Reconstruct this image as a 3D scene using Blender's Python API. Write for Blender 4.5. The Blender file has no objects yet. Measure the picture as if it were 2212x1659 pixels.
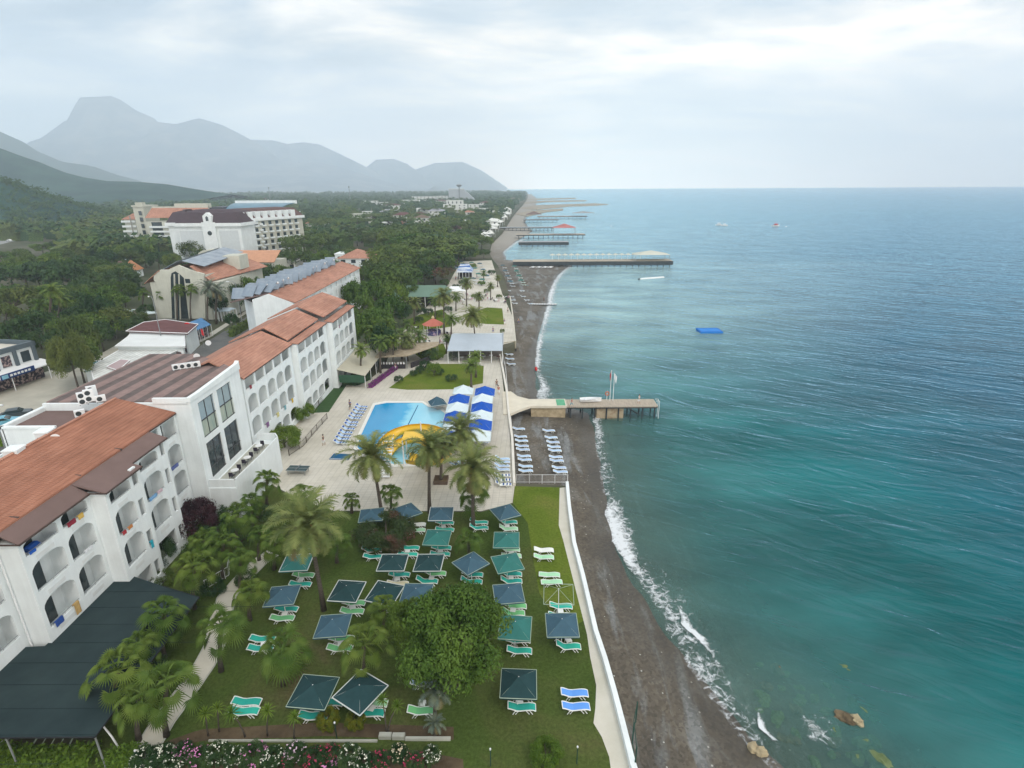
import bpy, math, random
from mathutils import Vector, Matrix, noise as mnoise
R=math.radians; PI=math.pi
S=bpy.context.scene; COL=S.collection
# ---------------------------------------------------------------- camera, sky, sun, exposure
FP=1200.0; PITCH=math.atan((829.5-404)/FP); H=36.0; ROLL=R(0.3)
cam=bpy.data.cameras.new('camera'); co=bpy.data.objects.new('camera',cam); COL.objects.link(co)
cam.sensor_width=36; cam.lens=36*FP/2212; cam.clip_start=0.5; cam.clip_end=90000
Dn=Vector((0,-math.sin(PITCH),-math.cos(PITCH))); Fw=Vector((0,math.cos(PITCH),-math.sin(PITCH))); Xr=Vector((1,0,0))
c_,s_=math.cos(ROLL),math.sin(ROLL)
rt=Xr*c_+Dn*s_; up=Xr*s_-Dn*c_; bk=-Fw
co.matrix_world=Matrix(((rt.x,up.x,bk.x,0),(rt.y,up.y,bk.y,0),(rt.z,up.z,bk.z,H),(0,0,0,1)))
S.camera=co
SUN_EL,SUN_AZ=R(52),R(150)      # azimuth from +Y clockwise
W=bpy.data.worlds.new('World'); S.world=W; W.use_nodes=True
def build_world():
    nt=W.node_tree; N=nt.nodes; L=nt.links; N.clear()
    out=N.new('ShaderNodeOutputWorld'); bg=N.new('ShaderNodeBackground'); L.new(bg.outputs[0],out.inputs[0])
    sky=N.new('ShaderNodeTexSky'); sky.sky_type='NISHITA'; sky.sun_disc=False
    sky.sun_elevation=SUN_EL; sky.sun_rotation=SUN_AZ; sky.air_density=1.2; sky.dust_density=2.0
    sk=N.new('ShaderNodeVectorMath'); sk.operation='SCALE'; L.new(sky.outputs[0],sk.inputs[0]); sk.inputs['Scale'].default_value=0.09
    tc=N.new('ShaderNodeTexCoord'); sp=N.new('ShaderNodeSeparateXYZ'); L.new(tc.outputs['Generated'],sp.inputs[0])
    def M(op,a,b=None):
        n=N.new('ShaderNodeMath'); n.operation=op
        for i,v in enumerate((a,b)):
            if v is None: continue
            if isinstance(v,(int,float)): n.inputs[i].default_value=v
            else: L.new(v,n.inputs[i])
        return n.outputs[0]
    zz=M('ADD',M('MAXIMUM',sp.outputs[2],0.0),0.16)
    cb=N.new('ShaderNodeCombineXYZ'); L.new(M('DIVIDE',sp.outputs[0],zz),cb.inputs[0]); L.new(M('DIVIDE',sp.outputs[1],zz),cb.inputs[1])
    def noise(scale,det,rough,dist,off):
        mp=N.new('ShaderNodeMapping'); L.new(cb.outputs[0],mp.inputs[0]); mp.inputs['Location'].default_value=off; mp.inputs['Scale'].default_value=(1,1.5,1)
        n=N.new('ShaderNodeTexNoise'); L.new(mp.outputs[0],n.inputs['Vector'])
        n.inputs['Scale'].default_value=scale; n.inputs['Detail'].default_value=det; n.inputs['Roughness'].default_value=rough; n.inputs['Distortion'].default_value=dist
        return n.outputs[0]
    n1=noise(0.95,8,0.52,0.35,(2.3,0.8,0)); n2=noise(2.3,6,0.55,0.4,(5.1,1.2,3))
    def ramp(src,els):
        r=N.new('ShaderNodeValToRGB'); L.new(src,r.inputs[0]); e=r.color_ramp.elements
        while len(e)<len(els): e.new(0.5)
        for i,(p,c) in enumerate(els): e[i].position=p; e[i].color=(*c,1)
        return r.outputs[0]
    # cloud tone: slate grey undersides -> pale -> warm white breaks
    cl=ramp(n1,[(0.32,(0.38,0.46,0.54)),(0.44,(0.54,0.62,0.71)),(0.54,(0.90,0.89,0.87)),(0.64,(1.36,1.26,1.14))])
    c2=ramp(n2,[(0.35,(0.82,0.86,0.90)),(0.62,(1.08,1.05,1.02))])
    mu=N.new('ShaderNodeMixRGB'); mu.blend_type='MULTIPLY'; mu.inputs[0].default_value=0.8; L.new(cl,mu.inputs[1]); L.new(c2,mu.inputs[2])
    # thin layer toward the horizon
    lowf=ramp(sp.outputs[2],[(0.0,(1,1,1)),(0.06,(.62,.62,.62)),(0.2,(0,0,0))])
    side=ramp(M('ADD',M('MULTIPLY',sp.outputs[0],1.0),0.5),[(0.0,(0,0,0)),(0.55,(1,1,1))])
    hc=N.new('ShaderNodeMixRGB'); L.new(side,hc.inputs[0]); hc.inputs[1].default_value=(1.35,1.45,1.55,1); hc.inputs[2].default_value=(2.55,2.25,1.98,1)
    ms=N.new('ShaderNodeMixRGB'); ms.blend_type='MULTIPLY'; ms.inputs[0].default_value=1; L.new(mu.outputs[0],ms.inputs[1]); tn=N.new('ShaderNodeMixRGB'); L.new(side,tn.inputs[0]); tn.inputs[1].default_value=(.78,.80,.82,1); tn.inputs[2].default_value=(1.08,.985,.89,1); L.new(tn.outputs[0],ms.inputs[2])
    mh=N.new('ShaderNodeMixRGB'); L.new(lowf,mh.inputs[0]); L.new(ms.outputs[0],mh.inputs[1]); L.new(hc.outputs[0],mh.inputs[2])
    mx=N.new('ShaderNodeMixRGB'); mx.inputs[0].default_value=0.9; L.new(sk.outputs[0],mx.inputs[1]); L.new(mh.outputs[0],mx.inputs[2])
    L.new(mx.outputs[0],bg.inputs[0]); bg.inputs[1].default_value=1.35
build_world()
sl=bpy.data.lights.new('sun','SUN'); so=bpy.data.objects.new('sun',sl); COL.objects.link(so)
sl.energy=1.0; sl.angle=R(14); sl.color=(1,0.95,0.88)
sd=Vector((math.sin(SUN_AZ)*math.cos(SUN_EL),math.cos(SUN_AZ)*math.cos(SUN_EL),math.sin(SUN_EL)))
so.rotation_euler=sd.to_track_quat('Z','Y').to_euler(); so.location=(0,-20,80)
S.view_settings.view_transform='Standard'; S.view_settings.look='None'; S.view_settings.exposure=0.3; S.view_settings.gamma=1
S.render.engine='CYCLES'; S.cycles.max_bounces=6; S.cycles.transparent_max_bounces=10; S.cycles.volume_bounces=3
# ---------------------------------------------------------------- helpers
def ray(X,Y):
    u=X-1106;v=Y-829.5
    u,v=u*c_-v*s_,u*s_+v*c_
    return Vector((u,0,0))+Fw*FP+Dn*v
def P(X,Y,z=0.0):
    d=ray(X,Y); t=(z-H)/d.z; return Vector((d.x*t,d.y*t,z))
def PX(X,Y,x):
    d=ray(X,Y); t=x/d.x; return Vector((x,d.y*t,H+d.z*t))
def PY(X,Y,y):
    d=ray(X,Y); t=y/d.y; return Vector((d.x*t,y,H+d.z*t))
def proj(x,y,z):
    q=Vector((x,y,z-H)); d=q.dot(Fw); u=q.x/d*FP; v=q.dot(Dn)/d*FP; return 1106+u,829.5+v
def tag(o,label=None,cat=None,group=None,kind=None):
    if label: o['label']=label
    if cat: o['category']=cat
    if group: o['group']=group
    if kind: o['kind']=kind
    return o
def empty(name,loc=(0,0,0),rz=0.0,sc=1.0):
    o=bpy.data.objects.new(name,None); COL.objects.link(o); o.location=loc; o.rotation_euler=(0,0,rz); o.scale=(sc,)*3; o.empty_display_size=.3; return o
def copy_tree(o,parent=None):
    c=o.copy(); COL.objects.link(c)
    if parent: c.parent=parent
    for ch in o.children: copy_tree(ch,c)
    return c
class MB:
    def __init__(s): s.v=[];s.f=[];s.m=[];s.k=0;s.a=[]
    def mat(s,i): s.k=i; return s
    def face(s,pts):
        b=len(s.v); s.v.extend([tuple(p) for p in pts]); s.f.append(tuple(range(b,b+len(pts)))); s.m.append(s.k)
    def mesh(s,vs,fs):
        b=len(s.v); s.v.extend([tuple(p) for p in vs])
        for f in fs: s.f.append(tuple(i+b for i in f)); s.m.append(s.k)
    def box(s,a,b,rz=0,c=None):
        x0,y0,z0=a;x1,y1,z1=b
        vs=[(x0,y0,z0),(x1,y0,z0),(x1,y1,z0),(x0,y1,z0),(x0,y0,z1),(x1,y0,z1),(x1,y1,z1),(x0,y1,z1)]
        if rz:
            cx,cy=c if c else ((x0+x1)/2,(y0+y1)/2); C,Sn=math.cos(rz),math.sin(rz)
            vs=[(cx+(x-cx)*C-(y-cy)*Sn,cy+(x-cx)*Sn+(y-cy)*C,z) for x,y,z in vs]
        s.mesh(vs,[(0,3,2,1),(4,5,6,7),(0,1,5,4),(1,2,6,5),(2,3,7,6),(3,0,4,7)]); return s
    def prism(s,poly,z0,z1):
        n=len(poly); vs=[(p[0],p[1],z0) for p in poly]+[(p[0],p[1],z1) for p in poly]
        ar=sum(poly[i][0]*poly[(i+1)%n][1]-poly[(i+1)%n][0]*poly[i][1] for i in range(n))
        if ar<0: vs=[(p[0],p[1],z0) for p in poly[::-1]]+[(p[0],p[1],z1) for p in poly[::-1]]
        s.mesh(vs,[tuple(range(n-1,-1,-1)),tuple(range(n,2*n))]+[(i,(i+1)%n,(i+1)%n+n,i+n) for i in range(n)]); return s
    def extr(s,prof,axis,a,b):
        # profile (2D list) extruded along axis 0/1 from a to b ; prof in the other two coords (other,z)
        n=len(prof)
        g=(lambda p,t:(t,p[0],p[1])) if axis==0 else (lambda p,t:(p[0],t,p[1]))
        vs=[g(p,a) for p in prof]+[g(p,b) for p in prof]
        s.mesh(vs,[tuple(range(n-1,-1,-1)),tuple(range(n,2*n))]+[(i,(i+1)%n,(i+1)%n+n,i+n) for i in range(n)]); return s
    def tube(s,pts,rad,n=6,cap=True):
        pts=[Vector(p) for p in pts]; m=len(pts); rr=rad if isinstance(rad,(list,tuple)) else [rad]*m
        vs=[];fs=[]
        for i,p in enumerate(pts):
            t=(pts[min(i+1,m-1)]-pts[max(i-1,0)]).normalized()
            a=t.cross(Vector((0,0,1)) if abs(t.z)<.9 else Vector((1,0,0))).normalized(); b=t.cross(a)
            for k in range(n):
                an=2*PI*k/n; vs.append(p+(a*math.cos(an)+b*math.sin(an))*rr[i])
        for i in range(m-1):
            for k in range(n): fs.append((i*n+k,i*n+(k+1)%n,(i+1)*n+(k+1)%n,(i+1)*n+k))
        if cap: fs.append(tuple(range(n-1,-1,-1))); fs.append(tuple(range((m-1)*n,m*n)))
        s.mesh(vs,fs); return s
    def build(s,name,mats,parent=None,loc=None,smooth=False,attr=None):
        me=bpy.data.meshes.new(name); me.from_pydata(s.v,[],s.f); 
        if not isinstance(mats,(list,tuple)): mats=[mats]
        for m in mats: me.materials.append(m)
        me.polygons.foreach_set('material_index',s.m)
        if smooth: me.polygons.foreach_set('use_smooth',[True]*len(s.f))
        if attr:
            at=me.attributes.new(attr,'FLOAT','POINT'); at.data.foreach_set('value',s.a)
        me.update()
        o=bpy.data.objects.new(name,me); COL.objects.link(o)
        if parent: o.parent=parent
        if loc is not None: o.location=loc
        return o
MATS={}
def mat(name,col,rough=0.8,var=0.12,scale=1.0,bump=0.0,bscale=None,metal=0.0,spec=0.14,col2=None,thr=None,stretch=(1,1,1),trans=0.0,rnd=0.0,coord='Object'):
    if name in MATS: return MATS[name]
    m=bpy.data.materials.new(name); MATS[name]=m; m.use_nodes=True; nt=m.node_tree; N=nt.nodes; L=nt.links; N.clear()
    out=N.new('ShaderNodeOutputMaterial'); b=N.new('ShaderNodeBsdfPrincipled'); L.new(b.outputs[0],out.inputs[0])
    b.inputs['Roughness'].default_value=rough; b.inputs['Metallic'].default_value=metal; b.inputs['Specular IOR Level'].default_value=spec
    tc=N.new('ShaderNodeTexCoord'); mp=N.new('ShaderNodeMapping'); L.new(tc.outputs[coord],mp.inputs[0]); mp.inputs['Scale'].default_value=stretch
    n=N.new('ShaderNodeTexNoise'); L.new(mp.outputs[0],n.inputs['Vector']); n.inputs['Scale'].default_value=scale; n.inputs['Detail'].default_value=6; n.inputs['Roughness'].default_value=0.6
    r=N.new('ShaderNodeValToRGB'); L.new(n.outputs[0],r.inputs[0]); e=r.color_ramp.elements
    lo=tuple(c*(1-var) for c in col); hi=tuple(min(1,c*(1+var)) for c in col)
    if col2: 
        t=thr or (0.42,0.6); e[0].position=t[0]; e[1].position=t[1]; e[0].color=(*col,1); e[1].color=(*col2,1)
    else: e[0].position=0.3; e[1].position=0.7; e[0].color=(*lo,1); e[1].color=(*hi,1)
    src=r.outputs[0]
    if rnd:
        oi=N.new('ShaderNodeObjectInfo'); hs=N.new('ShaderNodeHueSaturation'); mr=N.new('ShaderNodeMapRange'); L.new(oi.outputs['Random'],mr.inputs[0])
        mr.inputs['To Min'].default_value=1-rnd; mr.inputs['To Max'].default_value=1+rnd; L.new(mr.outputs[0],hs.inputs['Value']); L.new(src,hs.inputs['Color'])
        m2=N.new('ShaderNodeMapRange'); L.new(oi.outputs['Random'],m2.inputs[0]); m2.inputs['To Min'].default_value=.5+rnd*.08; m2.inputs['To Max'].default_value=.5-rnd*.08; L.new(m2.outputs[0],hs.inputs['Hue'])
        src=hs.outputs[0]
    L.new(src,b.inputs['Base Color'])
    if bump:
        n2=N.new('ShaderNodeTexNoise'); L.new(mp.outputs[0],n2.inputs['Vector']); n2.inputs['Scale'].default_value=bscale or scale*4; n2.inputs['Detail'].default_value=5
        bp=N.new('ShaderNodeBump'); bp.inputs['Strength'].default_value=bump; bp.inputs['Distance'].default_value=0.1; L.new(n2.outputs[0],bp.inputs['Height']); L.new(bp.outputs[0],b.inputs['Normal'])
    if trans:
        tl=N.new('ShaderNodeBsdfTranslucent'); L.new(src,tl.inputs[0]); mx=N.new('ShaderNodeMixShader'); mx.inputs[0].default_value=trans
        L.new(b.outputs[0],mx.inputs[1]); L.new(tl.outputs[0],mx.inputs[2]); L.new(mx.outputs[0],out.inputs[0])
    return m
def flat(name,vpts,z,m,kind='structure',skirt=None,**kw):
    """a ground sheet from photo-ground points at height z"""
    mb=MB(); pts=[P(*p,z) if len(p)==2 else Vector((p[0],p[1],z)) for p in vpts]
    mb.face(pts)
    if skirt is not None:
        n=len(pts)
        for i in range(n): a,b=pts[i],pts[(i+1)%n]; mb.face([a,(a.x,a.y,skirt),(b.x,b.y,skirt),b])
    o=mb.build(name,m); me=o.data
    if me.polygons[0].normal.z<0: me.flip_normals()
    tag(o,kind=kind,**kw); return o
rng=random.Random(7)
ORD=['first','second','third','fourth','fifth','sixth','seventh','eighth','ninth','tenth','eleventh','twelfth','thirteenth','fourteenth','fifteenth','sixteenth']+[f'{k}{"st" if k%10==1 else "nd" if k%10==2 else "rd" if k%10==3 else "th"}' for k in range(17,300)]
# ---------------------------------------------------------------- coast: stations (wall, shore)
ZS=-2.4
ST=[((1410,1900),(1960,1900)),((1372,1659),(1690,1659)),((1350,1580),(1618,1590)),((1330,1500),(1556,1515)),((1310,1430),(1492,1440)),((1290,1370),(1438,1375)),((1262,1250),(1372,1265)),((1243,1180),(1332,1190)),((1232,1100),(1312,1110)),
((1226,1050),(1304,1045)),((1116,1044),(1298,1010)),((1108,950),(1283,930)),((1100,893),(1270,893)),((1096,862),(1160,858)),((1088,800),(1156,800)),((1080,757),(1160,757)),
((1112,744),(1165,722)),((1107,690),(1174,688)),((1100,640),(1187,640)),((1090,600),(1204,596)),((1075,573),(1236,573)),((1064,560),(1092,561)),((1056,545),(1088,543)),((1062,522),(1118,521)),
((1085,500),(1150,500)),((1098,480),(1135,482)),((1108,465),(1136,467)),((1120,451),(1152,455)),((1130,441),(1158,444)),((1137,432),(1160,435)),((1140,426),(1158,427)),((1140,420),(1148,420)),((1088,412),(1092,412))]
WL=[P(*a,0) for a,b in ST]; SH=[P(*b,ZS) for a,b in ST]
WL=[Vector((9.5,-60,0))]+WL; SH=[Vector((40,-60,ZS))]+SH
# densify (linear in y) so the shore can wiggle
def dens(Wl,Sl):
    w=[];s=[]
    for i in range(len(Wl)-1):
        L=(Sl[i+1]-Sl[i]).length; k=max(1,min(14,int(L/ (1.2 if Sl[i].y<130 else 8))))
        for j in range(k):
            t=j/k; w.append(Wl[i].lerp(Wl[i+1],t)); p=Sl[i].lerp(Sl[i+1],t)
            a=min(1.0,0.35+p.y/400); p.x+=a*(mnoise.noise(Vector((p.y*0.22,3.1,0)))*1.3+mnoise.noise(Vector((p.y*0.8,7.7,0)))*0.45); s.append(p)
    w.append(Wl[-1]); s.append(Sl[-1]); return w,s
DW,DS=dens(WL,SH)
def beach():
    mb=MB(); mb.a=[]
    cols=[0,.15,.3,.45,.6,.75,.88,1.0]; out=[1.5,4,9,18,40,90]
    rows=[]
    for w,s in zip(DW,DS):
        r=[]
        for t in cols:
            p=w.lerp(s,t); z=-1.7+(ZS+1.7)*t**0.9+mnoise.noise(Vector((p.x*.3,p.y*.3,0)))*.10*(1-t)
            r.append((p.x,p.y,z)); mb.a.append(-(1-t)*(s-w).length)
        for o in out:
            z=ZS-0.10*o if o<20 else ZS-2-0.05*(o-20); r.append((s.x+o,s.y,z+(mnoise.noise(Vector((s.x*.4+o,s.y*.4,5)))*.15))); mb.a.append(o)
        rows.append(r)
    n=len(rows[0]); vs=[p for r in rows for p in r]
    fs=[(i*n+j,i*n+j+1,(i+1)*n+j+1,(i+1)*n+j) for i in range(len(rows)-1) for j in range(n-1)]
    mb.mesh(vs,fs); return mb
def nodes(name):
    m=bpy.data.materials.new(name); MATS[name]=m; m.use_nodes=True; nt=m.node_tree; nt.nodes.clear(); N=nt.nodes; L=nt.links
    out=N.new('ShaderNodeOutputMaterial'); return m,N,L,out
def nz(N,L,vec,scale,det=5,rough=.6,dist=0):
    n=N.new('ShaderNodeTexNoise'); L.new(vec,n.inputs['Vector']); n.inputs['Scale'].default_value=scale; n.inputs['Detail'].default_value=det; n.inputs['Roughness'].default_value=rough; n.inputs['Distortion'].default_value=dist; return n.outputs[0]
def rampn(N,L,src,els):
    r=N.new('ShaderNodeValToRGB'); L.new(src,r.inputs[0]); e=r.color_ramp.elements
    while len(e)<len(els): e.new(0.5)
    for i,(p,c) in enumerate(els): e[i].position=p; e[i].color=(*c,1) if hasattr(c,'__len__') else (c,c,c,1)
    return r.outputs[0]
def mrange(N,L,src,a,b,c=0.0,d=1.0):
    n=N.new('ShaderNodeMapRange'); L.new(src,n.inputs[0]); n.inputs[1].default_value=a; n.inputs[2].default_value=b; n.inputs[3].default_value=c; n.inputs[4].default_value=d; return n.outputs[0]
def mixc(N,L,f,a,b,bt='MIX'):
    n=N.new('ShaderNodeMixRGB'); n.blend_type=bt
    for i,v in enumerate((f,a,b)):
        if isinstance(v,(int,float)): n.inputs[i].default_value=v
        elif isinstance(v,tuple): n.inputs[i].default_value=(*v,1)
        else: L.new(v,n.inputs[i])
    return n.outputs[0]
def mth(N,L,op,a,b=0.0):
    n=N.new('ShaderNodeMath'); n.operation=op
    for i,v in enumerate((a,b)):
        if isinstance(v,(int,float)): n.inputs[i].default_value=v
        else: L.new(v,n.inputs[i])
    return n.outputs[0]
def mapg(N,L,scale=(1,1,1),rot=(0,0,0)):
    g=N.new('ShaderNodeNewGeometry'); mp=N.new('ShaderNodeMapping'); L.new(g.outputs['Position'],mp.inputs[0]); mp.inputs['Scale'].default_value=scale; mp.inputs['Rotation'].default_value=rot; return mp.outputs[0]
def m_beach():
    m,N,L,out=nodes('beach_sand'); b=N.new('ShaderNodeBsdfPrincipled'); L.new(b.outputs[0],out.inputs[0])
    at=N.new('ShaderNodeAttribute'); at.attribute_name='shore'
    v=mapg(N,L); vs=mapg(N,L,(1,.22,1),(0,0,R(14)))
    base=rampn(N,L,nz(N,L,v,.18,6),[(.35,(.066,.058,.046)),(.5,(.094,.080,.060)),(.62,(.125,.115,.098))])
    # pale grey dried patches
    base=mixc(N,L,rampn(N,L,nz(N,L,vs,.35,6,.6,.6),[(.53,0),(.63,.75)]),base,(.19,.205,.21))
    # pebbles
    vo=N.new('ShaderNodeTexVoronoi'); L.new(v,vo.inputs['Vector']); vo.inputs['Scale'].default_value=4.5
    peb=rampn(N,L,vo.outputs['Color'],[(.15,.5),(.85,1.6)]); base=mixc(N,L,.5,base,peb,'MULTIPLY')
    vo2=N.new('ShaderNodeTexVoronoi'); L.new(v,vo2.inputs['Vector']); vo2.inputs['Scale'].default_value=1.1
    st=mth(N,L,'LESS_THAN',vo2.outputs['Distance'],.085); base=mixc(N,L,mth(N,L,'MULTIPLY',st,.75),base,(.5,.5,.47))
    wet=mrange(N,L,mth(N,L,'ADD',at.outputs['Fac'],mth(N,L,'MULTIPLY',nz(N,L,v,.3,3),3.0)),-3.2,-.6)
    base=mixc(N,L,wet,base,mixc(N,L,1.0,base,(.55,.53,.48),'MULTIPLY'))
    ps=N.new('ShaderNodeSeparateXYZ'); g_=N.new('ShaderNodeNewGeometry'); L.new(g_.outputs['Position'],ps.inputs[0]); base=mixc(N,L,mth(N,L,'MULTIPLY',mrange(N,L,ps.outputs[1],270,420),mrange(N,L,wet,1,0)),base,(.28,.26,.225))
    L.new(base,b.inputs['Base Color']); L.new(mrange(N,L,wet,0,1,.9,.42),b.inputs['Roughness'])
    bp=N.new('ShaderNodeBump'); bp.inputs['Strength'].default_value=.6; bp.inputs['Distance'].default_value=.12; L.new(nz(N,L,v,3.0,8,.7),bp.inputs['Height']); L.new(bp.outputs[0],b.inputs['Normal'])
    return m
bo=beach().build('beach',m_beach(),smooth=True,attr='shore'); tag(bo,kind='structure')
# ---------------------------------------------------------------- sea
def sea():
    mb=MB(); offs=[-6,0,1.5,3,5,8,12,18,26,38,55,80,130,220,400,800,2000,5000,8900]; rows=[]
    S2=[DS[0]-Vector((0,400,0))]+DS+[Vector((-250,8300,ZS)),Vector((-250,9950,ZS))]
    for s in S2:
        rows.append([(s.x+o,s.y,ZS) for o in offs]); mb.a+=offs
    n=len(offs); mb.mesh([p for r in rows for p in r],[(i*n+j,i*n+j+1,(i+1)*n+j+1,(i+1)*n+j) for i in range(len(rows)-1) for j in range(n-1)])
    return mb
def m_sea():
    m,N,L,out=nodes('sea_water'); b=N.new('ShaderNodeBsdfPrincipled')
    at=N.new('ShaderNodeAttribute'); at.attribute_name='shore'; A=at.outputs['Fac']
    v=mapg(N,L); pos=N.new('ShaderNodeSeparateXYZ'); g=N.new('ShaderNodeNewGeometry'); L.new(g.outputs['Position'],pos.inputs[0])
    wob=mth(N,L,'ADD',A,mth(N,L,'MULTIPLY',mth(N,L,'SUBTRACT',nz(N,L,v,.05,5),.5),14.0))
    f=mrange(N,L,wob,0,85)
    col=rampn(N,L,f,[(0.0,(.095,.18,.16)),(.12,(.04,.14,.135)),(.32,(.006,.105,.11)),(.6,(.001,.075,.10)),(1.0,(.001,.050,.088))])
    # paler water colour north of the landing stage, wider with distance
    wb2=mth(N,L,'DIVIDE',wob,mth(N,L,'MAXIMUM',1.0,mth(N,L,'DIVIDE',pos.outputs[1],120.0))); pale_band=mth(N,L,'MULTIPLY',mrange(N,L,pos.outputs[1],85,170),mrange(N,L,wb2,80,5)); pale_band=mth(N,L,'MULTIPLY',pale_band,.8)
    col=mixc(N,L,pale_band,col,(.34,.45,.43))
    big=nz(N,L,mapg(N,L,(1,2.2,1),(0,0,R(-18))),.035,4); col=mixc(N,L,1.0,col,rampn(N,L,big,[(.35,.72),(.65,1.35)]),'MULTIPLY')
    dfs=N.new('ShaderNodeBsdfDiffuse'); L.new(col,dfs.inputs[0]); gls=N.new('ShaderNodeBsdfGlossy'); gls.inputs['Color'].default_value=(.56,.83,1.0,1); gls.inputs['Roughness'].default_value=.22; fr=N.new('ShaderNodeFresnel'); fr.inputs['IOR'].default_value=1.21; b=N.new('ShaderNodeMixShader'); L.new(fr.outputs[0],b.inputs[0]); L.new(dfs.outputs[0],b.inputs[1]); L.new(gls.outputs[0],b.inputs[2])
    # waves: three scales of bump, crests running roughly across the view
    def w(sc,stretch,rot,det=3,rough=.5,dist=.4):
        mp2=N.new('ShaderNodeMapping'); L.new(mapg(N,L,(1,1,1),(0,0,rot)),mp2.inputs[0]); mp2.inputs['Scale'].default_value=stretch; return nz(N,L,mp2.outputs[0],sc,det,rough,dist)
    h=mth(N,L,'ADD',mth(N,L,'MULTIPLY',w(.26,(.5,1.5,1),R(30),3,.45,.9),2.0),mth(N,L,'MULTIPLY',w(.85,(.5,1.3,1),R(22),3,.45,.8),.42))
    h=mth(N,L,'ADD',h,mth(N,L,'MULTIPLY',w(.05,(.5,1.4,1),R(38),3),3.0))
    bp=N.new('ShaderNodeBump'); bp.inputs['Strength'].default_value=1.0; bp.inputs['Distance'].default_value=.30; L.new(h,bp.inputs['Height']); [L.new(bp.outputs[0],q_.inputs['Normal']) for q_ in (dfs,gls,fr)]
    tr=N.new('ShaderNodeBsdfTransparent'); tr.inputs[0].default_value=(.80,.93,.90,1); mx=N.new('ShaderNodeMixShader')
    near=mrange(N,L,A,0.0,18,.32,1.0); near=mth(N,L,'MAXIMUM',near,mrange(N,L,pale_band,0,.6,0,.9))
    L.new(near,mx.inputs[0]); L.new(tr.outputs[0],mx.inputs[1]); L.new(b.outputs[0],mx.inputs[2]); L.new(mx.outputs[0],out.inputs[0])
    return m
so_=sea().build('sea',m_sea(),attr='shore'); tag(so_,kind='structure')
# ---------------------------------------------------------------- surf foam
def m_foam(name,thr):
    m,N,L,out=nodes(name); b=N.new('ShaderNodeBsdfPrincipled'); b.inputs['Base Color'].default_value=(.70,.74,.77,1); b.inputs['Roughness'].default_value=.7
    at=N.new('ShaderNodeAttribute'); at.attribute_name='u'; v=mapg(N,L,(1,1,1),(0,0,R(10)))
    n1=nz(N,L,v,.8,9,.75,1.6); vo=N.new('ShaderNodeTexVoronoi'); vo.feature='DISTANCE_TO_EDGE'; L.new(mixc(N,L,.35,v,nz(N,L,v,1.2,3)),vo.inputs['Vector']); vo.inputs['Scale'].default_value=1.5
    lace=mrange(N,L,vo.outputs['Distance'],.10,.0)
    d=mth(N,L,'ADD',mth(N,L,'MULTIPLY',n1,1.0),mth(N,L,'MULTIPLY',lace,.09))
    d=mth(N,L,'ADD',d,mth(N,L,'MULTIPLY',at.outputs['Fac'],.36))
    a=mrange(N,L,d,thr,thr+.26,0,.9)
    tr=N.new('ShaderNodeBsdfTransparent'); mx=N.new('ShaderNodeMixShader'); L.new(a,mx.inputs[0]); L.new(tr.outputs[0],mx.inputs[1]); L.new(b.outputs[0],mx.inputs[2]); L.new(mx.outputs[0],out.inputs[0]); return m
FM=m_foam('foam_lace',.72)
def foam(vp,name='surf_foam',z=ZS+.05,sub=8):
    """vp: list of (innerX,innerY,outerX,outerY,strength)"""
    mb=MB(); rows=[]; us=[0,.12,.3,.5,.7,.88,1]; pr=[-.5,.75,1,.75,.45,.1,-.6]
    pts=[(P(a,b,z),P(c,d,z),s) for a,b,c,d,s in vp]
    for i in range(len(pts)-1):
        for j in range(sub if i<len(pts)-2 else sub+1):
            t=j/sub; A=pts[i][0].lerp(pts[i+1][0],t); B=pts[i][1].lerp(pts[i+1][1],t); st=pts[i][2]*(1-t)+pts[i+1][2]*t
            wv=mnoise.noise(Vector((A.y*.5,1.7,0)))*.35; A.x+=wv; B.x+=wv
            for u,p in zip(us,pr):
                q=A.lerp(B,u); rows.append((q.x,q.y,z)); mb.a.append(p*st if p>0 else p)
    n=len(us); k=len(rows)//n
    mb.mesh(rows,[(i*n+j,i*n+j+1,(i+1)*n+j+1,(i+1)*n+j) for i in range(k-1) for j in range(n-1)])
    return tag(mb.build(name,FM,attr='u'),kind='stuff',label='white surf foam washing along the water edge',cat='foam')
foam([(1276,897,1308,903,1.1),(1281,925,1312,935,1),(1282,955,1322,965,.9),(1287,985,1330,1000,.7),(1292,1010,1340,1020,.8),(1288,1030,1350,1035,.8),(1296,1055,1350,1065,.6),(1308,1080,1356,1088,.9),(1299,1105,1362,1105,1.3),(1302,1150,1384,1150,1.5),(1324,1185,1392,1190,1.4),(1345,1215,1400,1222,1.2),
(1365,1250,1450,1262,.75),(1392,1290,1490,1300,.7),(1425,1330,1530,1345,.85),(1432,1365,1545,1380,.8),(1455,1400,1560,1420,.75),(1475,1440,1580,1455,.8),(1500,1480,1605,1500,.7),(1525,1515,1625,1530,.75),(1548,1555,1650,1570,.65),(1575,1595,1680,1610,.7),(1600,1640,1705,1650,.8),(1625,1690,1760,1700,.8)])
foam([(1462,1310,1482,1316,.6),(1470,1345,1512,1362,1.8),(1500,1375,1534,1380,1.6),(1530,1410,1556,1420,.8),(1545,1440,1572,1448,.6)],z=ZS+.1)
foam([(1628,1540,1644,1536,.8),(1634,1570,1664,1582,1.7),(1665,1598,1690,1602,.9)],z=ZS+.1)
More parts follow.
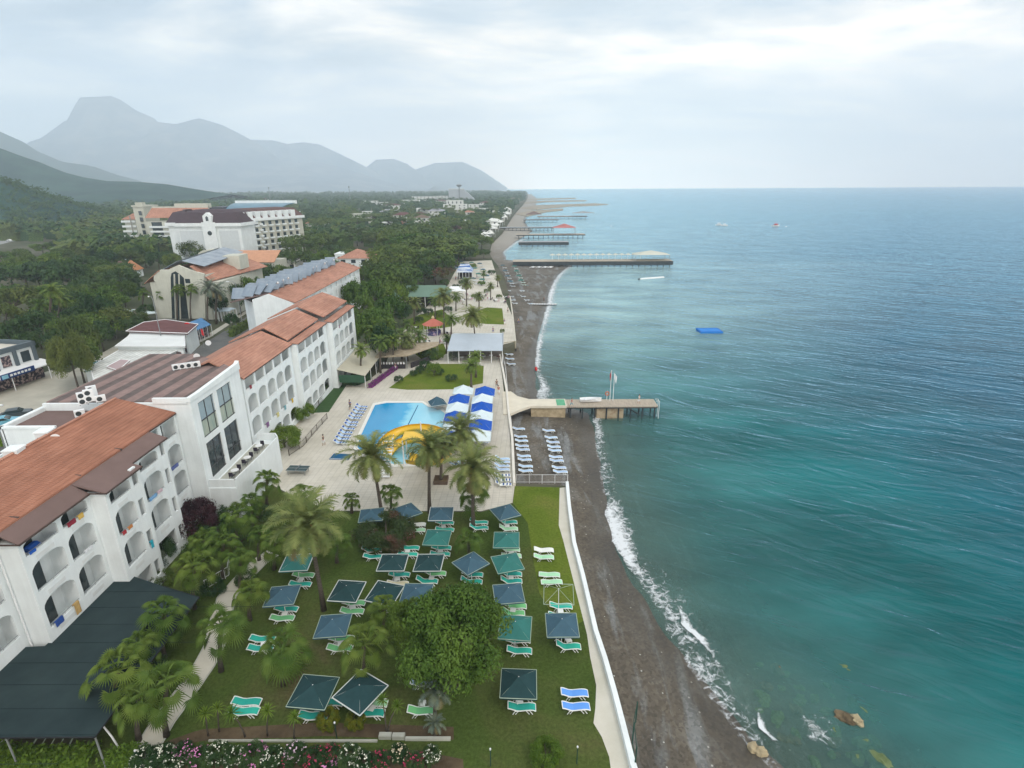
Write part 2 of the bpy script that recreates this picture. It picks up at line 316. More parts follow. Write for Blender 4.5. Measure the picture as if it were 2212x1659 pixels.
foam([(1150,868,1215,862,.9),(1158,845,1205,840,1.2),(1162,828,1192,822,1),(1155,806,1178,800,.8),(1152,785,1178,780,1.2),(1156,765,1176,760,1.1),(1157,745,1182,738,1.2),(1165,715,1188,710,.9),(1170,690,1196,686,1.1),(1180,655,1205,652,1.2),(1182,635,1208,630,1.3),(1192,612,1214,608,1.1),(1200,596,1228,592,1),(1225,575,1250,571,.8)])
foam([(1086,562,1100,560,.7),(1084,545,1100,543,.9),(1100,528,1125,526,1),(1116,521,1140,519,1.1),(1130,513,1165,511,.6)],sub=4)
foam([(1345,1200,1440,1212,.5),(1385,1260,1500,1275,.62),(1432,1330,1560,1350,.6),(1470,1400,1600,1430,.62),(1510,1470,1650,1500,.55),(1560,1550,1700,1580,.6),(1610,1640,1760,1660,.55)],z=ZS+.04)
# rocks' froth in the shallows
foam([(1700,1550,1800,1535,.5),(1715,1575,1830,1560,.72),(1730,1595,1850,1590,.7),(1750,1620,1850,1622,.5)],z=ZS+.06)
# ---------------------------------------------------------------- land sheet
M_GR=mat('land_ground',(.055,.068,.035),.95,col2=(.11,.105,.075),scale=.03,thr=(.4,.62))
def land():
    mb=MB(); wl=[v.copy() for v in WL]
    poly=wl+[Vector((-270,8300,0)),Vector((-6400,8300,0)),Vector((-6400,-60,0))]
    mb.face(poly)
    for i in range(len(wl)-1):
        a,b=wl[i],wl[i+1]; mb.face([a,(a.x,a.y,-3),(b.x,b.y,-3),b])
    o=mb.build('ground',M_GR)
    if o.data.polygons[0].normal.z<0: o.data.flip_normals()
    return tag(o,kind='structure')
land()
# ---------------------------------------------------------------- mountains and hills (crest at its own distance)
def ridge(name,prof,dist,depth,m,seed,rough=.20,nx=220,base=0.0,kind='structure'):
    xs=[p[0] for p in prof]; vs=[];fs=[]; rows=14
    for i in range(nx+1):
        X=xs[0]+(xs[-1]-xs[0])*i/nx; 
        for j in range(len(prof)-1):
            if prof[j][0]<=X<=prof[j+1][0]: t=(X-prof[j][0])/(prof[j+1][0]-prof[j][0]); Yv=prof[j][1]*(1-t)+prof[j+1][1]*t; break
        c=PY(X,Yv,dist)
        for k in range(rows+1):
            s=k/rows*2-1           # -1 front foot, 0 crest, 1 back foot
            y=dist+s*depth; f=max(0,1-abs(s))
            sc=(y/dist)
            x=c.x+s*depth*0.0
            nzv=mnoise.fractal(Vector((x/depth*3.0,y/depth*3.0,seed)),1.0,2.0,5)
            hh=base+(c.z-base)*(f**1.15)*(1+rough*nzv*(1-f)*4)+ (0 if f>.98 else nzv*rough*(c.z-base)*.5*f)
            vs.append((x,y,max(hh,base-5)))
    n=rows+1
    for i in range(nx):
        for k in range(rows): fs.append((i*n+k,(i+1)*n+k,(i+1)*n+k+1,i*n+k+1))
    mb=MB(); mb.mesh(vs,fs); o=mb.build(name,m,smooth=True); return tag(o,kind=kind)
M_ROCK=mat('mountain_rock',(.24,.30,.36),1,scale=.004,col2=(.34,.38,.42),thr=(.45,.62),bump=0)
M_WOOD=mat('hill_wood',(.012,.044,.042),1,scale=.012,col2=(.028,.075,.062),thr=(.4,.6),bump=1.0,bscale=.05)
ridge('mountain',[(60,408),(100,372),(128,338),(148,290),(178,262),(196,254),(200,225),(215,209),(240,207),(262,216),(285,240),(330,262),(380,268),(430,255),(480,270),(520,290),(560,312),(600,342),(650,352),(690,350),(740,362),(790,378),(840,394),(905,412)],6000,1800,M_ROCK,1.0)
ridge('mountain',[(470,330),(540,302),(590,303),(620,311),(655,307),(690,312),(720,326),(760,345),(830,380),(880,410)],7200,1100,M_ROCK,2.0)
ridge('mountain',[(740,400),(790,362),(812,345),(850,343),(880,354),(905,372),(940,402)],7700,1000,M_ROCK,3.0)
ridge('mountain',[(830,405),(900,365),(940,352),(1000,350),(1040,368),(1095,405)],8700,800,M_ROCK,4.0)
ridge('mountain',[(-200,240),(0,284),(30,300),(60,320),(100,342),(150,352),(200,368),(260,388),(330,405),(400,418)],4000,1100,M_WOOD,5.0)
ridge('hill',[(-300,300),(0,320),(40,335),(90,352),(130,370),(180,383),(230,391),(300,393),(360,398),(430,410),(500,420)],1500,400,M_WOOD,6.0,rough=.08)
ridge('hill',[(-250,350),(-60,380),(0,388),(25,392),(50,405),(90,425),(130,437),(152,450),(175,472)],620,150,M_WOOD,7.0,rough=.08,nx=60)
# ---------------------------------------------------------------- vegetation templates (meshes shared by copies)
G_BROAD=mat('leaf_broad',(.065,.125,.020),.55,col2=(.13,.21,.035),scale=1.6,thr=(.4,.62),trans=.25,rnd=.22)
G_DARK=mat('leaf_dark',(.030,.070,.024),.6,col2=(.060,.115,.036),scale=1.3,thr=(.4,.62),trans=.2,rnd=.25)
G_PINE=mat('leaf_pine',(.055,.100,.022),.6,col2=(.11,.165,.034),scale=1.3,thr=(.38,.6),trans=.2,rnd=.22)
G_OLIVE=mat('leaf_olive',(.07,.105,.028),.6,col2=(.125,.16,.040),scale=1.3,thr=(.4,.62),trans=.2,rnd=.2)
G_DATE=mat('leaf_date',(.125,.165,.050),.6,col2=(.225,.25,.080),scale=1.2,thr=(.4,.62),trans=.2,rnd=.12)
G_DATEO=mat('leaf_date_old',(.16,.14,.06),.6,col2=(.22,.18,.09),scale=1.2,thr=(.4,.62),trans=.15)
G_FAN=mat('leaf_fan',(.078,.138,.024),.6,col2=(.155,.225,.045),scale=.9,thr=(.4,.62),trans=.25,rnd=.15)
G_GREY=mat('leaf_glaucous',(.11,.15,.12),.55,col2=(.17,.20,.13),scale=1.2,thr=(.4,.62),trans=.15)
G_YEL=mat('leaf_yellow',(.22,.22,.02),.55,col2=(.10,.15,.02),scale=2.2,thr=(.4,.6),trans=.25)
G_RED=mat('leaf_maroon',(.030,.012,.018),.6,col2=(.055,.022,.028),scale=2.0,thr=(.4,.6),trans=.1)
G_BOUG=mat('leaf_bougainvillea',(.045,.075,.025),.6,col2=(.13,.06,.05),scale=1.6,thr=(.5,.66),trans=.15)
G_TOPI=mat('leaf_clipped',(.085,.155,.018),.6,col2=(.145,.225,.03),scale=3,thr=(.4,.62),trans=.2,rnd=.12)
BARK=mat('bark',(.10,.085,.07),.95,var=.35,scale=6,bump=.8,bscale=14)
BARKP=mat('palm_bark',(.13,.11,.09),.95,var=.4,scale=5,bump=1.0,bscale=18,stretch=(1,1,4))
def crown_mb(r_,ncl,nleaf,ls,flat=1.0,zc=.66,zr=.34,asp=.5,core=.5):
    mb=MB()
    cl=[]
    for i in range(ncl):
        u=r_.uniform(-.55,1); th=r_.uniform(0,2*PI); q=math.sqrt(max(0,1-u*u)); rr=r_.uniform(core,.86)
        cl.append((q*math.cos(th)*rr,q*math.sin(th)*rr,zc+u*zr*rr*flat,r_.uniform(.15,.36)))
    for i in range(nleaf):
        cx,cy,cz,cr=r_.choice(cl)
        d=Vector((r_.gauss(0,1),r_.gauss(0,1),r_.gauss(.35,1))).normalized(); rad=cr*r_.uniform(.55,1.05)
        p=Vector((cx+d.x*rad,cy+d.y*rad,cz+d.z*rad*zr*1.6)); 
        nn=(d+Vector((r_.gauss(0,.5),r_.gauss(0,.5),r_.gauss(.3,.5)))).normalized()
        a=nn.cross(Vector((r_.gauss(0,1),r_.gauss(0,1),r_.gauss(0,1)))).normalized(); b=nn.cross(a)
        s=ls*r_.uniform(.6,1.3); a*=s; b*=s*asp; a.z*=zr*2.2; b.z*=zr*2.2
        mb.face([p-a,p-b*.9,p+a,p+b*.9])
    return mb,cl
def trunk_mb(r_,cl,z1=.6,r0=.05,n=7):
    mb=MB(); top=Vector((r_.uniform(-.08,.08),r_.uniform(-.08,.08),z1))
    mb.tube([(0,0,-.02),(r_.uniform(-.03,.03),0,z1*.5),top],[r0,r0*.75,r0*.5],7)
    for c in r_.sample(cl,min(n,len(cl))): mb.tube([top*.8,Vector((c[0]*.5,c[1]*.5,(z1+c[2])/2)),Vector((c[0],c[1],c[2]))],[r0*.45,r0*.3,r0*.12],5)
    return mb
TPL={}
def tree_tpl(kind,var,lod):
    k=(kind,var,lod)
    if k in TPL: return TPL[k]
    r_=random.Random(hash((kind=='x',var,lod,len(kind)))&0xffff)
    ncl,nl,ls={'near':(48,30000,.030),'mid':(34,2600,.065),'far':(20,650,.12)}[lod]
    fl={'pine':.8,'umbrella':.45}.get(kind,1.0)
    mb,cl=crown_mb(r_,ncl,nl,ls,core=.62,flat=fl,zc=.8 if kind=='umbrella' else .62,zr=.22 if kind=='umbrella' else .36)
    TPL[k]=(mb,trunk_mb(r_,cl,.62)); return TPL[k]
LM={'broad':G_BROAD,'dark':G_DARK,'pine':G_PINE,'olive':G_OLIVE,'umbrella':G_PINE}
DESC={'broad':'bright green leafy tree','dark':'dark green leafy tree','pine':'mid green bushy pine tree','olive':'olive green loose tree','umbrella':'flat topped umbrella pine'}
MESH={}
def tree(pos,rad,h,kind='broad',lod='mid',label=None,group=None,var=None,name=None,cat='tree',matr=None):
    var=rng.randrange(3) if var is None else var; k=(kind,var,lod,matr.name if matr else '')
    if k not in MESH:
        c,t=tree_tpl(kind,var,lod); o1=c.build('crown',matr or LM[kind]); o2=t.build('trunk',BARK,smooth=True); MESH[k]=(o1.data,o2.data); bpy.data.objects.remove(o1); bpy.data.objects.remove(o2)
    e=empty(name or {'umbrella':'umbrella_pine','pine':'pine_tree','olive':'olive_tree'}.get(kind,'leafy_tree'),pos,rng.uniform(0,6.28)); 
    for nm,me in zip(('crown','trunk'),MESH[k]):
        o=bpy.data.objects.new(nm,me); COL.objects.link(o); o.parent=e; o.scale=(rad,rad,h)
    tag(e,label,cat,group); return e
# landmark based labels for the many trees further off
LMK=[(-105,305,'long cream hotel'),(-90,190,'glass stair hotel'),(-62,150,'roadside street lamp'),(-95,110,'white roofed shops'),(-20,150,'green roofed restaurant'),(-40,260,'pine filled hotel garden'),(-60,560,'far holiday village'),(-150,420,'hillside road'),(-15,420,'far beach groynes'),(-75,128,'solar heater roof')]
def lab(pos,kind):
    b=min(LMK,key=lambda l:(l[0]-pos[0])**2+(l[1]-pos[1])**2); dx,dy=pos[0]-b[0],pos[1]-b[1]
    rel=('beyond' if dy>0 else 'in front of') if abs(dy)>abs(dx) else ('to the right of' if dx>0 else 'to the left of')
    return f"{DESC[kind]} {rel} the {b[2]}", f"{DESC[kind]}s {rel} the {b[2]}"
def T(X,Y,rpx,h,kind,lod='mid',label=None,zc=.62,**kw):
    """tree whose crown centre is seen at X,Y with half width rpx"""
    p=P(X,Y,h*zc); d=math.sqrt(p.x**2+p.y**2+(H-h*zc)**2); dep=p.y*math.cos(PITCH)+(H-h*zc)*math.sin(PITCH)
    r=rpx/FP*dep
    if label: return tree((p.x,p.y,0),r,h,kind,lod,label,None,**kw)
    l,g=lab(p,kind); return tree((p.x,p.y,0),r,h,kind,lod,l,g,**kw)
# ---- palms
def date_crown(seed,L=3.0,nf=46,M3=(0,1)):
    r_=random.Random(seed); mb=MB()
    for i in range(nf):
        t=i/nf; az=i*2.399+r_.uniform(-.2,.2); el=R(82-118*t**.85+r_.uniform(-7,7)); ln=L*r_.uniform(.85,1.08)*(0.72+.28*math.sin(PI*min(1,t*1.2+.1)))
        n=9; p=Vector((0,0,0)); pts=[]; e=el
        for k in range(n+1):
            pts.append(p.copy()); st=ln/n; p=p+Vector((math.cos(e)*math.cos(az),math.cos(e)*math.sin(az),math.sin(e)))*st; e-=R(5+10*k/n)*(1.15 if t<.75 else .9)
        mb.mat(1 if t>.86 else 0)
        mb.tube(pts,[.03-.024*k/n for k in range(n+1)],3,False)
        for k in range(1,n*3+1):
            q=k/(n*3+1)*n; a=int(q); b=pts[a].lerp(pts[min(a+1,n)],q-a); tn=(pts[min(a+1,n)]-pts[a]).normalized()
            side=tn.cross(Vector((0,0,1))); 
            if side.length<.05: side=Vector((math.sin(az),-math.cos(az),0))
            side.normalize(); upv=side.cross(tn)
            ll=L*.20*math.sin(PI*min(.97,max(.08,q/n*.86+.1)))+.08
            for sg in (-1,1):
                dr=(side*sg*.8+tn*.62+upv*r_.uniform(-.05,.42)).normalized(); w=tn*.05
                dd=b+dr*ll; dd.z-=ll*.18
                mb.face([b-w,b+w,dd])
    return mb
def fan_crown(seed,nl=21,R0=.82,pet=1.25):
    r_=random.Random(seed); mb=MB(); nl=r_.randint(19,26)
    for i in range(nl):
        t=i/nl; az=i*2.399+r_.uniform(-.25,.25); el=R(80-125*t+r_.uniform(-8,8)); d=Vector((math.cos(el)*math.cos(az),math.cos(el)*math.sin(az),math.sin(el)))
        pl=pet*r_.uniform(.6,1.15)*(.6+.4*t); hub=d*pl; hub.z-=.12*pl*t
        mb.tube([(0,0,0),hub*.5+Vector((0,0,.06)),hub],[.025,.02,.015],3,False)
        dd=(d+Vector((0,0,-.25-1.15*t))).normalized(); side=dd.cross(Vector((0,0,1))).normalized(); rr=R0*r_.uniform(.68,1.12)*(.7+.3*min(1,t*2)); upn=side.cross(dd)
        ns=19; 
        for k in range(ns):
            an=R(-125+250*(k+.5)/ns); hw=R(250/ns/2)*.95
            def pt(a,q,lift): return hub+(dd*math.cos(a)+side*math.sin(a))*rr*q+upn*lift-Vector((0,0,1))*(.34*rr*q*q)
            l=pt(an-hw,.46,0); c=pt(an,.5,.05); r2=pt(an+hw,.46,0); tip=pt(an,1.0*(1-.18*abs(an)/2.2),-.02)
            mb.face([hub,l,c]); mb.face([hub,c,r2]); mb.face([l,tip,c]); mb.face([c,tip,r2])
    return mb
def spike_crown(seed,n=44,L=.75,w=.035):
    r_=random.Random(seed); mb=MB()
    for i in range(n):
        az=i*2.399; el=R(85-115*i/n); d=Vector((math.cos(el)*math.cos(az),math.cos(el)*math.sin(az),math.sin(el))); s=Vector((-math.sin(az),math.cos(az),0))*w; l=L*r_.uniform(.8,1.1)
        m=d*l*.55; e=d*l; e.z-=.18*l
        mb.face([-s*.6,s*.6,m+s,m-s]); mb.face([m-s,m+s,e])
    return mb
PM={}
def palm_mesh(kind,v):
    k=(kind,v)
    if k in PM: return PM[k]
    if kind=='date': o=date_crown(v+11).build('c',[G_DATE,G_DATEO])
    elif kind=='dategreen': o=date_crown(v+31,nf=36).build('c',[G_FAN,G_DATE])
    elif kind=='grey': o=date_crown(v+51,nf=26).build('c',[G_GREY,G_DATEO])
    elif kind=='fan': o=fan_crown(v+3).build('c',[G_FAN])
    else: o=spike_crown(v+5).build('c',[G_TOPI])
    PM[k]=o.data; bpy.data.objects.remove(o); return PM[k]
def palm(X,Yc,Yb,kind,label,sc=1.0,Xb=None,cat='palm tree',group=None,v=None,r0=.2,name=None,skirt=False,nofruit=False):
    """crown centre seen at X,Yc and trunk foot seen at Xb,Yb"""
    b=P(Xb if Xb is not None else X,Yb,0.0); c=PY(X,Yc,b.y); h=c.z; v=rng.randrange(4 if kind=='fan' else 2) if v is None else v
    e=empty(name or {'fan':'fan_palm','spike':'yucca'}.get(kind,'date_palm'),(b.x,b.y,0)); o=bpy.data.objects.new('crown',palm_mesh(kind,v)); COL.objects.link(o); o.parent=e
    o.location=(c.x-b.x,0,h); o.scale=(sc,)*3; o.rotation_euler=(rng.uniform(-.13,.13),rng.uniform(-.13,.13),rng.uniform(0,6.28))
    t=MB(); dx=c.x-b.x; pts=[(0,0,-.1),(dx*.12,0,h*.25),(dx*.45,.05,h*.6),(dx,0,h-.05)]
    t.tube(pts,[r0*1.35,r0,r0*.85,r0*.95],9); t.build('trunk',BARKP if kind!='spike' else BARK,e,smooth=True)
    if kind=='date' and not nofruit:
        f=MB(); r_=random.Random(int(X))
        for i in range(9):
            a=r_.uniform(0,6.28); f.tube([(dx,0,h-.1),(dx+.45*math.cos(a),.45*math.sin(a),h+.1),(dx+.62*math.cos(a),.62*math.sin(a),h-.45)],[.02,.03,.07],4)
        f.build('fruit_stalks',mat('fruit_orange',(.42,.20,.05),.7),e)
    return tag(e,label,cat,group)
def shrub(X,Y,rpx,h,m,label,name='round_shrub',cat='shrub',lod='mid',zc=.5,group=None,z=0.0,sph=True):
    p=P(X,Y,z+h*zc); dep=p.y*math.cos(PITCH)+(H-h*zc)*math.sin(PITCH); r=rpx/FP*dep*1.15
    k=('shrub',lod,m.name)
    if k not in MESH:
        nl,ls={'near':(15000,.036),'mid':(2400,.055),'far':(600,.11)}[lod]; c,cl=crown_mb(random.Random(99),40,nl,ls,zc=.5,zr=.5,core=.72); o1=c.build('foliage',m); MESH[k]=o1.data; bpy.data.objects.remove(o1)
        mb=MB(); mb.tube([(0,0,0),(0.02,0,.25),(0,0,.5)],[.06,.05,.03],6)
        for a in range(6): mb.tube([(0,0,.2),(.35*math.cos(a),.35*math.sin(a),.45),(.7*math.cos(a),.7*math.sin(a),.6)],[.04,.025,.01],4)
        o2=mb.build('stems',BARK); MESH[k+('t',)]=o2.data; bpy.data.objects.remove(o2)
    e=empty(name,(p.x,p.y,z),rng.uniform(0,6.28))
    for nm,kk in (('foliage',k),('stems',k+('t',))):
        o=bpy.data.objects.new(nm,MESH[kk]); COL.objects.link(o); o.parent=e; o.scale=(r,r,h)
    return tag(e,label,cat,group)
# ---------------------------------------------------------------- building materials
def m_stripe(name,c1,c2,period,axis='X',rough=.85,nse=.25,bumpd=.03,soft=(.45,.55)):
    m,N,L,out=nodes(name); b=N.new('ShaderNodeBsdfPrincipled'); L.new(b.outputs[0],out.inputs[0]); b.inputs['Roughness'].default_value=rough; b.inputs['Specular IOR Level'].default_value=.25
    g=N.new('ShaderNodeNewGeometry'); sp=N.new('ShaderNodeSeparateXYZ'); L.new(g.outputs['Position'],sp.inputs[0]); o=sp.outputs['XYZ'.index(axis)]
    f=mth(N,L,'FRACT',mth(N,L,'DIVIDE',o,period)); f=mth(N,L,'ABSOLUTE',mth(N,L,'SUBTRACT',f,.5)); f=mth(N,L,'MULTIPLY',f,2)
    s=rampn(N,L,f,[(soft[0],c1),(soft[1],c2)])
    n=nz(N,L,g.outputs['Position'],.7,6,.65); s=mixc(N,L,1.0,s,rampn(N,L,n,[(.3,1-nse),(.7,1+nse)]),'MULTIPLY'); L.new(s,b.inputs['Base Color'])
    bp=N.new('ShaderNodeBump'); bp.inputs['Distance'].default_value=bumpd; bp.inputs['Strength'].default_value=.8; L.new(f,bp.inputs['Height']); L.new(bp.outputs[0],b.inputs['Normal']); return m
def m_tile(name,c1,c2,c3):
    m,N,L,out=nodes(name); b=N.new('ShaderNodeBsdfPrincipled'); L.new(b.outputs[0],out.inputs[0]); b.inputs['Roughness'].default_value=.9; b.inputs['Specular IOR Level'].default_value=.2
    g=N.new('ShaderNodeNewGeometry'); sp=N.new('ShaderNodeSeparateXYZ'); L.new(g.outputs['Position'],sp.inputs[0])
    cy=mth(N,L,'FRACT',mth(N,L,'DIVIDE',sp.outputs[0],.36)); cx=mth(N,L,'FRACT',mth(N,L,'DIVIDE',sp.outputs[1],.26))
    a=nz(N,L,mapg(N,L,(3.0,.35,1)),1.0,5,.6); b2=nz(N,L,g.outputs['Position'],.25,6,.6)
    s=rampn(N,L,a,[(.3,c1),(.5,c2),(.7,c3)]); s=mixc(N,L,1.0,s,rampn(N,L,b2,[(.3,.82),(.7,1.18)]),'MULTIPLY')
    s=mixc(N,L,1.0,s,rampn(N,L,cy,[(.0,.62),(.18,1.0)]),'MULTIPLY'); L.new(s,b.inputs['Base Color'])
    h=mth(N,L,'ADD',mth(N,L,'ABSOLUTE',mth(N,L,'SUBTRACT',cx,.5)),cy); bp=N.new('ShaderNodeBump'); bp.inputs['Distance'].default_value=.06; bp.inputs['Strength'].default_value=.7; L.new(h,bp.inputs['Height']); L.new(bp.outputs[0],b.inputs['Normal']); return m
WHITE=mat('white_render',(.76,.81,.82),.85,var=.05,scale=.6,bump=.12,bscale=12)
CREAM=mat('cream_render',(.54,.55,.48),.85,var=.06,scale=.5)
GREYW=mat('weathered_concrete',(.42,.43,.38),.9,var=.15,scale=.8,bump=.2)
TERRA=m_tile('terracotta_tiles',(.255,.115,.075),(.315,.140,.090),(.37,.175,.115))
TERRA2=m_tile('terracotta_tiles_sun_bleached',(.33,.165,.12),(.41,.21,.15),(.47,.26,.19))
BROWN=mat('brown_roofing',(.165,.115,.105),.85,var=.10,scale=.5,bump=.1)
BROWNS=m_stripe('brown_banded_roofing',(.12,.095,.09),(.235,.165,.15),2.3,'X',soft=(.42,.5))
TRIM=mat('dark_brown_edge',(.085,.062,.055),.8,var=.1)
DARKG=mat('window_glass',(.03,.045,.05),.12,var=.3,scale=.8,spec=.7)
PALEG=mat('pale_blind_glass',(.30,.38,.42),.25,var=.08,scale=.8,spec=.6)
CURT=mat('curtain_glass',(.26,.33,.28),.3,col2=(.42,.45,.36),scale=1.2,thr=(.4,.6),spec=.6,stretch=(1,3,.3))
FRAME=mat('bronze_frame',(.06,.065,.07),.5,var=.1)
METW=mat('white_metal',(.75,.77,.78),.45,var=.04)
METG=mat('grey_metal',(.28,.30,.31),.5,var=.1,metal=.3)
SOLAR=mat('solar_panel',(.17,.22,.28),.4,col2=(.27,.32,.37),scale=.4,thr=(.4,.62),spec=.6)
MAROON=mat('maroon_roofing',(.13,.06,.06),.85,var=.15,scale=.5)
def streak(m,amt=.14,sc=(2.2,2.2,.12)):
    N=m.node_tree.nodes; L=m.node_tree.links; b=[n for n in N if n.type=='BSDF_PRINCIPLED'][0]; src=b.inputs['Base Color'].links[0].from_socket
    a=nz(N,L,mapg(N,L,sc),1.0,5,.65,.2); c=nz(N,L,mapg(N,L),.35,4); f=rampn(N,L,mth(N,L,'MULTIPLY',a,mth(N,L,'ADD',c,.5)),[(.40,1.0),(.62,1-amt)])
    L.new(mixc(N,L,1.0,src,f,'MULTIPLY'),b.inputs['Base Color'])
streak(WHITE,.06); streak(CREAM,.07)
# ---------------------------------------------------------------- balcony front
def balcony_front(root,x,y0,y1,z0,z1,cols,rows,depth=1.5,rail=None,doors=True,wallm=WHITE,narrow=()):
    """cols (ya,yb); rows (zb,zt,arch rise); everything one wall mesh, doors and rails parts"""
    mb=MB(); th=.22; allc=sorted(cols)
    ys=[y0]+[v for c in allc for v in c]+[y1]
    for i in range(0,len(ys),2): mb.box((x-th,ys[i],z0),(x,ys[i+1],z1))
    for ya,yb in allc:
        R_=rows if (ya,yb) not in narrow else [(zb,zb+1.7,0) for zb,zt,a in rows]
        zc=z0
        for zb,zt,ar in R_:
            mb.box((x-th,ya,zc),(x,yb,zb)); zc=zt
            if ar:
                n=9; prof=[(ya,zt-ar)]
                for k in range(n+1):
                    t=PI-PI*k/n; prof.append(((ya+yb)/2+(yb-ya)/2*math.cos(t),zt-ar+(ar-.03)*math.sin(t)))
                prof+= [(yb,zt)]
                # corner fillers either side of the arch
                L_=[(ya,zt)]+[p for p in prof[1:n//2+2]]; R2=[p for p in prof[n//2+2:-1]]+[(yb,zt)]
                cen=((ya+yb)/2,zt)
                for q in (L_+[cen],[cen]+prof[n//2+1:-1]+[(yb,zt)]):
                    mb.extr(q,0,x-th+.001,x-.001)
        mb.box((x-th,ya,zc),(x,yb,z1))
    # recess shell
    mb.box((x-depth-.15,y0+.02,z0),(x-depth,y1-.02,z1-.05))
    for zb,zt,ar in rows:
        mb.box((x-depth,y0+.03,zb-1.05),(x-th,y1-.03,zb-.9)); 
    mb.box((x-depth,y0+.03,z1-.2),(x-th,y1-.03,z1-.06))
    for i in range(len(allc)+1):
        yy=(y0+.1 if i==0 else y1-.1 if i==len(allc) else (allc[i-1][1]+allc[i][0])/2); mb.box((x-depth,yy-.07,z0),(x-th,yy+.07,z1-.21))
    mb.build('wall',wallm,root)
    for ya,yb in allc:
        if (ya,yb) in narrow: continue
        for k,(zb,zt,ar) in enumerate(rows):
            if doors:
                d=MB(); sh=1.0 if y1<60 else .2; w=1.25; d.box((x-depth+.01,ya+sh,zb-.88),(x-depth+.06,min(yb+.1,ya+sh+w),zb+1.15)); o=d.build('balcony_door',DARKG,root)
            if rail:
                r=MB(); r.tube([(x-.1,ya+.05,zb+.16),(x-.1,yb-.05,zb+.16)],.028,5); 
                for q in (ya+.3,(ya+yb)/2,yb-.3): r.tube([(x-.1,q,zb),(x-.1,q,zb+.16)],.02,4)
                r.build('railing',METG,root)
def roof_quad(mb,a,b,c,d,t=.18):
    """sloped slab from four top corners"""
    a,b,c,d=[Vector(p) for p in (a,b,c,d)]; dn=Vector((0,0,-t)); vs=[a,b,c,d,a+dn,b+dn,c+dn,d+dn]
    n=(b-a).cross(d-a)
    fs=[(0,1,2,3),(7,6,5,4),(0,4,5,1),(1,5,6,2),(2,6,7,3),(3,7,4,0)]
    if n.z<0: fs=[f[::-1] for f in fs]
    mb.mesh(vs,fs)
